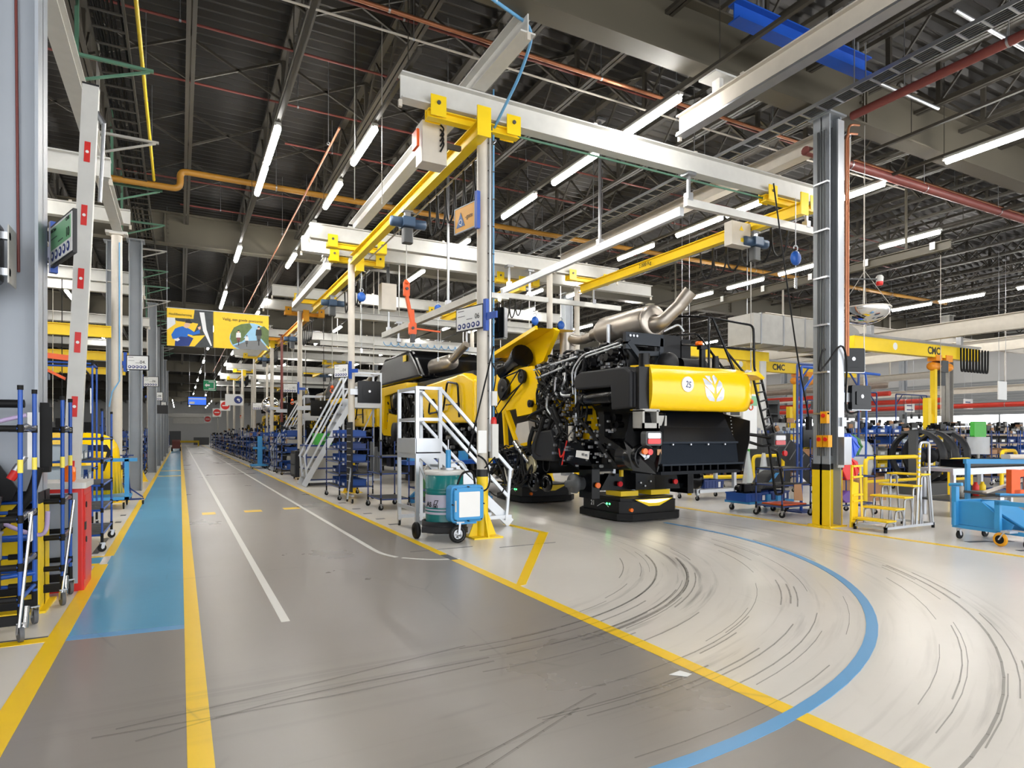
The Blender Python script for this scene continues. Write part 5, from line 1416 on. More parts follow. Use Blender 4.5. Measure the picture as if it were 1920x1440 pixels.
def pipe_rack(label, x, y, lx, ly, h, levels, rz=0.0, m=None, deck=True, name='pipe_rack', r=0.014, cast=0.05, joints=True, stripe=False, tyre=None):
    """frame of round pipes; local x along its width, y depth, origin at the centre of the floor print"""
    t = thing(name, label, 'rack', (x, y, 0), rz)
    m = m or M['rack']
    z0 = 2 * cast + 0.025
    for sx in (-1, 1):
        for sy in (-1, 1):
            px, py = sx * lx / 2, sy * ly / 2
            caster(t, px, py, cast, 0.4, tyre)
            u = part('upright', MB().cyl((px, py, z0), (px, py, h), r, n=10), m, t)
            if joints:
                q = MB().cyl((px, py, z0), (px, py, z0 + 0.12), r + 0.004, n=10).cyl((px, py, h - 0.03), (px, py, h + 0.005), r + 0.004, n=10)
                for z in levels: q.cyl((px, py, z - 0.03), (px, py, z + 0.03), r + 0.005, n=10)
                part('joint', q, M['rubber'], u)
            if stripe:
                part('yellow_band', MB().cyl((px, py, h * 0.66), (px, py, h * 0.66 + 0.1), r + 0.002, n=10), mat('band_yellow', (240, 222, 90), 0.5), u)
    for z in levels:
        q = MB()
        for sy in (-1, 1): q.cyl((-lx / 2, sy * ly / 2, z), (lx / 2, sy * ly / 2, z), r * 0.95, n=8)
        for sx in (-1, 1): q.cyl((sx * lx / 2, -ly / 2, z), (sx * lx / 2, ly / 2, z), r * 0.95, n=8)
        s_ = part('shelf_frame', q, m, t)
        if stripe:
            for sx in (-1, 1):
                for sy in (-1, 1):
                    part('sleeve', MB().cyl((sx * (lx / 2 - 0.17), sy * ly / 2, z), (sx * (lx / 2 - 0.02), sy * ly / 2, z), r + 0.008, n=10), M['rubber'], s_)
        if deck:
            q = MB()
            n = max(3, int(lx / 0.12))
            for k in range(n): q.box(-lx / 2 + (k + 0.2) * lx / n, -lx / 2 + (k + 0.8) * lx / n, -ly / 2, ly / 2, z + 0.004, z + 0.014)
            part('roller_track', q, M['dgrey'], s_)
    return t

def fill_rack(short, x, y, lx, ly, levels, rz, cols, rr, h=0.14, per=None, skip=0.0):
    c, s_ = math.cos(rz), math.sin(rz)
    for li, z in enumerate(levels):
        n = per or max(2, int(lx / 0.32))
        w = lx / n * 0.88
        for k in range(n):
            if rr.random() < skip: continue
            px = -lx / 2 + (k + 0.5) * lx / n
            m_ = rr.choice(cols)
            col = {'bin_blue': 'blue', 'rack_navy': 'navy', 'galvanised_duct': 'grey', 'aluminium': 'pale grey', 'bin_green': 'green', 'red_paint': 'red', 'clear_bin': 'clear', 'crane_yellow': 'yellow', 'charcoal_plastic': 'charcoal', 'cardboard': 'brown'}[m_.name]
            lab = '%s parts bin, %s along the %s shelf of the %s' % (col, ORD[k], ORD[li], short)
            put_bin(lab, (x + c * px, y + s_ * px, z + 0.015), rz, w, min(ly * 0.85, 0.5), h * rr.uniform(0.8, 1.15), m_)

def clutter(t, seed, lx, ly, levels, n=5):
    rr = random.Random(seed)
    for m_, k in ((M['black'], n), (M['steel'], max(1, n // 2)), (M['tan'], 1)):
        q = MB()
        for z in levels:
            for _ in range(k):
                x = rr.uniform(-lx / 2, lx / 2) * 0.9; y = rr.uniform(-ly / 2, ly / 2) * 0.8; h = rr.uniform(0.05, 0.2); w_ = rr.uniform(0.04, 0.14)
                if rr.random() < 0.4: q.cyl((x, y, z + 0.014), (x + rr.uniform(-0.1, 0.1), y, z + 0.014 + h), w_ * 0.5, n=8)
                else: q.box(x - w_, x + w_, y - w_ * 0.7, y + w_ * 0.7, z + 0.014, z + 0.014 + h)
        stuff(part('small_parts', q, m_, t))

CLEAR = mat('clear_bin', (190, 204, 214), 0.25)
R_ = random.Random(11)
# --- two pipe carts at the left edge of the picture
ct = pipe_rack('nearest blue pipe cart with yellow bands at the left edge, cut by frame', -1.66, 6.15, 1.2, 0.52, 1.92, [0.32, 0.56, 0.92, 1.6], r=0.016, deck=False, name='pipe_cart', stripe=True, cast=0.062, tyre=mat('grey_tyre', (92, 94, 98), 0.6))
q = MB().cyl((0.6, -0.3, 0.12), (0.66, -0.22, 0.95), 0.012, n=8).cyl((0.62, -0.26, 0.1), (0.62, -0.2, 0.25), 0.03, n=8)
part('brake_lever', q, M['chrome'], ct, label='chrome brake lever')
part('base_bar', MB().box(-0.6, 0.6, -0.28, -0.24, 0.13, 0.2).box(-0.6, 0.6, 0.24, 0.28, 0.13, 0.2), M['rubber'], ct)
part('cross_rail', MB().cyl((-0.6, -0.26, 0.4), (0.6, 0.26, 0.42), 0.02, n=8).cyl((-0.6, 0.1, 0.72), (0.6, 0.1, 0.74), 0.02, n=8), M['rack'], ct)
q = MB()
for z in (0.56, 0.92, 1.6):
    q.tube([(0.6, -0.22, z), (0.6, -0.05, z + 0.015), (0.6, 0.1, z), (0.6, 0.22, z + 0.01)], [0.022, 0.028, 0.022, 0.025], 8)
part('foil_wrap', q, mat('foil_wrap', (86, 90, 100), 0.25, 0.4, var=0.4, scale=25), ct, label='film wrapped rails')
part('label_card', MB().box(0.625, 0.63, -0.12, 0.02, 0.72, 0.95), M['paper'], ct)
ct2 = pipe_rack('second blue pipe cart with yellow bands, in front of the red barrier cabinet', -1.56, 7.22, 1.22, 0.46, 1.9, [0.34, 0.62, 0.95, 1.6], r=0.016, deck=False, name='pipe_cart', stripe=True, cast=0.062, tyre=mat('grey_tyre', (92, 94, 98), 0.6))
part('brake_lever', MB().cyl((0.61, -0.25, 0.12), (0.69, -0.17, 0.95), 0.012, n=8).cyl((0.62, -0.22, 0.1), (0.62, -0.16, 0.25), 0.03, n=8), M['chrome'], ct2, label='chrome brake lever')
part('base_bar', MB().box(-0.6, 0.6, -0.25, -0.21, 0.13, 0.2).box(-0.6, 0.6, 0.21, 0.25, 0.13, 0.2), M['rubber'], ct2)
q = MB()
for z in (0.62, 0.95, 1.6): q.tube([(0.61, -0.2, z), (0.61, -0.03, z + 0.015), (0.61, 0.18, z)], [0.022, 0.028, 0.022], 8)
part('foil_wrap', q, mat('foil_wrap', (86, 90, 100)), ct2, label='film wrapped rails')
# things on the carts
solo('black_profile', MB().box(-0.04, 0.04, -0.05, 0.05, 0, 0.62).box(-0.06, 0.06, -0.06, -0.04, 0.05, 0.58), M['rubber'], 'upright black plastic profile tied to the second blue pipe cart', 'profile', (-1.07, 6.93, 1.22))
solo('hose', MB().tube(smooth_path([(-0.1, 0, 0.5), (-0.45, 0, 0.45), (-0.62, 0, 0.1), (-0.6, 0, -0.35), (-0.4, 0.02, -0.62), (-0.1, 0, -0.35), (0.0, 0, -0.05)], 6), 0.035, 8), M['rubber'], 'thick black hose looped over the blue pipe carts', 'hose', (-1.08, 6.72, 1.32))
ho = thing('hose', 'lilac hose with red couplings hanging on the blue pipe carts', 'hose', (-1.1, 6.62, 1.2))
part('tube', MB().tube(smooth_path([(-0.05, 0, 0.52), (-0.35, 0, 0.4), (-0.46, 0, 0.1), (-0.42, 0, -0.1), (-0.25, 0, -0.35), (0.05, 0, -0.5), (0.1, -0.02, -0.3)], 6), 0.018, 8), M['lilac'], ho)
part('coupling', MB().cyl((-0.42, 0, -0.14), (-0.43, 0, -0.06), 0.026, n=10).cyl((-0.12, 0.02, 0.05), (-0.16, 0.02, -0.02), 0.035, n=10), M['red'], ho, label='red coupling')
part('steel_ferrule', MB().cyl((-0.10, 0.02, 0.1), (-0.13, 0.02, 0.05), 0.03, n=10).cyl((-0.06, 0.02, 0.17), (-0.1, 0.02, 0.1), 0.022, n=10), M['steel'], ho)
q = MB().prism([(-0.35, 0), (0.1, 0), (0.12, 0.12), (0.0, 0.16), (-0.1, 0.42), (-0.2, 0.42), (-0.25, 0.1)], 'y', -0.02, 0.02).box(-0.05, 0.0, -0.05, 0.05, -0.35, 0.1)
solo('black_bracket', q, M['black'], 'large black steel bracket lying on the nearest blue cart', 'bracket', (-1.35, 6.2, 0.945))
solo('black_bracket', MB().prism([(-0.3, 0), (0.2, 0), (0.24, 0.1), (0.1, 0.34), (-0.05, 0.34), (-0.2, 0.1)], 'y', -0.015, 0.015).box(0.05, 0.11, -0.04, 0.04, -0.4, 0.3), M['black'], 'large black steel bracket in the second blue cart before the red cabinet', 'bracket', (-1.5, 6.9, 0.98))
put_bin('pale grey bin hanging on the nearest blue cart at mid height', (-1.28, 5.95, 0.60), 0.0, 0.16, 0.2, 0.22, M['alu'], group=None)
solo('black_plate', MB().prism([(0, 0), (0.07, 0), (0.1, 0.15), (0.06, 0.3), (0.02, 0.3)], 'y', 0, 0.012), M['rubber'], 'black bent strap hooked on top of the nearest blue cart', 'bracket', (-1.48, 5.9, 1.615))
solo('black_sheet', MB().box(-0.5, 0.3, -0.015, 0.015, 0, 0.5).box(-0.52, 0.32, -0.03, 0.0, 0.48, 0.52).box(-0.1, -0.06, -0.03, 0.03, 0.0, 0.5), M['black'], 'black ribbed panel standing low in the nearest blue pipe cart', 'panel', (-1.55, 6.25, 0.34))
solo('black_sheet', MB().box(-0.5, 0.28, -0.015, 0.015, 0, 0.55).box(-0.52, 0.3, -0.03, 0.0, 0.52, 0.56), M['black'], 'black flat panel standing low in the second blue pipe cart', 'panel', (-1.5, 7.32, 0.36))
solo('black_rail', MB().box(-0.03, 0.03, -0.03, 0.03, 0, 0.75).box(-0.045, 0.045, -0.04, -0.02, 0.0, 0.75), M['gloss'], 'black slotted rail hanging in the second blue cart before the cabinet door', 'profile', (-1.2, 7.02, 0.3))
# --- grey machine behind the carts
t = thing('test_machine', 'white machine cabinet with orange beacon at the left edge', 'machine', (-2.05, 8.0, 0))
part('cabinet', MB().rbox(-0.5, 0.42, -0.35, 0.4, 0.1, 2.15, 0.03), M['white'], t)
part('base', MB().box(-0.5, 0.42, -0.33, 0.38, 0, 0.1), M['dgrey'], t)
part('arm', MB().box(0.3, 0.62, -0.45, -0.35, 0.98, 1.16).box(0.1, 0.5, -0.47, -0.35, 1.16, 1.55), M['bluegrey'], t)
part('motor', MB().cyl((0.1, -0.55, 1.42), (0.55, -0.55, 1.42), 0.13, n=16), M['galv'], t)
part('beacon', MB().lathe([(0.07, 2.15), (0.08, 2.2), (0.065, 2.22), (0.065, 2.38), (0, 2.4)], (0.2, -0.1, 0), n=14), M['lensorange'], t, label='orange beacon')
part('emergency_stop', MB().lathe([(0.03, 0), (0.03, 0.05), (0.06, 0.06), (0.055, 0.09), (0, 0.1)], (0.1, -0.36, 1.1), 'y', 14), M['red'], t)
for k in range(2):
    part('cable', MB().tube(smooth_path([(0.1 + 0.1 * k, -0.4, 1.8 - 0.2 * k), (0.35, -0.45, 1.75 - 0.2 * k), (0.52, -0.45, 1.5 - 0.1 * k)], 5), 0.014, 6), M['cream'], t)
t = thing('monitor', 'black monitor seen from behind, bracketed to the blue-grey column', 'monitor', (-1.42, 6.58, 3.05))
q = MB().rbox(-0.3, 0.12, -0.09, 0.05, -0.26, 0.26, 0.06, axis='y', n=5).rbox(-0.24, 0.06, -0.13, -0.09, -0.18, 0.18, 0.04, axis='y')
part('rear_shell', q, M['gloss'], t)
part('mount_plate', MB().box(0.16, 0.17, -0.05, 0.22, -0.24, 0.24), M['galv'], t)
part('mount_arm', MB().box(0.1, 0.17, -0.04, 0.02, 0.12, 0.18).box(0.1, 0.17, -0.04, 0.02, -0.18, -0.12), M['alu'], t)
part('sticker', MB().box(0.0, 0.04, -0.094, -0.09, -0.23, -0.19), M['yellow'], t)
part('cable', MB().tube(smooth_path([(-0.12, -0.12, 0.0), (-0.02, -0.14, -0.3), (0.04, -0.14, -0.55), (-0.02, -0.14, -0.8), (-0.2, -0.14, -0.9)], 5), 0.012, 6), mat('beige_cable', (170, 150, 120), 0.5), t)
# --- barrier
t = thing('barrier_gate', 'red and grey road barrier cabinet with raised white boom', 'barrier', (-1.02, 7.85, 0))
part('cabinet', MB().rbox(-0.30, 0.17, -0.3, 0.3, 0.0, 1.02, 0.02), M['red'], t, label='red cabinet')
part('front_door', MB().box(-0.25, 0.12, -0.312, -0.3, 0.08, 0.98), M['bluegrey'], t, label='pale grey door')
part('side_door', MB().box(0.17, 0.176, -0.25, 0.25, 0.1, 0.95), M['red'], t)
part('lid', MB().rbox(-0.32, 0.19, -0.33, 0.33, 1.02, 1.08, 0.03), M['white'], t, label='white lid')
part('lock', MB().cyl((0.17, -0.2, 0.85), (0.185, -0.2, 0.85), 0.03, n=10).cyl((0.17, -0.2, 0.5), (0.185, -0.2, 0.5), 0.03, n=10).box(0.17, 0.18, -0.26, -0.18, 0.6, 0.68), M['ink'], t)
part('flashing_light', MB().lathe([(0.05, 0), (0.06, 0.02), (0.06, 0.14), (0.0, 0.17)], (0.02, -0.1, 1.08), n=12), M['lensorange'], t, label='orange flashing light')
bp0, bp1 = Vector((-0.02, 0.34, 0.9)), Vector((0.16, 0.38, 5.35))
bo = part('boom', MB().bar(bp0, bp1, 0.15, 0.11, up=(0, 1, 0)), M['white'], t, label='raised white boom')
part('end_cap', MB().bar(bp1, bp1 + (bp1 - bp0).normalized() * 0.02, 0.155, 0.115, up=(0, 1, 0)), M['ink'], bo)
for k in range(6):
    f = 0.06 + k * 0.155
    c = bp0 + (bp1 - bp0) * f
    d = (bp1 - bp0).normalized()
    part('red_reflector', MB().bar(c - d * 0.11 + Vector((0, -0.058, 0)), c + d * 0.11 + Vector((0, -0.058, 0)), 0.055, 0.006, up=(0, 1, 0)), M['red'], bo)
    part('reflector_button', MB().cyl((c.x, c.y - 0.06, c.z), (c.x, c.y - 0.066, c.z), 0.016, n=12), M['paper'], bo)
c0 = bp0 + (bp1 - bp0) * 0.92; c1_ = bp0 + (bp1 - bp0) * 0.72
part('gas_strut', MB().cyl(c0 + Vector((0.13, 0, 0)), c1_ + Vector((0.13, 0, 0)), 0.02, n=8).cyl(c0 + Vector((0.06, 0, 0.1)), c0 + Vector((0.13, 0, -0.02)), 0.03, n=8), M['steel'], bo)

# --- hung information signs
def info_sign(label, p_near, p_far, z, h, number, face, small=True, txt=None, mount=True, right=False):
    """board between two plan points, printed on the side towards the viewer"""
    a, b = Vector((p_far[0], p_far[1], 0)), Vector((p_near[0], p_near[1], 0))
    d = b - a; w = d.length; rz = math.atan2(d.y, d.x)
    t = thing('information_sign', label, 'sign', (a.x, a.y, z), rz)
    part('frame', MB().box(-0.02, w + 0.02, -0.01, 0.02, -0.02, h + 0.02), M['ink'], t)
    part('board', MB().box(0, w, -0.014, -0.01, 0, h), M['paper'], t)
    if face == 'green':
        part('display', MB().box(0.03, w - 0.03, -0.017, -0.014, h * 0.36, h - 0.02), M['lgreen'], t)
    text('number', number, h * 0.34, M['ink'], t, (w - 0.02 - h * 0.28, -0.02, h * 0.53), align='CENTER')
    if face == 'green': text('small_print', 'PS&C Zone', h * 0.11, M['ink'], t, (w * 0.06, -0.02, h * 0.86), align='LEFT')
    else: part('printed_line', MB().box(w * 0.06, w * 0.3, -0.016, -0.014, h * 0.88, h * 0.91), M['dgrey'], t)
    part('printed_line', MB().box(w * 0.06, w * 0.34, -0.019, -0.014, h * 0.64, h * 0.66), M['dgrey'], t)
    part('printed_line', MB().box(w * 0.4, w * 0.62, -0.019, -0.014, h * 0.46, h * 0.485), M['dgrey'], t)
    for k in range(5):
        part('safety_symbol', MB().prism(disc(w * (0.12 + 0.18 * k), h * 0.18, min(h * 0.13, w * 0.08), 14), 'y', -0.018, -0.013), M['navyink'], t)
        part('symbol_mark', MB().prism(disc(w * (0.12 + 0.18 * k) - 0.003, h * 0.19, min(h * 0.06, w * 0.04), 8, 0, 300), 'y', -0.02, -0.018), M['paper'], t)
    if mount and right:
        part('wall_mount', MB().box(w + 0.02, w + 0.08, -0.01, 0.05, -0.06, h + 0.08).box(w + 0.08, w + 0.3, 0.0, 0.03, h * 0.3, h * 0.6), M['cobalt'], t)
    elif mount:
        part('wall_mount', MB().box(-0.08, -0.02, -0.01, 0.05, -0.06, h + 0.08).box(-0.25, -0.08, 0.0, 0.03, h * 0.3, h * 0.6), M['cobalt'], t)
    return t
s = info_sign('green-faced information sign with number 10 beside the barrier boom', (-0.81, 6.55), (-1.06, 7.22), 3.14, 0.34, '10', 'green')
text('small_print', 'CNH', 0.05, M['ink'], s, (0.6, -0.02, 0.3), align='CENTER')
info_sign('white information sign with number 04 beyond the left white pole', (-0.665, 17.05), (-1.09, 17.15), 3.09, 0.31, '04.', 'white', txt='Zone')
info_sign('white information sign with number 06 beyond the 04 sign, left of the walkway', (-0.66, 24.35), (-1.08, 24.45), 3.2, 0.31, '06.', 'white', txt='Zone')
info_sign('white information sign with number 08 left of the walkway', (-0.68, 31.35), (-1.1, 31.45), 3.07, 0.34, '.08', 'white', txt='Zone')
info_sign('white information sign with number 06 beside the nearest pole', (4.0, 8.52), (3.84, 9.12), 3.17, 0.33, '06', 'white', txt='Zone', right=True)
info_sign('white information sign with number 02 among the far poles', (3.98, 25.3), (3.5, 25.4), 3.2, 0.32, '02', 'white', txt='Zone', right=True)
info_sign('white information sign with number 04 at the second aisle pole', (3.98, 16.95), (3.7, 17.3), 3.12, 0.33, '04', 'white', txt='Zone', right=True)
info_sign('small white information sign with number 16 far up the aisle', (4.2, 37.9), (3.6, 38.0), 3.0, 0.36, '16', 'white', txt='Zone', right=True)
info_sign('small white information sign with number 10 far left of the walkway', (-0.68, 38.85), (-1.12, 38.95), 3.0, 0.34, '10', 'white', txt='Zone')
solo('sign_board', MB().box(-1.1, -0.5, 33.5, 33.54, 2.55, 2.95).box(-0.82, -0.78, 33.5, 33.54, 2.95, ZR - 0.9), M['ink'], 'blank black board hung left of the walkway below number 08', 'sign')
t = thing('gate_sign', 'amber sign with blue triangle and letter Q on the nearest pole', 'sign', (3.77, 9.02, 4.66), math.atan2(-0.5, 0.11))
part('board', MB().box(0, 0.5, -0.01, 0.01, 0, 0.36), M['amber'], t)
part('frame', MB().box(-0.015, 0.0, -0.015, 0.015, -0.015, 0.375).box(0.5, 0.515, -0.015, 0.015, -0.015, 0.375).box(0, 0.5, -0.015, 0.015, -0.015, 0.0).box(0, 0.5, -0.015, 0.015, 0.36, 0.375), M['bluegrey'], t)
part('triangle', MB().prism([(0.04, 0.07), (0.26, 0.07), (0.15, 0.29)], 'y', -0.014, -0.01), mat('sign_blue', (30, 86, 150), 0.5), t)
text('letter', 'Q', 0.12, M['paper'], t, (0.15, -0.017, 0.135))
text('lettering', '-gate', 0.095, M['ink'], t, (0.27, -0.014, 0.19), align='LEFT')
part('mount', MB().box(0.53, 0.59, -0.03, 0.03, -0.05, 0.5).box(0.515, 0.54, -0.01, 0.01, 0.02, 0.04), M['cobalt'], t)

# --- aluminium access steps
def steps(label, loc, rz, pz, pl, w, run, nst, rail_h=1.05, extra=True):
    t = thing('access_steps', label, 'steps', loc, rz)
    a = 0.028
    for x in (0.03, pl):
        for y in (0.03, w):
            part('post', MB().box(x - a, x + a, y - a, y + a, 0.1 if x < 0.1 else (0.05 if extra else 0), pz + rail_h), M['alu'], t)
    q = MB()
    for y in (0.03, w):
        q.box(0, pl, y - 0.02, y + 0.02, pz + rail_h - 0.05, pz + rail_h).box(0, pl, y - 0.02, y + 0.02, pz + 0.5, pz + 0.55)
    q.box(0.01, 0.05, 0, w, pz + rail_h - 0.05, pz + rail_h).box(0.01, 0.05, 0, w, pz + 0.5, pz + 0.55)
    part('guard_rail', q, M['alu'], t)
    q = MB().box(0, pl, 0, 0.02, pz - 0.02, pz + 0.22).box(0, pl, w, w + 0.02, pz - 0.02, pz + 0.22).box(-0.01, 0.01, 0, w, pz - 0.02, pz + 0.22)
    part('toe_board', q, M['alu'], t)
    part('platform', MB().box(0, pl, 0, w, pz - 0.1, pz), M['alu'], t)
    for y in (0.06, w - 0.04):
        part('stringer', MB().bar((pl, y, pz - 0.05), (pl + run, y, 0.04), 0.03, 0.16), M['alu'], t)
        q = MB().bar((pl, y - 0.04, pz + rail_h - 0.03), (pl + run, y - 0.04, rail_h - 0.1), 0.05, 0.05).bar((pl, y - 0.04, pz + 0.5), (pl + run * 0.95, y - 0.04, 0.5), 0.05, 0.05).bar((pl + run * 0.92, y - 0.04, 0.1), (pl + run * 0.98, y - 0.04, rail_h - 0.06), 0.045, 0.045)
        part('stair_rail', q, M['alu'], t)
    for k in range(nst):
        f = (k + 1) / (nst + 1)
        x = pl + run * f; z = pz * (1 - f)
        part('tread', MB().box(x - 0.11, x + 0.11, 0.08, w - 0.05, z - 0.02, z + 0.02), M['steel'], t)
    q = MB().bar((0.03, 0.03, pz - 0.1), (pl, 0.03, 0.25), 0.03, 0.03).box(0, pl + run, 0.01, 0.05, 0.13, 0.19).box(0, pl + run, w - 0.05, w - 0.01, 0.13, 0.19).box(0, 0.05, 0, w, 0.33, 0.39)
    part('brace', q, M['alu'], t)
    if extra:
        for y in (0.03, w): caster(t, 0.03, y, 0.045)
    return t
st = steps('aluminium platform steps with guard rails beside the teal drum', (3.30, 9.52, 0), 0, 1.28, 0.42, 0.95, 1.3, 4)
steps('taller aluminium steps up to the second combine harvester', (5.6, 20.3, 0), PI, 2.5, 1.0, 0.9, 1.35, 8, 1.0)
steps('aluminium steps at the third combine harvester, behind the second aisle pole', (5.7, 29.5, 0), PI, 2.3, 0.9, 0.9, 1.3, 7, 1.0)

# --- drum on its trolley with the blue reel box
t = thing('drum_trolley', 'black three-wheeled drum trolley with looped handle under the teal drum', 'trolley', (3.55, 8.93, 0))
q = MB().lathe([(0.0, 0.10), (0.33, 0.10), (0.34, 0.12), (0.34, 0.27), (0.325, 0.27), (0.325, 0.13), (0, 0.13)], n=24)
q.prism([(-0.42, -0.15), (-0.2, -0.3), (0.1, -0.5), (0.2, -0.42), (0.0, 0.0), (-0.3, 0.1)], 'z', 0.12, 0.2)
part('tray', q, M['plastic'], t)
for x, y in ((-0.42, 0.08), (0.34, 0.14)):
    part('wheel', MB().lathe([(0.05, -0.035), (0.11, -0.035), (0.125, -0.02), (0.125, 0.02), (0.11, 0.035), (0.05, 0.035)], (x, y, 0.125), 'x', 20).cyl((x - 0.02, y, 0.125), (x + 0.02, y, 0.125), 0.09, n=16), M['rubber'], t)
w = part('front_wheel', MB().lathe([(0.07, -0.025), (0.12, -0.03), (0.13, -0.015), (0.13, 0.015), (0.12, 0.03), (0.07, 0.025)], (-0.02, -0.56, 0.13), 'y', 22), M['rubber'], t)
q = MB().lathe([(0.0, -0.03), (0.03, -0.035), (0.035, -0.012), (0.095, -0.012), (0.1, -0.03), (0.1, 0.03)], (-0.02, -0.56, 0.13), 'y', 20)
for k in range(5): q.bar((-0.02, -0.575, 0.13), (-0.02 + 0.09 * math.cos(k * 1.257), -0.575, 0.13 + 0.09 * math.sin(k * 1.257)), 0.02, 0.01, up=(0, 1, 0))
part('wheel_rim', q, M['steel'], w, label='grey spoked rim')
part('fork', MB().bar((-0.02, -0.61, 0.13), (-0.0, -0.6, 0.3), 0.03, 0.01).bar((-0.02, -0.51, 0.13), (0.0, -0.5, 0.3), 0.03, 0.01).box(-0.06, 0.06, -0.62, -0.42, 0.29, 0.31), M['steel'], t)
q = MB().tube(fillet([(-0.02, -0.44, 0.2), (-0.02, -0.46, 0.72), (0.1, -0.42, 1.0), (0.34, -0.3, 1.02), (0.42, -0.2, 0.78), (0.42, -0.2, 0.3)], 0.1), 0.016, 8)
part('handle', q, M['rubber'], t)
t = thing('oil_drum', 'teal steel oil drum with pale lilac band and white rim', 'drum', (3.55, 8.93, 0.135))
pr = [(0.285, 0.0), (0.29, 0.02), (0.286, 0.04), (0.286, 0.26)]
for z in (0.27, 0.55):
    pr += [(0.286, z), (0.298, z + 0.015), (0.286, z + 0.03), (0.286, z + 0.045), (0.298, z + 0.06), (0.286, z + 0.075)]
pr += [(0.286, 0.86), (0.27, 0.87), (0, 0.87)]
part('shell', MB().lathe(pr, n=40), M['teal'], t)
part('printed_band', MB().lathe([(0.2885, 0.27 - 0.03), (0.2885, 0.53)], n=40), mat('drum_lilac', (186, 184, 202), 0.3), t, label='pale lilac printed band')
part('rim', MB().lathe([(0.29, 0.82), (0.302, 0.83), (0.306, 0.86), (0.30, 0.885), (0.25, 0.89), (0, 0.89)], n=40), M['white'], t, label='white lid rim')
part('printed_strip', MB().prism([(0.02, 0.66), (0.14, 0.66), (0.14, 0.675), (0.02, 0.675)], 'y', -0.291, -0.26), M['paper'], t)
lg = -math.radians(138)
def band_xf(u):
    a = lg + u / 0.29
    return a
def on_band(pts):
    o_ = []
    for u, z in pts:
        a = lg + u / 0.291
        o_.append((0.2915 * math.cos(a), 0.2915 * math.sin(a), z))
    return o_
def band_ring(cu, cz, r0, r1, n=20):
    v = on_band([(cu + r0 * math.cos(2 * PI * i / n), cz + r0 * math.sin(2 * PI * i / n)) for i in range(n)]) + on_band([(cu + r1 * math.cos(2 * PI * i / n), cz + r1 * math.sin(2 * PI * i / n)) for i in range(n)])
    return MB().add(v, [(i, n + i, n + (i + 1) % n, (i + 1) % n) for i in range(n)])
q = band_ring(-0.01, 0.36, 0.028, 0.04)
vv = on_band([(-0.045, 0.385), (-0.035, 0.385), (0.0, 0.455), (-0.015, 0.455), (0.04, 0.455), (0.01, 0.395), (0.0, 0.4), (0.022, 0.445), (0.0, 0.445)])
q.add(on_band([(-0.048, 0.365), (-0.038, 0.365), (-0.006, 0.452), (-0.018, 0.455)]), [(0, 1, 2, 3)]).add(on_band([(-0.018, 0.455), (-0.012, 0.444), (0.04, 0.444), (0.045, 0.455)]), [(0, 1, 2, 3)]).add(on_band([(0.045, 0.455), (0.033, 0.455), (0.005, 0.397), (0.015, 0.39)]), [(0, 1, 2, 3)])
n = 12
q.add(on_band([(-0.01 + 0.02 * math.cos(2 * PI * i / n), 0.36 + 0.02 * math.sin(2 * PI * i / n)) for i in range(n)]), [tuple(range(n))])
part('drop_emblem', q, M['ink'], t, label='black drop emblem')
text('lettering', 'AS', 0.10, M['ink'], t, (0.2935 * math.cos(lg - 0.125 / 0.29), 0.2935 * math.sin(lg - 0.125 / 0.29), 0.385), (PI / 2, 0, lg - 0.125 / 0.29 + PI / 2), bold=0.003)
t = thing('drum_pump', 'blue and steel hand pump standing in the teal drum', 'pump', (3.62, 8.95, 1.025))
part('barrel', MB().cyl((0, 0, 0.02), (0, 0, 0.3), 0.04, n=14), M['bluelight'], t)
part('rod', MB().cyl((0, 0, 0.3), (0, 0, 0.46), 0.012, n=8).cyl((0, 0, 0), (0, 0, 0.03), 0.12, n=16).tube(smooth_path([(0.04, 0, 0.1), (0.2, -0.03, 0.12), (0.28, -0.05, 0.02)], 4), 0.012, 6), M['steel'], t)
t = thing('reel_box', 'sky blue hose reel box with white front panel, in front of the drum', 'reel box', (3.66, 8.41, 0.3))
o = part('housing', MB().rbox(-0.26, 0.26, -0.1, 0.1, 0, 0.53, 0.07, axis='y', n=5), M['bluelight'], t)
b = o.modifiers.new('bevel', 'BEVEL'); b.width = 0.02; b.segments = 3; b.limit_method = 'ANGLE'
o = part('front_cover', MB().rbox(-0.23, 0.23, -0.15, -0.1, 0.03, 0.50, 0.06, axis='y', n=5), M['bluelight'], t)
b = o.modifiers.new('bevel', 'BEVEL'); b.width = 0.02; b.segments = 3; b.limit_method = 'ANGLE'
part('white_panel', MB().rbox(-0.155, 0.17, -0.156, -0.15, 0.08, 0.44, 0.01, axis='y'), M['paper'], t, label='white front panel')
q = MB()
for x, z in ((-0.2, 0.04), (0, 0.02), (0.2, 0.04), (-0.2, 0.48), (0, 0.51), (0.2, 0.48), (-0.24, 0.26), (0.24, 0.26)): q.cyl((x, -0.155, z), (x, -0.1, z), 0.01, n=6)
part('screw', q, M['ink'], t)
part('side_label', MB().box(-0.215, -0.195, -0.153, -0.15, 0.16, 0.32), M['cream'], t)
part('foot_bracket', MB().box(-0.15, 0.15, -0.08, 0.1, -0.03, 0.0), M['bluelight'], t)
part('hose', MB().tube(smooth_path([(0.25, 0, 0.42), (0.36, 0.0, 0.46), (0.45, 0.1, 0.62), (0.42, 0.18, 0.85), (0.3, 0.2, 0.95)], 5), 0.014, 6), M['rubber'], t)

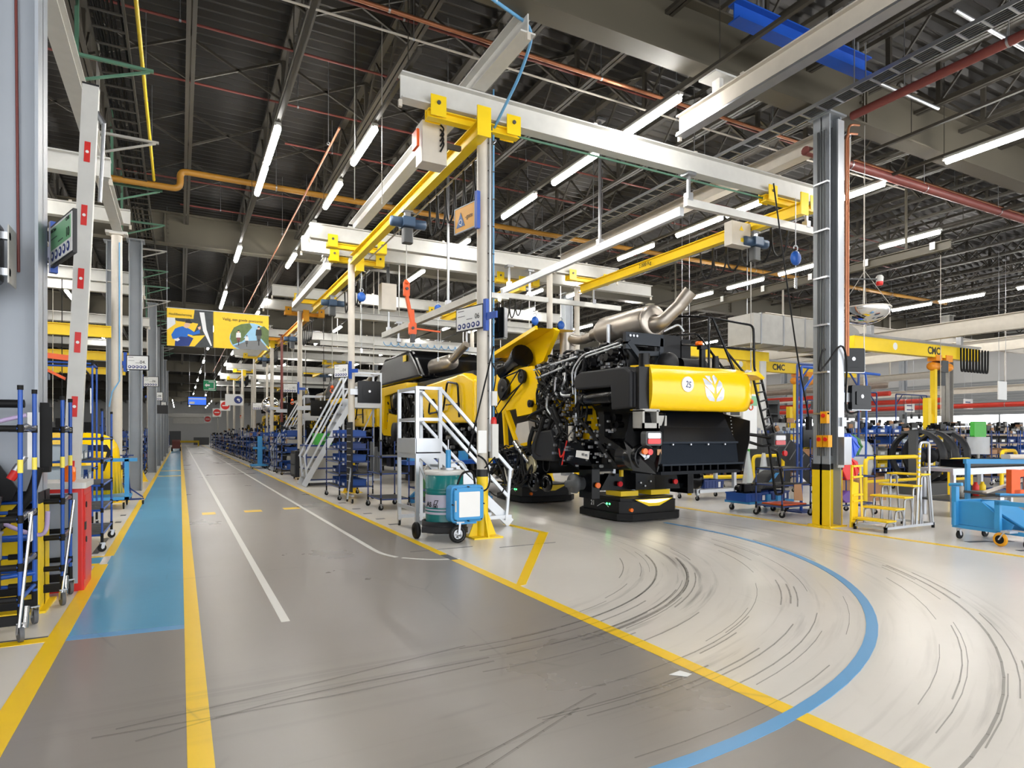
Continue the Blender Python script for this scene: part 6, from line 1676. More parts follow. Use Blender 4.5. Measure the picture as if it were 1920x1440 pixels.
# --- yellow-tread rolling steps on the right
t = thing('rolling_steps', 'grey rolling steps with five yellow treads and tall handrail', 'steps', (9.85, 6.03, 0))
for k in range(5):
    x = 0.12 + 0.235 * k; z = 0.19 + 0.18 * k
    part('tread', MB().box(x - 0.12, x + 0.14, -0.01, 0.56, z - 0.025, z), M['yellow'], t)
    for y in (0.02, 0.53):
        part('leg', MB().tube(fillet([(x - 0.1, y, 0.06), (x - 0.06, y, z - 0.04), (x + 0.1, y, z - 0.035), (x + 0.2, y, 0.06)], 0.04), 0.016, 8), M['steel'], t)
part('base_rail', MB().box(0, 1.35, -0.0, 0.04, 0.05, 0.09).box(0, 1.35, 0.51, 0.55, 0.05, 0.09).box(0.0, 0.04, 0, 0.55, 0.05, 0.09).box(1.3, 1.34, 0, 0.55, 0.05, 0.09), M['alu'], t)
q = MB().tube(fillet([(0.85, 0.02, 0.08), (0.96, 0.02, 1.43), (1.22, 0.02, 1.43), (1.22, 0.02, 0.86), (1.32, 0.02, 0.08)], 0.08), 0.02, 8)
part('handrail', q, M['alu'], t)
q = MB()
for k in range(7): q.cyl((0.905 + 0.0065 * k, 0.02, 0.85 + k * 0.075), (0.908 + 0.0065 * k, 0.02, 0.885 + k * 0.075), 0.0225, n=10)
part('hazard_band', q, M['yellow'], t)
q = MB()
for x, y in ((0.02, 0.02), (1.33, 0.02), (0.02, 0.53), (1.33, 0.53)): q.cyl((x, y, 0), (x, y, 0.06), 0.025, n=8)
part('rubber_foot', q, M['rubber'], t)

# --- blue drawbar cart on the right
t = thing('drawbar_cart', 'bright blue steel cart with sloping chute and yellow-rimmed wheel', 'cart', (10.36, 5.32, 0), -1.72)
q = MB().prism([(0.02, 0.22), (0.02, 0.56), (0.42, 0.58), (0.62, 0.42), (0.84, 0.30), (0.80, 0.20)], 'y', 0.0, 0.03)
part('side_plate', q, M['bluelight'], t)
part('side_plate', MB().prism([(0.02, 0.22), (0.02, 0.56), (0.42, 0.58), (0.62, 0.42), (0.84, 0.30), (0.80, 0.20)], 'y', 0.55, 0.58), M['bluelight'], t)
part('chute', MB().bar((0.40, 0.29, 0.58), (1.02, 0.29, 0.24), 0.52, 0.02), M['bluelight'], t)
part('back_plate', MB().box(0.0, 0.03, 0, 0.58, 0.2, 0.57), M['bluelight'], t)
part('frame', MB().box(0, 1.1, -0.02, 0.03, 0.16, 0.21).box(0, 1.1, 0.55, 0.6, 0.16, 0.21).box(0, 0.05, 0, 0.6, 0.16, 0.21).box(1.05, 1.1, 0, 0.6, 0.16, 0.21), M['bluelight'], t)
part('post', MB().box(0.02, 0.09, -0.06, 0.01, 0.2, 0.78).cyl((-0.03, -0.03, 0.8), (0.16, -0.03, 0.82), 0.025, n=10).cyl((0.06, -0.05, 0.2), (0.06, -0.05, 0.55), 0.03, n=10), M['bluelight'], t)
part('push_frame', MB().box(0.66, 0.73, -0.1, -0.05, 0.2, 0.62).box(0.66, 1.25, -0.1, -0.05, 0.57, 0.63).box(1.19, 1.25, -0.1, -0.05, 0.2, 0.62), M['bluelight'], t)
for x, y in ((0.1, 0.0), (1.02, 0.0), (0.1, 0.55), (1.02, 0.55)): caster(t, x, y, 0.06)
wz = part('large_wheel', MB().lathe([(0.06, -0.02), (0.085, -0.025), (0.1, 0), (0.085, 0.025), (0.06, 0.02)], (0.78, -0.16, 0.1), 'y', 20), M['amber'], t, label='yellow-rimmed wheel')
part('hub', MB().cyl((0.78, -0.18, 0.1), (0.78, -0.14, 0.1), 0.062, n=16), M['rubber'], wz)
part('wheel_fork', MB().bar((0.78, -0.19, 0.1), (0.86, -0.17, 0.24), 0.06, 0.012).box(0.8, 0.92, -0.19, -0.02, 0.2, 0.23), M['alu'], t)
t = thing('orange_lifter', 'orange steel lifting fixture on the bench behind the blue cart', 'fixture', (12.15, 4.95, 0.72), -0.4)
part('arm', MB().box(-0.5, -0.35, 0, 0.1, -0.1, 0.28).bar((-0.42, 0.05, 0.2), (0.5, 0.05, 0.34), 0.08, 0.1).box(0.1, 0.22, 0.0, 0.1, -0.1, 0.22).box(-0.45, 0.5, 0.0, 0.08, -0.1, -0.04), M['orange'], t)
part('chrome_pin', MB().cyl((-0.22, 0.05, -0.1), (-0.22, 0.05, 0.18), 0.03, n=10).cyl((0.0, 0.05, -0.1), (0.0, 0.05, 0.2), 0.03, n=10), M['chrome'], t)
t = thing('bench_frame', 'light blue tubular bench frame behind the drawbar cart', 'bench', (12.5, 5.3, 0), -0.5)
for x in (-0.75, 0.6):
    for y in (-0.45, 0.3): part('leg', MB().box(x - 0.03, x + 0.03, y - 0.03, y + 0.03, 0, 1.12 if y > 0 else 0.6), M['bluelight'] if y > 0 else M['alu'], t)
part('top_rail', MB().box(-0.8, 0.65, 0.26, 0.34, 1.06, 1.14).box(-0.8, 0.65, -0.5, -0.4, 0.58, 0.62), M['bluelight'], t)
part('shelf', MB().box(-0.8, 0.65, -0.5, 0.33, 0.56, 0.6), M['dgrey'], t)
part('pad', MB().rbox(-0.1, 0.6, 0.2, 0.42, 1.14, 1.22, 0.03, axis='x'), M['cream'], t, label='cream padded roll')
part('ramp', MB().bar((-0.9, -0.3, 0.62), (0.1, -0.3, 0.95), 0.1, 0.03), M['cream'], t)
# ---------------------------------------------------------------- banner and hung signs
t = thing('safety_banner', 'yellow hanging safety banner with printed worker and cyclists over the walkway', 'banner', (-0.36, 22.0, 4.3))
lb = part('left_sheet', MB().box(0, 1.285, 0, 0.012, 0, 1.16), M['pic_yellow'], t)
rb = part('right_sheet', MB().box(1.295, 2.93, 0, 0.012, 0.02, 1.17), M['pic_yellow'], t)
_ly = [0]
def print_poly(par, side, poly, m, name='print'):
    _ly[0] += 1
    y = -0.0006 * (_ly[0] + 1)
    pts = []
    for x, yy in poly:
        if side == 'l':
            u = (x - 110) / 762; a = u * 1.285; b = (762 + 40 * u - yy) / (632 - 30 * u) * 1.16
            a = min(max(a, 0.0), 1.285); b = min(max(b, 0.0), 1.16)
        else:
            u = (x - 875) / 905; a = 1.295 + u * 1.635; b = 0.02 + (800 + 50 * u - yy) / (595 - 25 * u) * 1.15
            a = min(max(a, 1.295), 2.93); b = min(max(b, 0.02), 1.17)
        pts.append((a, b))
    part(name, MB().prism(pts, 'y', y, y + 0.0004), m, par)
Lp = lambda p, m: print_poly(lb, 'l', p, m)
Rp = lambda p, m: print_poly(rb, 'r', p, m)
Lp([(110, 290), (540, 320), (560, 165), (870, 200), (870, 805), (110, 765)], M['pic_dark'])
Lp([(110, 290), (240, 300), (250, 400), (200, 500), (110, 500)], M['pic_white'])
Lp([(110, 500), (250, 400), (250, 340), (520, 380), (620, 400), (560, 520), (520, 600), (735, 590), (560, 775), (110, 765)], M['pic_yellow'])
Lp([(250, 300), (400, 310), (400, 370), (260, 350)], M['pic_dark'])
Lp([(640, 210), (720, 215), (760, 500), (850, 760), (830, 770), (700, 520)], M['pic_white'])
Lp([(235, 770), (240, 690), (330, 600), (460, 600), (540, 640), (470, 770)], M['pic_navy'])
Lp([(180, 580), (240, 480), (300, 455), (360, 440), (470, 480), (560, 540), (640, 490), (650, 560), (520, 590), (450, 570), (440, 620), (330, 610), (260, 650), (200, 650)], M['pic_blue'])
Lp([(225, 650), (300, 640), (320, 665), (280, 690), (235, 675)], M['pic_white'])
Lp([(385, 420), (410, 385), (490, 385), (480, 440), (430, 475), (390, 460)], M['pic_skin'])
Lp([(400, 380), (420, 330), (480, 320), (500, 370), (530, 385), (500, 395)], M['ink'])
Lp([(610, 460), (660, 440), (660, 490), (630, 500)], M['pic_skin'])
ov = [(1460 + 330 * math.cos(2 * PI * i / 28), 640 - 240 * math.sin(2 * PI * i / 28)) for i in range(28)]
def clip(poly_fn): return [p for p in ov if poly_fn(p)]
Rp([(min(x, 1780), min(y, 845)) for x, y in ov], M['pic_sky'])
Rp([(1150, 560), (1200, 470), (1320, 415), (1460, 402), (1500, 470), (1420, 560), (1360, 640), (1140, 660)], M['pic_tree'])
Rp([(1600, 480), (1700, 450), (1780, 520), (1780, 800), (1660, 660), (1560, 600)], M['pic_tree'])
Rp([(1135, 650), (1400, 640), (1330, 700), (1180, 750)], M['pic_tree'])
Rp([(1200, 770), (1420, 690), (1640, 680), (1780, 830), (1780, 850), (1300, 825)], M['pic_road'])
for cx, cy, s, body in ((1275, 600, 1.0, M['pic_white']), (1410, 660, 0.75, M['pic_white']), (1610, 560, 1.25, M['ink'])):
    Rp([(cx - 35 * s, cy - 45 * s), (cx + 35 * s, cy - 45 * s), (cx + 42 * s, cy + 35 * s), (cx - 42 * s, cy + 35 * s)], body)
    Rp([(cx - 32 * s, cy + 35 * s), (cx + 30 * s, cy + 35 * s), (cx + 24 * s, cy + 110 * s), (cx - 22 * s, cy + 110 * s)], M['dred'] if s == 1.0 else M['dgrey'])
    Rp([(cx - 6 * s, cy + 80 * s), (cx + 8 * s, cy + 80 * s), (cx + 8 * s, cy + 165 * s), (cx - 6 * s, cy + 165 * s)], M['ink'])
    Rp([(cx + 17 * s * math.cos(2 * PI * i / 10), cy - 62 * s + 20 * s * math.sin(2 * PI * i / 10)) for i in range(10)][::-1], M['pic_skin'])
    Rp([(cx - 18 * s, cy - 68 * s), (cx - 10 * s, cy - 88 * s), (cx + 12 * s, cy - 88 * s), (cx + 18 * s, cy - 68 * s)], M['ink'])
text('lettering', 'Hoofdbescherming', 0.105, M['ink'], lb, (0.05, -0.012, 0.98), align='LEFT', sx=0.78)
text('lettering', 'Veilig, een goede gewoonte', 0.125, M['ink'], rb, (2.15, -0.012, 0.95), sx=0.86)
part('hanging_wire', MB().cyl((0.0, 0.006, 1.16), (0.0, 0.006, ZR - 4.25), 0.006, n=5).cyl((2.9, 0.006, 1.16), (2.9, 0.006, ZR - 4.25), 0.006, n=5), M['steel'], t)
part('top_tube', MB().cyl((-0.03, 0.006, 1.17), (2.96, 0.006, 1.17), 0.014, n=8), M['alu'], t)
def hung_sign(name, label, loc, w, h, m, wire=True, cat='sign'):
    t_ = thing(name, label, cat, loc)
    part('board', MB().box(-w / 2, w / 2, -0.015, 0.015, 0, h), m, t_)
    if wire:
        part('hanging_wire', MB().cyl((-w * 0.4, 0, h), (-w * 0.4, 0, ZR - loc[2]), 0.008, n=5).cyl((w * 0.4, 0, h), (w * 0.4, 0, ZR - loc[2]), 0.008, n=5), M['steel'], t_)
    return t_
s = hung_sign('exit_sign', 'green and white emergency exit sign with arrow, over the aisle', (1.5, 40, 4.1), 0.66, 0.62, M['sgreen'])
q = MB().box(-0.3, 0.3, -0.02, -0.015, 0.57, 0.6).box(-0.3, 0.3, -0.02, -0.015, 0.02, 0.05)
q.prism([(-0.26, 0.31), (-0.16, 0.42), (-0.16, 0.36), (0.0, 0.36), (0.0, 0.26), (-0.16, 0.26), (-0.16, 0.2)], 'y', -0.02, -0.015)
q.box(-0.06, 0.26, -0.02, -0.015, 0.48, 0.53).box(-0.06, 0.26, -0.02, -0.015, 0.09, 0.14).box(0.21, 0.26, -0.02, -0.015, 0.09, 0.53)
part('pictogram', q, M['paper'], s)
s = hung_sign('information_screen', 'lit blue information screen hung far above the aisle', (1.25, 58, 4.0), 1.45, 0.75, M['ink'], cat='screen')
part('display', MB().box(-0.66, 0.66, -0.02, -0.016, 0.06, 0.69), M['screen'], s)
part('display_banner', MB().box(-0.66, 0.66, -0.024, -0.02, 0.5, 0.58).box(-0.6, -0.2, -0.024, -0.02, 0.12, 0.3), M['paper'], s)
for k, (x, y, z) in enumerate(((3.0, 52, 3.4), (2.9, 62, 3.2), (2.6, 75, 2.9))):
    s = hung_sign('no_entry_sign', 'white and red no entry sign far up the aisle, %s from the near end' % ORD[k], (x, y, z), 0.7, 0.75, M['paper'])
    part('red_disc', MB().prism(disc(0, 0.38, 0.3, 20), 'y', -0.019, -0.015), M['red'], s)
    part('white_bar', MB().box(-0.2, 0.2, -0.023, -0.019, 0.34, 0.42), M['paper'], s)
s = hung_sign('direction_sign', 'white sign with round blue arrow far up the aisle', (3.2, 46, 3.55), 1.1, 0.75, M['paper'])
part('blue_disc', MB().prism(disc(0.25, 0.38, 0.26, 20), 'y', -0.019, -0.015), M['navyink'], s)
part('arrow', MB().prism([(0.15, 0.4), (0.25, 0.5), (0.25, 0.44), (0.34, 0.44), (0.34, 0.24), (0.28, 0.24), (0.28, 0.36), (0.25, 0.36), (0.25, 0.3)], 'y', -0.023, -0.019), M['paper'], s)
s = hung_sign('no_entry_sign', 'white and red no entry sign behind the combine ladder', (12.6, 13.4, 2.85), 0.34, 0.5, M['paper'])
part('red_disc', MB().prism(disc(0, 0.27, 0.13, 20), 'y', -0.019, -0.015), M['red'], s)
part('white_bar', MB().box(-0.09, 0.09, -0.023, -0.019, 0.25, 0.29), M['paper'], s)
t = thing('convex_mirror', 'round convex mirror on a pole far up the aisle', 'mirror', (4.3, 36, 2.75))
part('mirror_face', MB().lathe([(0.42, 0.0), (0.36, -0.06), (0.22, -0.11), (0, -0.13)], (0, 0, 0.42), 'y', 24), M['mirror'], t)
part('frame', MB().lathe([(0.42, -0.01), (0.46, 0), (0.45, 0.03), (0, 0.04)], (0, 0, 0.42), 'y', 24), M['cream'], t)
part('mount', MB().box(-0.04, 0.04, 0.03, 0.2, 0.3, 0.5).cyl((0, 0.2, -2.75), (0, 0.2, 0.6), 0.04, n=10), M['cream'], t)
hung_sign('panel_sign', 'plain white hanging panel right of the lettered crane', (24.6, 11.1, 2.75), 0.55, 0.62, M['paper'])
for k, (x, y, z) in enumerate(((38.5, 19, 3.0), (36.5, 21, 2.85), (33.0, 22, 2.85), (31.5, 22.5, 2.85))):
    s = hung_sign('station_sign', 'small white station sign before the far window wall, %s from the right' % ORD[k], (x, y, z), 0.9, 0.55, M['paper'])
    part('printed_line', MB().box(-0.3, 0.2, -0.018, -0.015, 0.34, 0.4), M['navyink'], s); part('printed_line', MB().box(-0.3, 0.3, -0.018, -0.015, 0.1, 0.16), M['navyink'], s)
# dome mirror beside the grey column
t = thing('dome_mirror', 'shiny half-dome ceiling mirror hung right of the grey column', 'mirror', (10.65, 6.9, 3.72))
q = MB()
pr = [(0.41 * math.cos(a), -0.27 * math.sin(a)) for a in [PI / 2 * i / 10 for i in range(11)]]
q.lathe(pr, (0, 0, 0.05), 'z', 28)
part('dome', q, M['mirror'], t)
part('rim', MB().lathe([(0.41, 0.04), (0.42, 0.05), (0.41, 0.065), (0, 0.065)], (0, 0, 0), 'z', 28), M['cream'], t)
q = MB()
for a in range(4):
    c, s_ = 0.4 * math.cos(a * PI / 2 + 0.5), 0.4 * math.sin(a * PI / 2 + 0.5)
    q.cyl((c, s_, 0.06), (0, 0, 0.72), 0.005, n=5)
q.cyl((0, 0, 0.72), (0, 0, ZR - 3.68), 0.006, n=5)
part('suspension_wire', q, M['galv'], t)
t = thing('alarm_beacon', 'small white and red alarm beacon beside the grey column', 'beacon', (10.6, 6.6, 4.12))
part('lens', MB().lathe([(0, 0), (0.05, 0.0), (0.055, 0.04), (0.055, 0.06)], n=12), M['red'], t)
part('base', MB().lathe([(0.055, 0.06), (0.06, 0.14), (0.04, 0.17), (0, 0.17)], n=12), M['white'], t)
part('arm', MB().cyl((-0.62, 0.3, 0.1), (-0.02, 0.0, 0.1), 0.012, n=6), M['dgrey'], t)
# monitors at the grey column and poles
def monitor(label, loc, rz, w=0.5, h=0.38, arm=0.2):
    t_ = thing('monitor', label, 'monitor', loc, rz)
    part('rear_shell', MB().rbox(-w / 2, w / 2, -0.05, 0.03, -h / 2, h / 2, 0.03, axis='y').rbox(-w * 0.3, w * 0.3, -0.065, -0.05, -h * 0.3, h * 0.25, 0.02, axis='y'), M['gloss'], t_)
    part('side_strip', MB().box(w / 2 - 0.01, w / 2 + 0.012, -0.04, 0.05, -h / 2 + 0.01, h / 2 - 0.01).box(-w / 2, w / 2, -0.05, 0.05, -h / 2 - 0.012, -h / 2 + 0.004), M['steel'], t_)
    part('badge', MB().prism(disc(0, 0.02, 0.035, 8), 'y', -0.069, -0.065), M['silver'], t_)
    part('mount_arm', MB().box(-w / 2 - arm, -w / 2 + 0.05, 0.0, 0.03, -0.08, 0.08), M['alu'], t_)
    return t_
monitor('black monitor on the grey column, upper of two, turned sideways', (10.4, 6.98, 2.86), -0.35, 0.44, 0.42)
monitor('black monitor on the grey column, lower of two', (10.42, 6.85, 2.2), -0.1, 0.46, 0.42)
monitor('dark flat monitor edge-on beside the nearest pole', (4.38, 8.85, 3.3), -1.0, 0.34, 0.48, 0.1)
monitor('black monitor on the second aisle pole', (4.55, 16.98, 2.72), 0.0, 0.62, 0.6, 0.2)
for k, (x, y, z) in enumerate(((4.85, 25.28, 2.6), (4.85, 31.3, 2.7), (4.85, 33.68, 2.9), (5.0, 37.9, 3.0), (4.85, 42.1, 3.2))):
    monitor('black monitor among the far poles right of the aisle, %s from the near end' % ORD[k], (x, y, z), 0.05, 0.75, 0.6, 0.5)
t = thing('lamp_post_bracket', 'white wall lamp bracket above the dark edge-on monitor', 'lamp', (4.32, 8.72, 3.72))
part('bracket', MB().box(-0.1, 0.2, -0.05, 0.05, -0.06, 0.02).cyl((0.1, 0, 0.02), (0.1, 0, 0.1), 0.02, n=8), M['white'], t)
part('lit_spot', MB().ball((0.03, -0.06, -0.08), 0.03, 8), M['headlamp'], t)
# chains, balancers
for k, (x, y, z) in enumerate(((2.62, 10.7, 5.55), (3.05, 10.55, 5.5))):
    solo('pull_chain', MB().tube([(0, 0, 0), (0, 0, ZR + 0.05 - z)], 0.008, 5), M['galv'], 'long thin grey chain hanging above the aisle edge, %s' % ('left one' if k == 0 else 'right one'), 'chain', (x, y, z))
for k, (x, y, z, nm, zt) in enumerate(((9.2, 16.0, 4.9, 'beside the pole behind the combine', 5.48), (10.1, 16.0, 4.85, 'below the second white box rail', 5.48), (9.75, 7.6, 4.72, 'left of the grey column', 5.8), (4.35, 17.0, 5.3, 'at the second aisle pole', 6.36), (6.6, 17.1, 5.2, 'below the third white crane beam', 6.36))):
    t = thing('spring_balancer', 'round blue tool balancer with steel cable, %s' % nm, 'balancer', (x, y, z))
    part('drum', MB().ball((0, 0, 0), 0.12, 12, sc=(1, 0.6, 1.1)), mat('balancer_blue', (30, 90, 180), 0.35), t)
    part('hook', MB().tube(arc_pts((0, 0, 0.18), 0.05, -90, 200, 8), 0.012, 6).cyl((0, 0, 0.2), (0, 0, zt - z), 0.008, n=5), M['steel'], t)
    part('cable', MB().cyl((0, 0, -0.1), (0, 0, -1.4 if k != 2 else -0.35), 0.008, n=5), M['steel'], t)
    part('snap_hook', MB().rbox(-0.03, 0.03, -0.012, 0.012, (-1.52 if k != 2 else -0.55), (-1.4 if k != 2 else -0.35), 0.02, axis='y'), M['chrome'], t)
t = thing('pendant_cable', 'hanging black crane cable left of the grey column', 'cable', (10.4, 8.0, 1.9))
part('cable', MB().tube(smooth_path([(-0.5, 0.2, 4.4), (-0.35, 0.1, 3.0), (-0.1, 0, 1.2), (0.1, -0.1, 0.0)], 6), 0.014, 6), M['rubber'], t)
part('pendant', MB().rbox(0.05, 0.16, -0.14, -0.06, -0.25, 0.0, 0.02), M['rubber'], t)

# ---------------------------------------------------------------- racks left of the walkway
LV = [0.22, 0.55, 0.88, 1.2, 1.5]
BL = [M['bin'], M['bin'], M['navy'], CLEAR, M['galv']]
pipe_rack('blue flow rack full of bins behind the red barrier cabinet', -1.42, 10.6, 1.3, 1.0, 1.9, LV, PI / 2)
fill_rack('flow rack behind the barrier cabinet', -1.42, 10.6, 1.3, 1.0, LV[:4], PI / 2, [M['bin'], CLEAR, CLEAR, M['bin']], R_, 0.2, 3)
r0 = pipe_rack('tall blue gallows frame with grey panel behind the barrier boom', -2.2, 12.4, 1.9, 0.6, 2.75, [1.0, 2.7], 0.0, deck=False, name='gallows_frame')
part('grey_panel', MB().box(-0.9, 0.3, -0.28, -0.26, 1.7, 2.6), M['dgrey'], r0)
part('paper_sheet', MB().box(0.93, 0.94, -0.4, -0.2, 1.9, 2.3), M['paper'], r0)
t = thing('body_panel', 'large curved yellow body panel standing on a light blue cart', 'body panel', (-1.85, 15.6, 0.3))
q = MB()
for i in range(9):
    a0, a1 = i / 9, (i + 1) / 9
    f = lambda u: (0.75 * math.sin(u * PI / 2), 0.5 * (1 - math.cos(u * PI / 2)))
    x0, y0 = f(a0); x1, y1 = f(a1)
    q.add([(x0, y0, 0), (x1, y1, 0), (x1 * 0.92, y1, 1.3 - 0.5 * a1 ** 3), (x0 * 0.92, y0, 1.3 - 0.5 * a0 ** 3), (x0, y0 + 0.03, 0), (x1, y1 + 0.03, 0), (x1 * 0.92, y1 + 0.03, 1.3 - 0.5 * a1 ** 3), (x0 * 0.92, y0 + 0.03, 1.3 - 0.5 * a0 ** 3)],
          [(0, 1, 2, 3), (7, 6, 5, 4), (3, 2, 6, 7), (0, 4, 5, 1)], 0, True)
q.box(-0.5, 0.0, 0, 0.03, 0, 1.3)
part('skin', q, M['myellow'], t)
part('black_trim', MB().prism([(-0.3, 0.9), (-0.22, 1.05), (0.5, 1.05), (0.58, 0.9), (0.45, 0.5), (0.4, 0.5), (0.5, 0.9), (-0.2, 0.98), (-0.25, 0.9), (-0.15, 0.5), (-0.2, 0.5)], 'y', -0.05, -0.02).box(0.1, 0.6, -0.03, -0.005, 0.1, 0.3), M['black'], t)
t = thing('panel_cart', 'light blue cart carrying the curved yellow body panel', 'cart', (-1.75, 15.8, 0))
part('deck', MB().box(-0.75, 0.8, -0.4, 0.7, 0.2, 0.26), M['bluelight'], t)
part('post', MB().box(0.72, 0.8, -0.4, -0.32, 0.2, 1.05).box(0.4, 0.95, -0.4, -0.3, 1.0, 1.07), M['bluelight'], t)
for x in (-0.65, 0.7):
    for y in (-0.3, 0.6): caster(t, x, y, 0.07)
t = thing('tripod_stand', 'dark blue cable stand with red hose at the foot of the left white pole', 'stand', (-1.22, 16.4, 0))
q = MB().bar((-0.35, 0, 0.12), (0.5, 0, 0.12), 0.04, 0.04).bar((0.0, -0.2, 0.12), (0.0, 0.35, 0.12), 0.04, 0.04).bar((-0.2, 0, 0.12), (-0.12, 0, 1.15), 0.03, 0.03).bar((0.25, 0, 0.12), (0.15, 0, 1.15), 0.03, 0.03).bar((-0.25, 0, 1.1), (0.3, 0, 1.1), 0.03, 0.03).bar((0.0, 0, 0.55), (0.48, 0, 0.16), 0.03, 0.03)
part('frame', q, M['navy'], t)
part('red_hose', MB().tube([(-0.15, -0.05, 0.3), (-0.12, -0.05, 0.9), (-0.1, -0.05, 1.1)], 0.02, 6), M['red'], t)
for x in (-0.33, 0.48): caster(t, x, 0, 0.045)
gt = thing('guard_rail', 'yellow tubular guard rail beside the left racks', 'guard rail', (-1.15, 21.3, 0))
part('hoop', MB().tube(fillet([(0, 0, 0), (0, 0, 1.05), (0, 1.3, 1.05), (0, 1.3, 0)], 0.12), 0.035, 8).tube([(0, 0, 0.55), (0, 1.3, 0.55)], 0.03, 8), M['yellow'], gt)
ys = [18.6, 23.6, 25.6, 28.0, 30.2, 32.6, 36, 38.4, 41, 44, 47, 50, 54, 58, 62, 67, 72, 78, 84, 92]
for i, y in enumerate(ys):
    h = 1.5 + 0.5 * R_.random()
    lv = [z for z in LV if z < h - 0.2]
    r = pipe_rack('blue pipe rack of parts left of the walkway, %s from the near end' % nth(i), -1.7, y, 1.6, 0.9, h, lv, PI / 2, m=M['rack'] if i % 3 else M['navy'], joints=i < 6)
    clutter(r, 200 + i, 1.6, 0.8, lv, 4)
    if i < 9: fill_rack('%s rack left of walkway' % ORD[i], -1.7, y, 1.6, 0.9, lv[::1 if i < 3 else 2], PI / 2, BL, R_, 0.17, 3 if i < 4 else 2, 0.25)
for k, y in enumerate((14.0, 20.0, 27.5, 35.0)):
    r = pipe_rack('navy frame of tools deep in the left bays, %s from the near end' % ORD[k], -3.6, y, 2.2, 0.8, 2.2, [0.4, 1.0, 1.6], 0.0, m=M['navy'])
    part('hung_black_tools', MB().box(-0.9, -0.7, -0.3, -0.2, 1.0, 2.0).box(0.2, 0.7, -0.35, -0.25, 1.05, 1.5).box(-0.3, 0.0, -0.35, -0.2, 1.7, 2.15), M['rubber'], r)
# orange tool arms on the left
t = thing('jib_arm', 'orange jib arm with black cables behind the barrier boom', 'jib arm', (-2.6, 14.5, 2.9))
part('arm', MB().bar((-0.8, 0, 0.25), (0.9, 0, 0.1), 0.08, 0.1).bar((0.9, 0, 0.1), (0.95, 0, -0.5), 0.07, 0.07).bar((-0.2, 0, 0.2), (0.8, 0, -0.35), 0.05, 0.05), M['orange'], t)
part('hanger', MB().cyl((-0.7, 0, 0.2), (-0.7, 0, ZR - 2.9), 0.03, n=8), M['cream'], t)
part('coiled_cable', MB().tube(smooth_path([(0.9, -0.05, 0.0), (1.1, -0.05, -0.3), (0.9, -0.05, -0.6), (0.7, -0.05, -0.3), (0.9, -0.05, -0.1)], 5), 0.02, 6), M['rubber'], t)

# ---------------------------------------------------------------- right edge of the aisle
ra = pipe_rack('navy shelf rack of blue bins before the second aisle pole', 3.75, 15.9, 1.5, 0.8, 1.75, [0.3, 0.6, 0.9, 1.2, 1.5], -PI / 2, m=M['navy'])
fill_rack('rack before the second pole', 3.75, 15.9, 1.5, 0.8, [0.3, 0.6, 0.9, 1.2, 1.5], -PI / 2, [M['bin'], M['bin'], M['navy']], R_, 0.16, 3, 0.1)
t = thing('perforated_board', 'tall dark perforated steel board on a wheeled foot beside the navy rack', 'board', (3.45, 14.55, 0))
q = MB().box(-0.02, 0.02, -0.22, 0.22, 0.25, 1.85)
part('board', q, M['plastic'], t)
q = MB()
for j in range(4):
    for k in range(9): q.cyl((-0.024, -0.15 + j * 0.1, 0.5 + k * 0.15), (-0.02, -0.15 + j * 0.1, 0.5 + k * 0.15), 0.012, n=6)
stuff(part('holes', q, M['paper'], t))
part('foot', MB().box(-0.03, 0.03, -0.3, 0.3, 0.15, 0.2).bar((-0.1, -0.2, 0.1), (-0.02, -0.2, 0.8), 0.03, 0.03), M['steel'], t)
for y in (-0.25, 0.25): caster(t, 0, y, 0.05)
rc = pipe_rack('navy tool trolley with hung tools between the navy rack and the steps', 3.95, 13.2, 1.0, 0.6, 1.45, [0.22, 0.75, 1.1], -PI / 2, m=M['navy'], cast=0.055)
part('black_reel', MB().lathe([(0, -0.04), (0.2, -0.04), (0.2, 0.04), (0, 0.04)], (0.2, 0.1, 1.62), 'y', 18), M['rubber'], rc)
part('hung_tools', MB().box(-0.35, -0.28, -0.3, -0.24, 0.8, 1.4).cyl((0.1, -0.3, 0.8), (0.15, -0.3, 1.3), 0.04, n=8).cyl((0.3, -0.3, 0.78), (0.28, -0.3, 1.2), 0.03, n=8), M['dgrey'], rc)
rd = pipe_rack('low navy rail trolley behind the aluminium steps', 4.6, 12.2, 1.3, 0.6, 0.7, [0.22, 0.45], -PI / 2, m=M['navy'], cast=0.055)
part('green_panel', MB().box(-0.3, 0.2, -0.2, 0.2, 0.3, 0.65), M['dgreen'], rd)
part('white_clamp', MB().tube(smooth_path([(-0.4, -0.2, 0.7), (-0.2, -0.25, 0.9), (0.1, -0.3, 0.75), (0.3, -0.25, 0.95)], 4), 0.02, 6), M['white'], rd)
t = thing('lift_table', 'sky blue tubular lifting table behind the aluminium steps', 'lift table', (5.2, 13.0, 0))
part('table_top', MB().box(-1.0, 2.2, -0.3, 0.5, 0.92, 1.0), M['rack'], t)
part('column', MB().box(-0.3, -0.1, 0.0, 0.2, 0.2, 0.95), M['bluelight'], t)
part('leg', MB().bar((-0.9, -0.2, 0.16), (1.2, 0.3, 0.16), 0.1, 0.1).bar((-0.2, 0.1, 0.7), (-0.9, -0.2, 0.2), 0.07, 0.07).bar((-0.2, 0.1, 0.7), (0.7, 0.2, 0.2), 0.07, 0.07).bar((-0.6, 0.5, 0.16), (0.9, -0.5, 0.16), 0.09, 0.09), M['bluelight'], t)
part('clamp', MB().box(-0.9, -0.75, -0.2, 0.0, 1.0, 1.15).box(0.3, 0.45, -0.2, 0.0, 1.0, 1.2).tube(smooth_path([(-0.7, -0.1, 1.0), (-0.5, -0.1, 1.2), (-0.4, -0.1, 1.05)], 4), 0.03, 6), M['bluelight'], t)
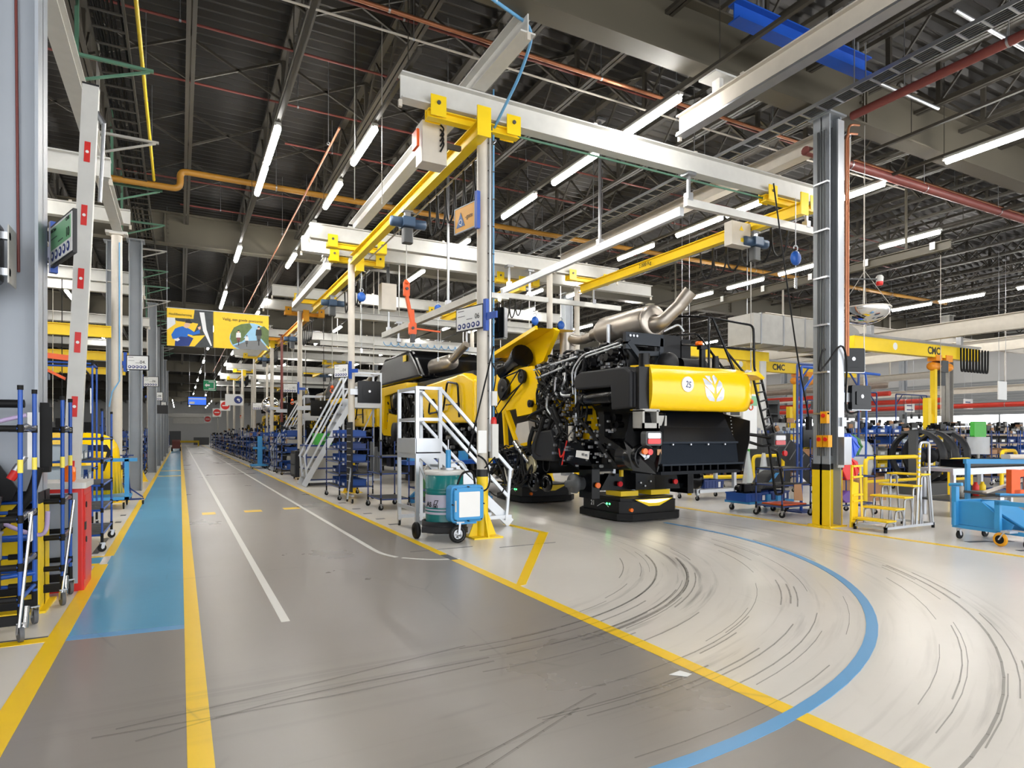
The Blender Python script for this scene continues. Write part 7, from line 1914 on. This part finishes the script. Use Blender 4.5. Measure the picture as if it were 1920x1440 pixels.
for x, y in ((-0.9, -0.2), (1.2, 0.3), (0.9, -0.5)): caster(t, x, y, 0.05, tyre=M['rubber'])
t = thing('drawer_cabinet', 'dark cabinet with grey drawer fronts and a green bin on top', 'cabinet', (3.9, 20.5, 0))
part('body', MB().box(-0.5, 0.5, -0.55, 0.55, 0.15, 1.25), M['navy'], t)
for k in range(3): part('drawer', MB().box(-0.52, -0.5, -0.5, 0.5, 0.2 + k * 0.35, 0.5 + k * 0.35).box(-0.47, 0.47, -0.57, -0.55, 0.2 + k * 0.35, 0.5 + k * 0.35), M['galv'], t)
for x in (-0.4, 0.4):
    for y in (-0.45, 0.45): caster(t, x, y, 0.06)
solo('green_crate', MB().box(-0.25, 0.25, -0.2, 0.2, 0, 0.02).box(-0.25, 0.25, -0.21, -0.19, 0, 0.36).box(-0.25, 0.25, 0.19, 0.21, 0, 0.36).box(-0.26, -0.24, -0.2, 0.2, 0, 0.36).box(0.24, 0.26, -0.2, 0.2, 0, 0.36), M['green'], 'bright green crate on top of the grey drawer cabinet', 'crate', (3.95, 20.3, 1.25))
t = thing('tool_bench', 'black tool cabinet with orange handles next to the drawer cabinet', 'cabinet', (3.95, 23.1, 0))
part('body', MB().box(-0.45, 0.45, -0.5, 0.5, 0.1, 1.0), M['plastic'], t)
part('drawer', MB().box(-0.47, -0.45, -0.45, 0.45, 0.2, 0.5).box(-0.47, -0.45, -0.45, 0.45, 0.55, 0.9), M['dgrey'], t)
for x in (-0.35, 0.35): caster(t, x, -0.4, 0.04); caster(t, x, 0.4, 0.04)
rt = [26.6, 28.8, 30.6, 33.0, 35.2, 37.4, 39.6, 41.6, 44.0, 46.4, 49, 52, 55, 58, 61.5, 65, 69, 73, 78, 84, 90]
for i, y in enumerate(rt):
    h = 1.3 + 0.7 * R_.random()
    lv = [z for z in LV if z < h - 0.2]
    r = pipe_rack('%s pipe rack of parts right of the aisle, %s from the near end' % ('navy' if i % 2 else 'blue', nth(i)), 3.95, y, 1.5, 0.9, h, lv, -PI / 2, m=M['navy'] if i % 2 else M['rack'], joints=i < 3)
    clutter(r, 300 + i, 1.5, 0.8, lv + [h - 0.02], 5)
    if i < 10: fill_rack('%s rack right of aisle' % ORD[i], 3.95, y, 1.5, 0.9, lv[::1 if i < 3 else 2], -PI / 2, [M['bin'], M['galv'], M['red'] if i == 1 else M['bin'], M['plastic']], R_, 0.2, 2, 0.2)
t = thing('gas_bag_cart', 'light blue column cart among the racks right of the aisle', 'cart', (3.3, 31.6, 0))
part('frame', MB().box(-0.4, 0.4, -0.4, 0.4, 0.12, 0.2).box(-0.1, 0.1, -0.1, 0.1, 0.2, 1.5).box(-0.3, 0.3, -0.06, 0.06, 0.9, 1.0), M['bluelight'], t)
for x in (-0.35, 0.35): caster(t, x, -0.35, 0.045); caster(t, x, 0.35, 0.045)
t = thing('work_light_frame', 'black and yellow striped guard post deep in the far bays', 'post', (5.6, 30, 0))
part('post', MB().cyl((0, 0, 0), (0, 0, 3.2), 0.08, n=10), M['ink'], t)
q = MB()
for k in range(10): q.lathe([(0.083, 0.1 + k * 0.3), (0.083, 0.25 + k * 0.3)], n=10)
part('yellow_stripe', q, M['yellow'], t)
# engine assemblies waiting in the far bays
for i, (x, y) in enumerate(((5.4, 25.4), (5.8, 34.6), (5.6, 38.5), (6.0, 43), (5.6, 48), (6, 55), (6, 63))):
    t = thing('axle_assembly', 'black and yellow machine assembly on a stand, %s in the far right bays' % ORD[i], 'machine', (x, y, 0))
    q = fittings(40 + i, 0, -1.0, 1.0, 0.9, 2.4, 60, 0.09)
    q.box(-0.3, 0.6, -0.9, 0.9, 0.9, 1.9)
    part('block', q, M['black'], t)
    part('yellow_arm', MB().bar((-0.35, -0.9, 1.0), (-0.35, 0.2, 2.4), 0.12, 0.16).bar((-0.35, 0.7, 1.0), (-0.35, 0.5, 2.5), 0.1, 0.2), M['myellow'], t)
    part('hoses', hoses(60 + i, -0.4, -1, 1, 0.9, 2.5, 20, 0.03), M['rubber'], t)
    part('stand', MB().box(-0.3, 0.6, -0.7, -0.6, 0, 0.9).box(-0.3, 0.6, 0.6, 0.7, 0, 0.9), M['navy'], t)

# ---------------------------------------------------------------- around the grey column, right
bc = thing('bin_dolly', 'low blue dolly carrying crates below the combine ladder', 'dolly', (10.55, 9.15, 0))
part('deck', MB().box(-0.55, 0.75, -0.3, 0.35, 0.17, 0.22).box(-0.1, 0.0, -0.35, -0.3, 0.1, 0.36).box(0.2, 0.3, -0.35, -0.3, 0.1, 0.36), M['bluelight'], bc)
for x, y in ((-0.25, -0.25), (0.15, -0.28), (0.65, -0.2), (0.6, 0.3), (-0.4, 0.3)): caster(bc, x, y, 0.06)
def crate(label, loc, w, d, h, m, rz=0.0):
    t_ = thing('crate', label, 'crate', loc, rz)
    q_ = MB().box(-w / 2, w / 2, -d / 2, d / 2, 0, 0.015)
    for a in (-1, 1):
        q_.box(-w / 2, w / 2, a * d / 2 - 0.01, a * d / 2 + 0.01, 0, h).box(a * w / 2 - 0.01, a * w / 2 + 0.01, -d / 2, d / 2, 0, h)
        q_.box(-w / 2 - 0.015, w / 2 + 0.015, a * (d / 2 + 0.008) - 0.01, a * (d / 2 + 0.008) + 0.01, h - 0.03, h)
        for k in range(6): q_.box(-w / 2 + (k + 0.5) * w / 6 - 0.006, -w / 2 + (k + 0.5) * w / 6 + 0.006, a * (d / 2 + 0.012) - 0.006, a * (d / 2 + 0.012) + 0.006, 0.01, h - 0.03)
    part('walls', q_, m, t_)
    part('label_card', MB().box(w * 0.22, w * 0.34, -d / 2 - 0.022, -d / 2 - 0.018, 0.02, h - 0.05), M['paper'], t_)
    return t_
crate('blue crate of black parts on the low dolly, left one', (10.2, 9.1, 0.225), 0.62, 0.5, 0.17, M['bin'])
crate('blue crate on the low dolly, right one', (10.98, 9.2, 0.225), 0.55, 0.5, 0.17, M['navy'])
solo('black_parts', fittings(31, 0, -0.25, 0.25, 0.05, 0.3, 30, 0.07), M['gloss'], 'heap of black cast parts in the left blue crate', 'parts', (10.2, 9.1, 0.235), PI / 2)
t = thing('seat_shell', 'black moulded shell standing on the low dolly by the ladder', 'shell', (10.85, 9.3, 0.4))
o = part('shell', MB().prism([(-0.2, 0), (0.25, 0), (0.45, 0.28), (0.3, 0.42), (0.05, 0.32)], 'y', -0.2, 0.2), M['plastic'], t)
bm_ = o.modifiers.new('bevel', 'BEVEL'); bm_.width = 0.06; bm_.segments = 3
part('blue_film', MB().prism([(0.0, 0.18), (0.2, 0.36), (0.3, 0.36), (0.1, 0.18)], 'y', -0.21, -0.2), M['bluelight'], t)
def guard(label, x, y, L, h=0.95, rz=0.0, mid=True):
    t_ = thing('guard_rail', label, 'guard rail', (x, y, 0), rz)
    part('hoop', MB().tube(fillet([(0, 0, 0), (0, 0, h), (L, 0, h), (L, 0, 0)], 0.14), 0.045, 10), M['yellow'], t_)
    if mid: part('mid_rail', MB().cyl((0, 0, h * 0.5), (L, 0, h * 0.5), 0.035, n=8), M['yellow'], t_)
    return t_
guard('yellow guard hoop right of the combine behind the ladder', 13.35, 11.7, 1.15, 1.0)
t = thing('guard_rail', 'long low yellow guard bar behind the aluminium frames', 'guard rail', (11.6, 12.3, 0))
part('bar', MB().cyl((0, 0, 0.45), (2.6, -0.6, 0.45), 0.05, n=10).cyl((0.1, 0, 0), (0.1, 0, 0.5), 0.05, n=10).cyl((2.5, -0.58, 0), (2.5, -0.58, 0.5), 0.05, n=10), M['yellow'], t)
guard('double yellow guard hoop with centre post beyond the long bench', 16.6, 8.6, 0.95, 0.95)
guard('single yellow guard hoop near the right picture edge', 18.6, 8.4, 0.7, 1.15)
guard('long yellow guard rail behind the rolling steps', 13.3, 8.6, 2.0, 1.05)
t = thing('profile_frame', 'wheeled aluminium profile frame under the combine right side, left one', 'frame', (9.9, 12.2, 0))
def alu_frame(t_, w, d, h):
    for x in (-w / 2, w / 2):
        for y in (-d / 2, d / 2):
            caster(t_, x, y, 0.055)
            part('post', MB().box(x - 0.04, x + 0.04, y - 0.04, y + 0.04, 0.14, h), M['alu'], t_)
    for z in (0.22, h - 0.05): part('rail', MB().box(-w / 2, w / 2, -d / 2 - 0.04, -d / 2 + 0.04, z - 0.04, z + 0.04).box(-w / 2, w / 2, d / 2 - 0.04, d / 2 + 0.04, z - 0.04, z + 0.04).box(-w / 2 - 0.04, -w / 2 + 0.04, -d / 2, d / 2, z - 0.04, z + 0.04).box(w / 2 - 0.04, w / 2 + 0.04, -d / 2, d / 2, z - 0.04, z + 0.04), M['alu'], t_)
alu_frame(t, 1.0, 0.6, 1.05)
t = thing('profile_frame', 'wheeled aluminium profile frame with orange tag, right one', 'frame', (11.4, 11.4, 0))
alu_frame(t, 1.2, 0.6, 1.1)
part('orange_tag', MB().box(0.5, 0.6, -0.36, -0.345, 1.0, 1.1), M['orange'], t)
crate('blue crate inside the left aluminium frame', (9.9, 12.2, 0.27), 0.6, 0.45, 0.2, M['bin'])
crate('blue crate inside the right aluminium frame', (11.4, 11.4, 0.27), 0.6, 0.45, 0.2, M['navy'])
solo('film_cone', MB().cyl((0, 0, 0), (0, 0, 1.15), 0.2, 0.03, n=14), M['film'], 'white translucent film cone beside the green stick', 'film roll', (12.6, 11.2, 0.0))
solo('film_cone', MB().cyl((0, 0, 0), (0, 0, 1.1), 0.2, 0.04, n=14), M['film'], 'white translucent film roll right of the green stick', 'film roll', (13.1, 11.15, 0.0))
t = thing('notice_stand', 'white notice sheet on a thin green stand', 'notice', (12.85, 11.4, 0))
part('stand', MB().cyl((0, 0, 0), (0, 0, 1.6), 0.025, n=8).cyl((0, 0, 0), (0, 0, 0.02), 0.2, n=14), M['green'], t)
part('sheet', MB().box(-0.25, 0.25, -0.04, -0.03, 1.2, 2.6), M['paper'], t)
part('header', MB().box(-0.25, 0.25, -0.045, -0.04, 2.3, 2.55), M['lgreen'], t)
t = thing('grille_panel', 'dark slatted grille panel leaning behind the yellow guard hoop', 'panel', (13.9, 10.6, 0.02), -0.4)
part('panel', MB().bar((-0.6, 0, 1.3), (0.55, -0.2, 0.2), 0.5, 0.05, up=(0, 1, 0)), M['plastic'], t)
q = MB()
for k in range(6): q.bar((-0.5 + k * 0.18, -0.27, 1.4 - k * 0.17), (-0.6 + k * 0.18, -0.05, 1.05 - k * 0.17), 0.012, 0.02)
part('slat', q, M['steel'], t)
tr = pipe_rack('navy rolling table with brown card left of the grey column', 10.35, 8.35, 0.8, 0.6, 0.92, [0.2, 0.6, 0.9], 0.0, m=M['navy'], cast=0.055)
part('table_top', MB().box(-0.4, 0.4, -0.3, 0.3, 0.9, 0.93), M['plastic'], tr)
part('brown_card', MB().prism([(-0.1, 0.32), (0.15, 0.3), (0.1, 0.62), (-0.1, 0.62)], 'y', -0.33, -0.32), M['tan'], tr)
part('striped_mat', MB().box(-0.3, 0.35, -0.25, 0.25, 0.22, 0.24), M['orange'], tr)
# coloured bins on the blue frame right of the column
hb = pipe_rack('navy pipe frame holding coloured bins right of the grey column', 11.5, 7.9, 1.1, 0.6, 1.5, [0.22, 0.75, 1.15], 0.0, m=M['navy'], deck=False)
def hex_bin(label, loc, m, s=0.24, flat=1.0):
    t_ = thing('tilted_bin', label, 'bin', loc)
    pts = [(-s, 0), (-s * 0.45, -s * 0.75 * flat), (s * 0.5, -s * 0.7 * flat), (s, -s * 0.1), (s * 0.75, s * 0.55 * flat), (-s * 0.1, s * 0.85 * flat)]
    o_ = part('shell', MB().prism(pts, 'y', -0.2, 0.2), m, t_)
    b_ = o_.modifiers.new('bevel', 'BEVEL'); b_.width = 0.015; b_.segments = 2
    part('lid', MB().bar((-s * 0.05, -0.205, s * 0.8 * flat), (s * 0.95, -0.205, -s * 0.05), 0.02, 0.03).bar((s * 0.25, -0.205, s * 0.5 * flat), (s * 0.5, -0.205, -s * 0.6 * flat), 0.02, 0.02), m, t_)
hex_bin('blue tilted bin at the top of the navy frame', (11.2, 7.75, 1.33), mat('bin_cobalt', (46, 92, 214), 0.35), 0.3)
hex_bin('green tilted bin behind the blue tilted bin', (11.7, 8.0, 1.33), M['dgreen'], 0.28)
hex_bin('red tilted bin in the middle of the navy frame', (11.25, 7.75, 0.90), mat('bin_red', (226, 40, 36), 0.35), 0.27)
hex_bin('purple tilted bin at the bottom of the navy frame', (11.2, 7.75, 0.38), M['purple'], 0.24, 0.6)
t = thing('screen_frame', 'blue tubular frame with black screen right of the grey column', 'screen', (11.2, 8.6, 0))
part('frame', MB().tube(fillet([(0, 0, 0.02), (0, 0, 2.95), (2.6, 0, 2.9)], 0.05), 0.03, 8).cyl((0, 0, 2.4), (0.5, 0, 2.9), 0.025, n=8).tube(fillet([(2.1, 0, 2.9), (2.15, 0, 2.7), (2.1, 0, 0.0)], 0.1), 0.022, 8), M['rack'], t)
part('black_screen', MB().box(0.0, 0.4, -0.05, 0.0, 1.3, 1.72), M['ink'], t)
part('base', MB().box(-0.3, 0.3, -0.25, 0.25, 0, 0.02).box(1.9, 2.3, -0.2, 0.2, 0, 0.02), M['navy'], t)
t = thing('assembly_bench', 'long aluminium assembly bench with black tray in front of the racks', 'bench', (12.8, 6.9, 0), -0.06)
part('top', MB().box(0, 4.2, -0.3, 0.35, 0.86, 0.92).box(0, 4.2, -0.34, -0.3, 0.8, 0.92), M['alu'], t)
for x in (0.15, 2.0, 4.0):
    for y in (-0.25, 0.3): part('leg', MB().box(x - 0.035, x + 0.035, y - 0.035, y + 0.035, 0, 0.86), M['alu'], t)
part('lower_shelf', MB().box(0, 3.6, -0.28, 0.33, 0.3, 0.34), M['dgrey'], t)
solo('black_tray', MB().box(-1.2, 1.2, -0.25, 0.25, 0, 0.02).box(-1.2, 1.2, -0.25, -0.23, 0, 0.14).box(-1.2, 1.2, 0.23, 0.25, 0, 0.14).box(-1.2, -1.18, -0.25, 0.25, 0, 0.14).box(1.18, 1.2, -0.25, 0.25, 0, 0.14), M['gloss'], 'long black sheet metal tray lying on the assembly bench', 'tray', (14.6, 6.8, 0.93), -0.06)
for k, (x, m_, nm) in enumerate(((13.4, M['galv'], 'grey tin can'), (13.7, M['rubber'], 'black plastic bottle'), (13.95, M['red'], 'red spray can'), (14.2, M['yellow'], 'yellow spray can'))):
    solo('can', MB().lathe([(0, 0), (0.06, 0), (0.06, 0.2), (0.03, 0.24), (0.03, 0.27), (0, 0.27)], n=14), m_, '%s on the lower shelf of the assembly bench' % nm, 'can', (x, 6.75, 0.35))
crate('small blue crate on the lower bench shelf', (14.7, 6.75, 0.35), 0.4, 0.3, 0.12, M['navy'])
t = thing('film_sack', 'large crumpled clear film sack standing behind the yellow rail', 'sack', (14.4, 9.6, 0.55))
part('sack', MB().lathe([(0.0, 0.0), (0.36, 0.02), (0.42, 0.3), (0.4, 0.7), (0.3, 0.85), (0, 0.88)], n=14), M['film'], t)
solo('pallet_box', MB().box(-0.5, 0.5, -0.4, 0.4, 0, 0.45).box(-0.52, 0.52, -0.42, 0.42, 0.4, 0.45), M['tan'], 'brown cardboard pallet box under the film sack', 'box', (14.4, 9.6, 0.1))
solo('pallet', MB().box(-0.55, 0.55, -0.45, 0.45, 0.06, 0.1).box(-0.55, 0.55, -0.45, -0.35, 0, 0.06).box(-0.55, 0.55, 0.35, 0.45, 0, 0.06), M['tan'], 'low wooden pallet under the cardboard box', 'pallet', (14.4, 9.6, 0.0))
t = thing('fan_shroud', 'large black round fan shroud parts standing behind the bench', 'fan shroud', (17.0, 9.6, 0.0))
for k in range(3):
    part('shroud', MB().lathe([(0.62, -0.1), (0.7, -0.05), (0.7, 0.1), (0.62, 0.12)], (k * 0.75, 0.1 * k, 1.0), 'x', 24).lathe([(0, 0), (0.2, -0.03), (0.2, 0.05)], (k * 0.75, 0.1 * k, 1.0), 'x', 16), M['plastic'], t)
part('stand', MB().box(-0.2, 1.7, -0.3, 0.4, 0, 0.3).box(-0.2, -0.1, -0.1, 0.1, 0.3, 1.6).box(1.6, 1.7, 0, 0.2, 0.3, 1.6).box(-0.2, 1.7, -0.1, 0.3, 1.6, 1.66), M['dgrey'], t)
t = thing('green_flag_bin', 'green bin lid raised on a post among the far racks', 'bin', (20.6, 9.9, 0))
part('post', MB().cyl((0, 0, 0), (0, 0, 1.3), 0.04, n=8).cyl((0, 0, 0), (0, 0, 0.03), 0.3, n=12), M['galv'], t)
part('lid', MB().rbox(-0.32, 0.32, -0.06, 0.06, 1.5, 1.95, 0.05, axis='y'), M['green'], t)
part('film_drum', MB().cyl((0, 0, 1.0), (0, 0, 1.5), 0.28, n=14), M['film'], t)
t = thing('rainbow_tubes', 'bundle of rainbow coloured tubes standing at the right edge', 'tubes', (18.9, 8.0, 0.3))
for k, c in enumerate(((240, 120, 120), (250, 180, 120), (250, 230, 130), (190, 140, 220), (230, 120, 180))):
    part('tube', MB().cyl((k * 0.07, 0, 0), (k * 0.07, 0, 1.2), 0.035, n=8), mat('pastel_%d' % k, c, 0.5), t)
part('holder', MB().box(-0.06, 0.36, -0.06, 0.06, -0.3, 0.3), M['navy'], t)
# background racks of the right-hand hall
BG = [M['bin'], M['bin'], M['navy'], M['galv'], M['yellow'], M['plastic'], M['tan'], CLEAR]
k = 0
for (x0, y, n, h) in ((13.0, 13.6, 3, 1.7), (15.6, 11.3, 4, 1.75), (23.0, 10.6, 3, 1.7), (16.5, 15.5, 5, 2.0), (20.5, 13.3, 4, 1.9), (26.0, 13.0, 3, 1.9), (18, 20.5, 5, 2.3)):
    for j in range(n):
        x = x0 + j * 1.75
        lv = [0.25, 0.6, 0.95, 1.3, 1.6]
        lv = [z for z in lv if z < h - 0.1]
        nm = nth(k)
        r = pipe_rack('blue parts rack in the right hall, %s of the background racks' % nm, x, y, 1.6, 0.6, h, lv, 0.0, m=M['navy'] if k % 2 else M['rack'], joints=False)
        clutter(r, 400 + k, 1.6, 0.5, lv + [h - 0.02], 6)
        if k < 18: fill_rack('%s background rack, right hall' % nm, x, y, 1.6, 0.6, lv[1:] if k > 7 else lv, 0.0, BG, R_, 0.2, 3 if k < 11 else 2, 0.3)
        k += 1
for i, (x, y, w, h, m_, nm) in enumerate(((15.4, 13.0, 1.2, 1.6, 'dgrey', 'dark grey'), (19.6, 16.6, 1.4, 2.1, 'wallg', 'pale grey'), (12.4, 16.5, 1.5, 2.2, 'galv', 'galvanised'), (29.5, 14.6, 1.5, 1.5, 'plastic', 'charcoal'), (27.6, 11.4, 1.1, 1.2, 'cobalt', 'blue'))):
    t = thing('equipment_cabinet', '%s equipment cabinet standing among the background racks' % nm, 'cabinet', (x, y, 0))
    part('body', MB().rbox(-w / 2, w / 2, -0.35, 0.35, 0.06, h, 0.02), M[m_], t)
    part('plinth', MB().box(-w / 2 + 0.03, w / 2 - 0.03, -0.32, 0.32, 0, 0.06), M['ink'], t)
    for s_ in (-1, 1):
        part('door', MB().box(s_ * w / 4 - w / 4 + 0.02, s_ * w / 4 + w / 4 - 0.02, -0.365, -0.35, 0.12, h - 0.06), M[m_], t)
        part('handle', MB().box(s_ * 0.05 - 0.015, s_ * 0.05 + 0.015, -0.385, -0.365, h * 0.5, h * 0.5 + 0.14), M['steel'], t)
t = thing('storage_rack', 'tall white lattice rack beside the lower monitor in the background', 'rack', (17.6, 17.2, 0))
for x in (0, 0.7, 1.4):
    part('upright', MB().box(x - 0.05, x + 0.05, -0.05, 0.05, 0, 2.9), M['white'], t)
q = MB()
for z in range(8): q.bar((0, 0, 0.3 + z * 0.33), (1.4, 0, 0.3 + z * 0.33), 0.04, 0.05)
part('beam', q, M['white'], t)
t = thing('shelf_rack', 'tall dark shelf rack of small parts behind the grey column', 'rack', (19.6, 18.2, 0))
for x in (0, 2.2): part('upright', MB().box(x - 0.05, x + 0.05, -0.4, 0.4, 0, 3.0), M['dgrey'], t)
for z in range(7): part('shelf', MB().box(0, 2.2, -0.4, 0.4, 0.3 + z * 0.42, 0.33 + z * 0.42), M['dgrey'], t)
q = fittings(77, 0, 0.1, 2.1, 0.4, 3.0, 120, 0.06)
stuff(part('small_parts', q, M['black'], t, rz=-PI / 2, loc=(0, 0, 0)))
# end of the aisle
t = thing('end_wall_rack', 'dark machinery rack in front of the end wall of the aisle', 'rack', (1.5, 112, 0))
part('frame', MB().box(-4, -3.8, 0, 1, 0, 5).box(3.8, 4, 0, 1, 0, 5).box(-4, 4, 0, 1, 4.4, 5).box(-2.5, 2.5, 0.2, 0.8, 3.4, 4.4), M['galv'], t)
part('machine_box', MB().box(-3, -1.4, 0.1, 0.9, 0, 2.2).box(0.4, 2.6, 0.1, 0.9, 0, 1.2), M['dgrey'], t)
t = thing('tow_tractor', 'small dark red tow tractor parked at the end of the aisle', 'tractor', (-0.35, 70, 0))
part('body', MB().prism([(-0.6, 0.25), (-0.6, 0.95), (-0.2, 1.1), (0.2, 1.1), (0.6, 0.8), (0.6, 0.25)], 'x', -0.35, 0.35), M['dred'], t)
q = MB()
for x in (-0.36, 0.36):
    for y in (-0.4, 0.4): q.cyl((x - 0.06, y, 0.2), (x + 0.06, y, 0.2), 0.2, n=12)
part('wheel', q, M['rubber'], t)
gr = thing('guard_rail', 'low yellow barrier bar across the end of the walkway', 'guard rail', (-0.8, 100, 0))
part('bar', MB().box(0, 3.2, -0.1, 0.1, 0.5, 0.8).box(0, 0.2, -0.1, 0.1, 0, 0.5).box(3, 3.2, -0.1, 0.1, 0, 0.5), M['yellow'], gr)

for i, (x, y, z0, m_) in enumerate(((5.2, 26.4, 1.6, 'rubber'), (6.6, 27.5, 2.0, 'cream'), (5.4, 31.7, 1.4, 'rubber'), (7.5, 29.5, 1.8, 'cream'), (5.0, 34.9, 1.7, 'cream'), (6.2, 22.5, 2.2, 'cream'), (4.9, 40.7, 1.6, 'rubber'), (5.6, 45.7, 1.8, 'cream'), (-3.0, 22, 1.8, 'rubber'), (-3.8, 26, 2.0, 'cream'), (14.8, 9.6, 2.2, 'cream'), (16.2, 11.0, 2.4, 'cream'), (23.0, 12.2, 2.0, 'cream'))):
    t = thing('tool_line', 'thin %s tool line hanging from the roof, %s of the far lines' % ('black' if m_ == 'rubber' else 'cream', ORD[i]), 'hose', (x, y, z0))
    part('line', MB().cyl((0, 0, 0), (0, 0, ZR - z0), 0.012, n=6), M[m_], t)
    part('tool', MB().rbox(-0.04, 0.04, -0.06, 0.06, -0.22, 0.0, 0.02), M['dgrey'], t)
for i, (x, y, z) in enumerate(((13.4, 10.4, 3.3), (21.5, 15.0, 3.2), (28.5, 17.0, 3.4), (24.5, 18.5, 3.1))):
    t = thing('overhead_frame', 'blue overhead tool frame among the background racks, %s from the combine' % ORD[i], 'frame', (x, y, 0))
    part('frame', MB().tube(fillet([(0, 0, 0), (0, 0, z), (2.4, 0, z), (2.4, 0, 0)], 0.06), 0.03, 8), M['navy'], t)
    part('brace', MB().cyl((0, 0, z - 0.5), (0.5, 0, z), 0.022, n=6).cyl((2.4, 0, z - 0.5), (1.9, 0, z), 0.022, n=6), M['navy'], t)
    for k in range(3): part('hung_tool', MB().cyl((0.6 + 0.6 * k, 0, z), (0.6 + 0.6 * k, 0, z - 0.9), 0.008, n=5).rbox(0.56 + 0.6 * k, 0.64 + 0.6 * k, -0.05, 0.05, z - 1.1, z - 0.9, 0.02), M['dgrey'], t)
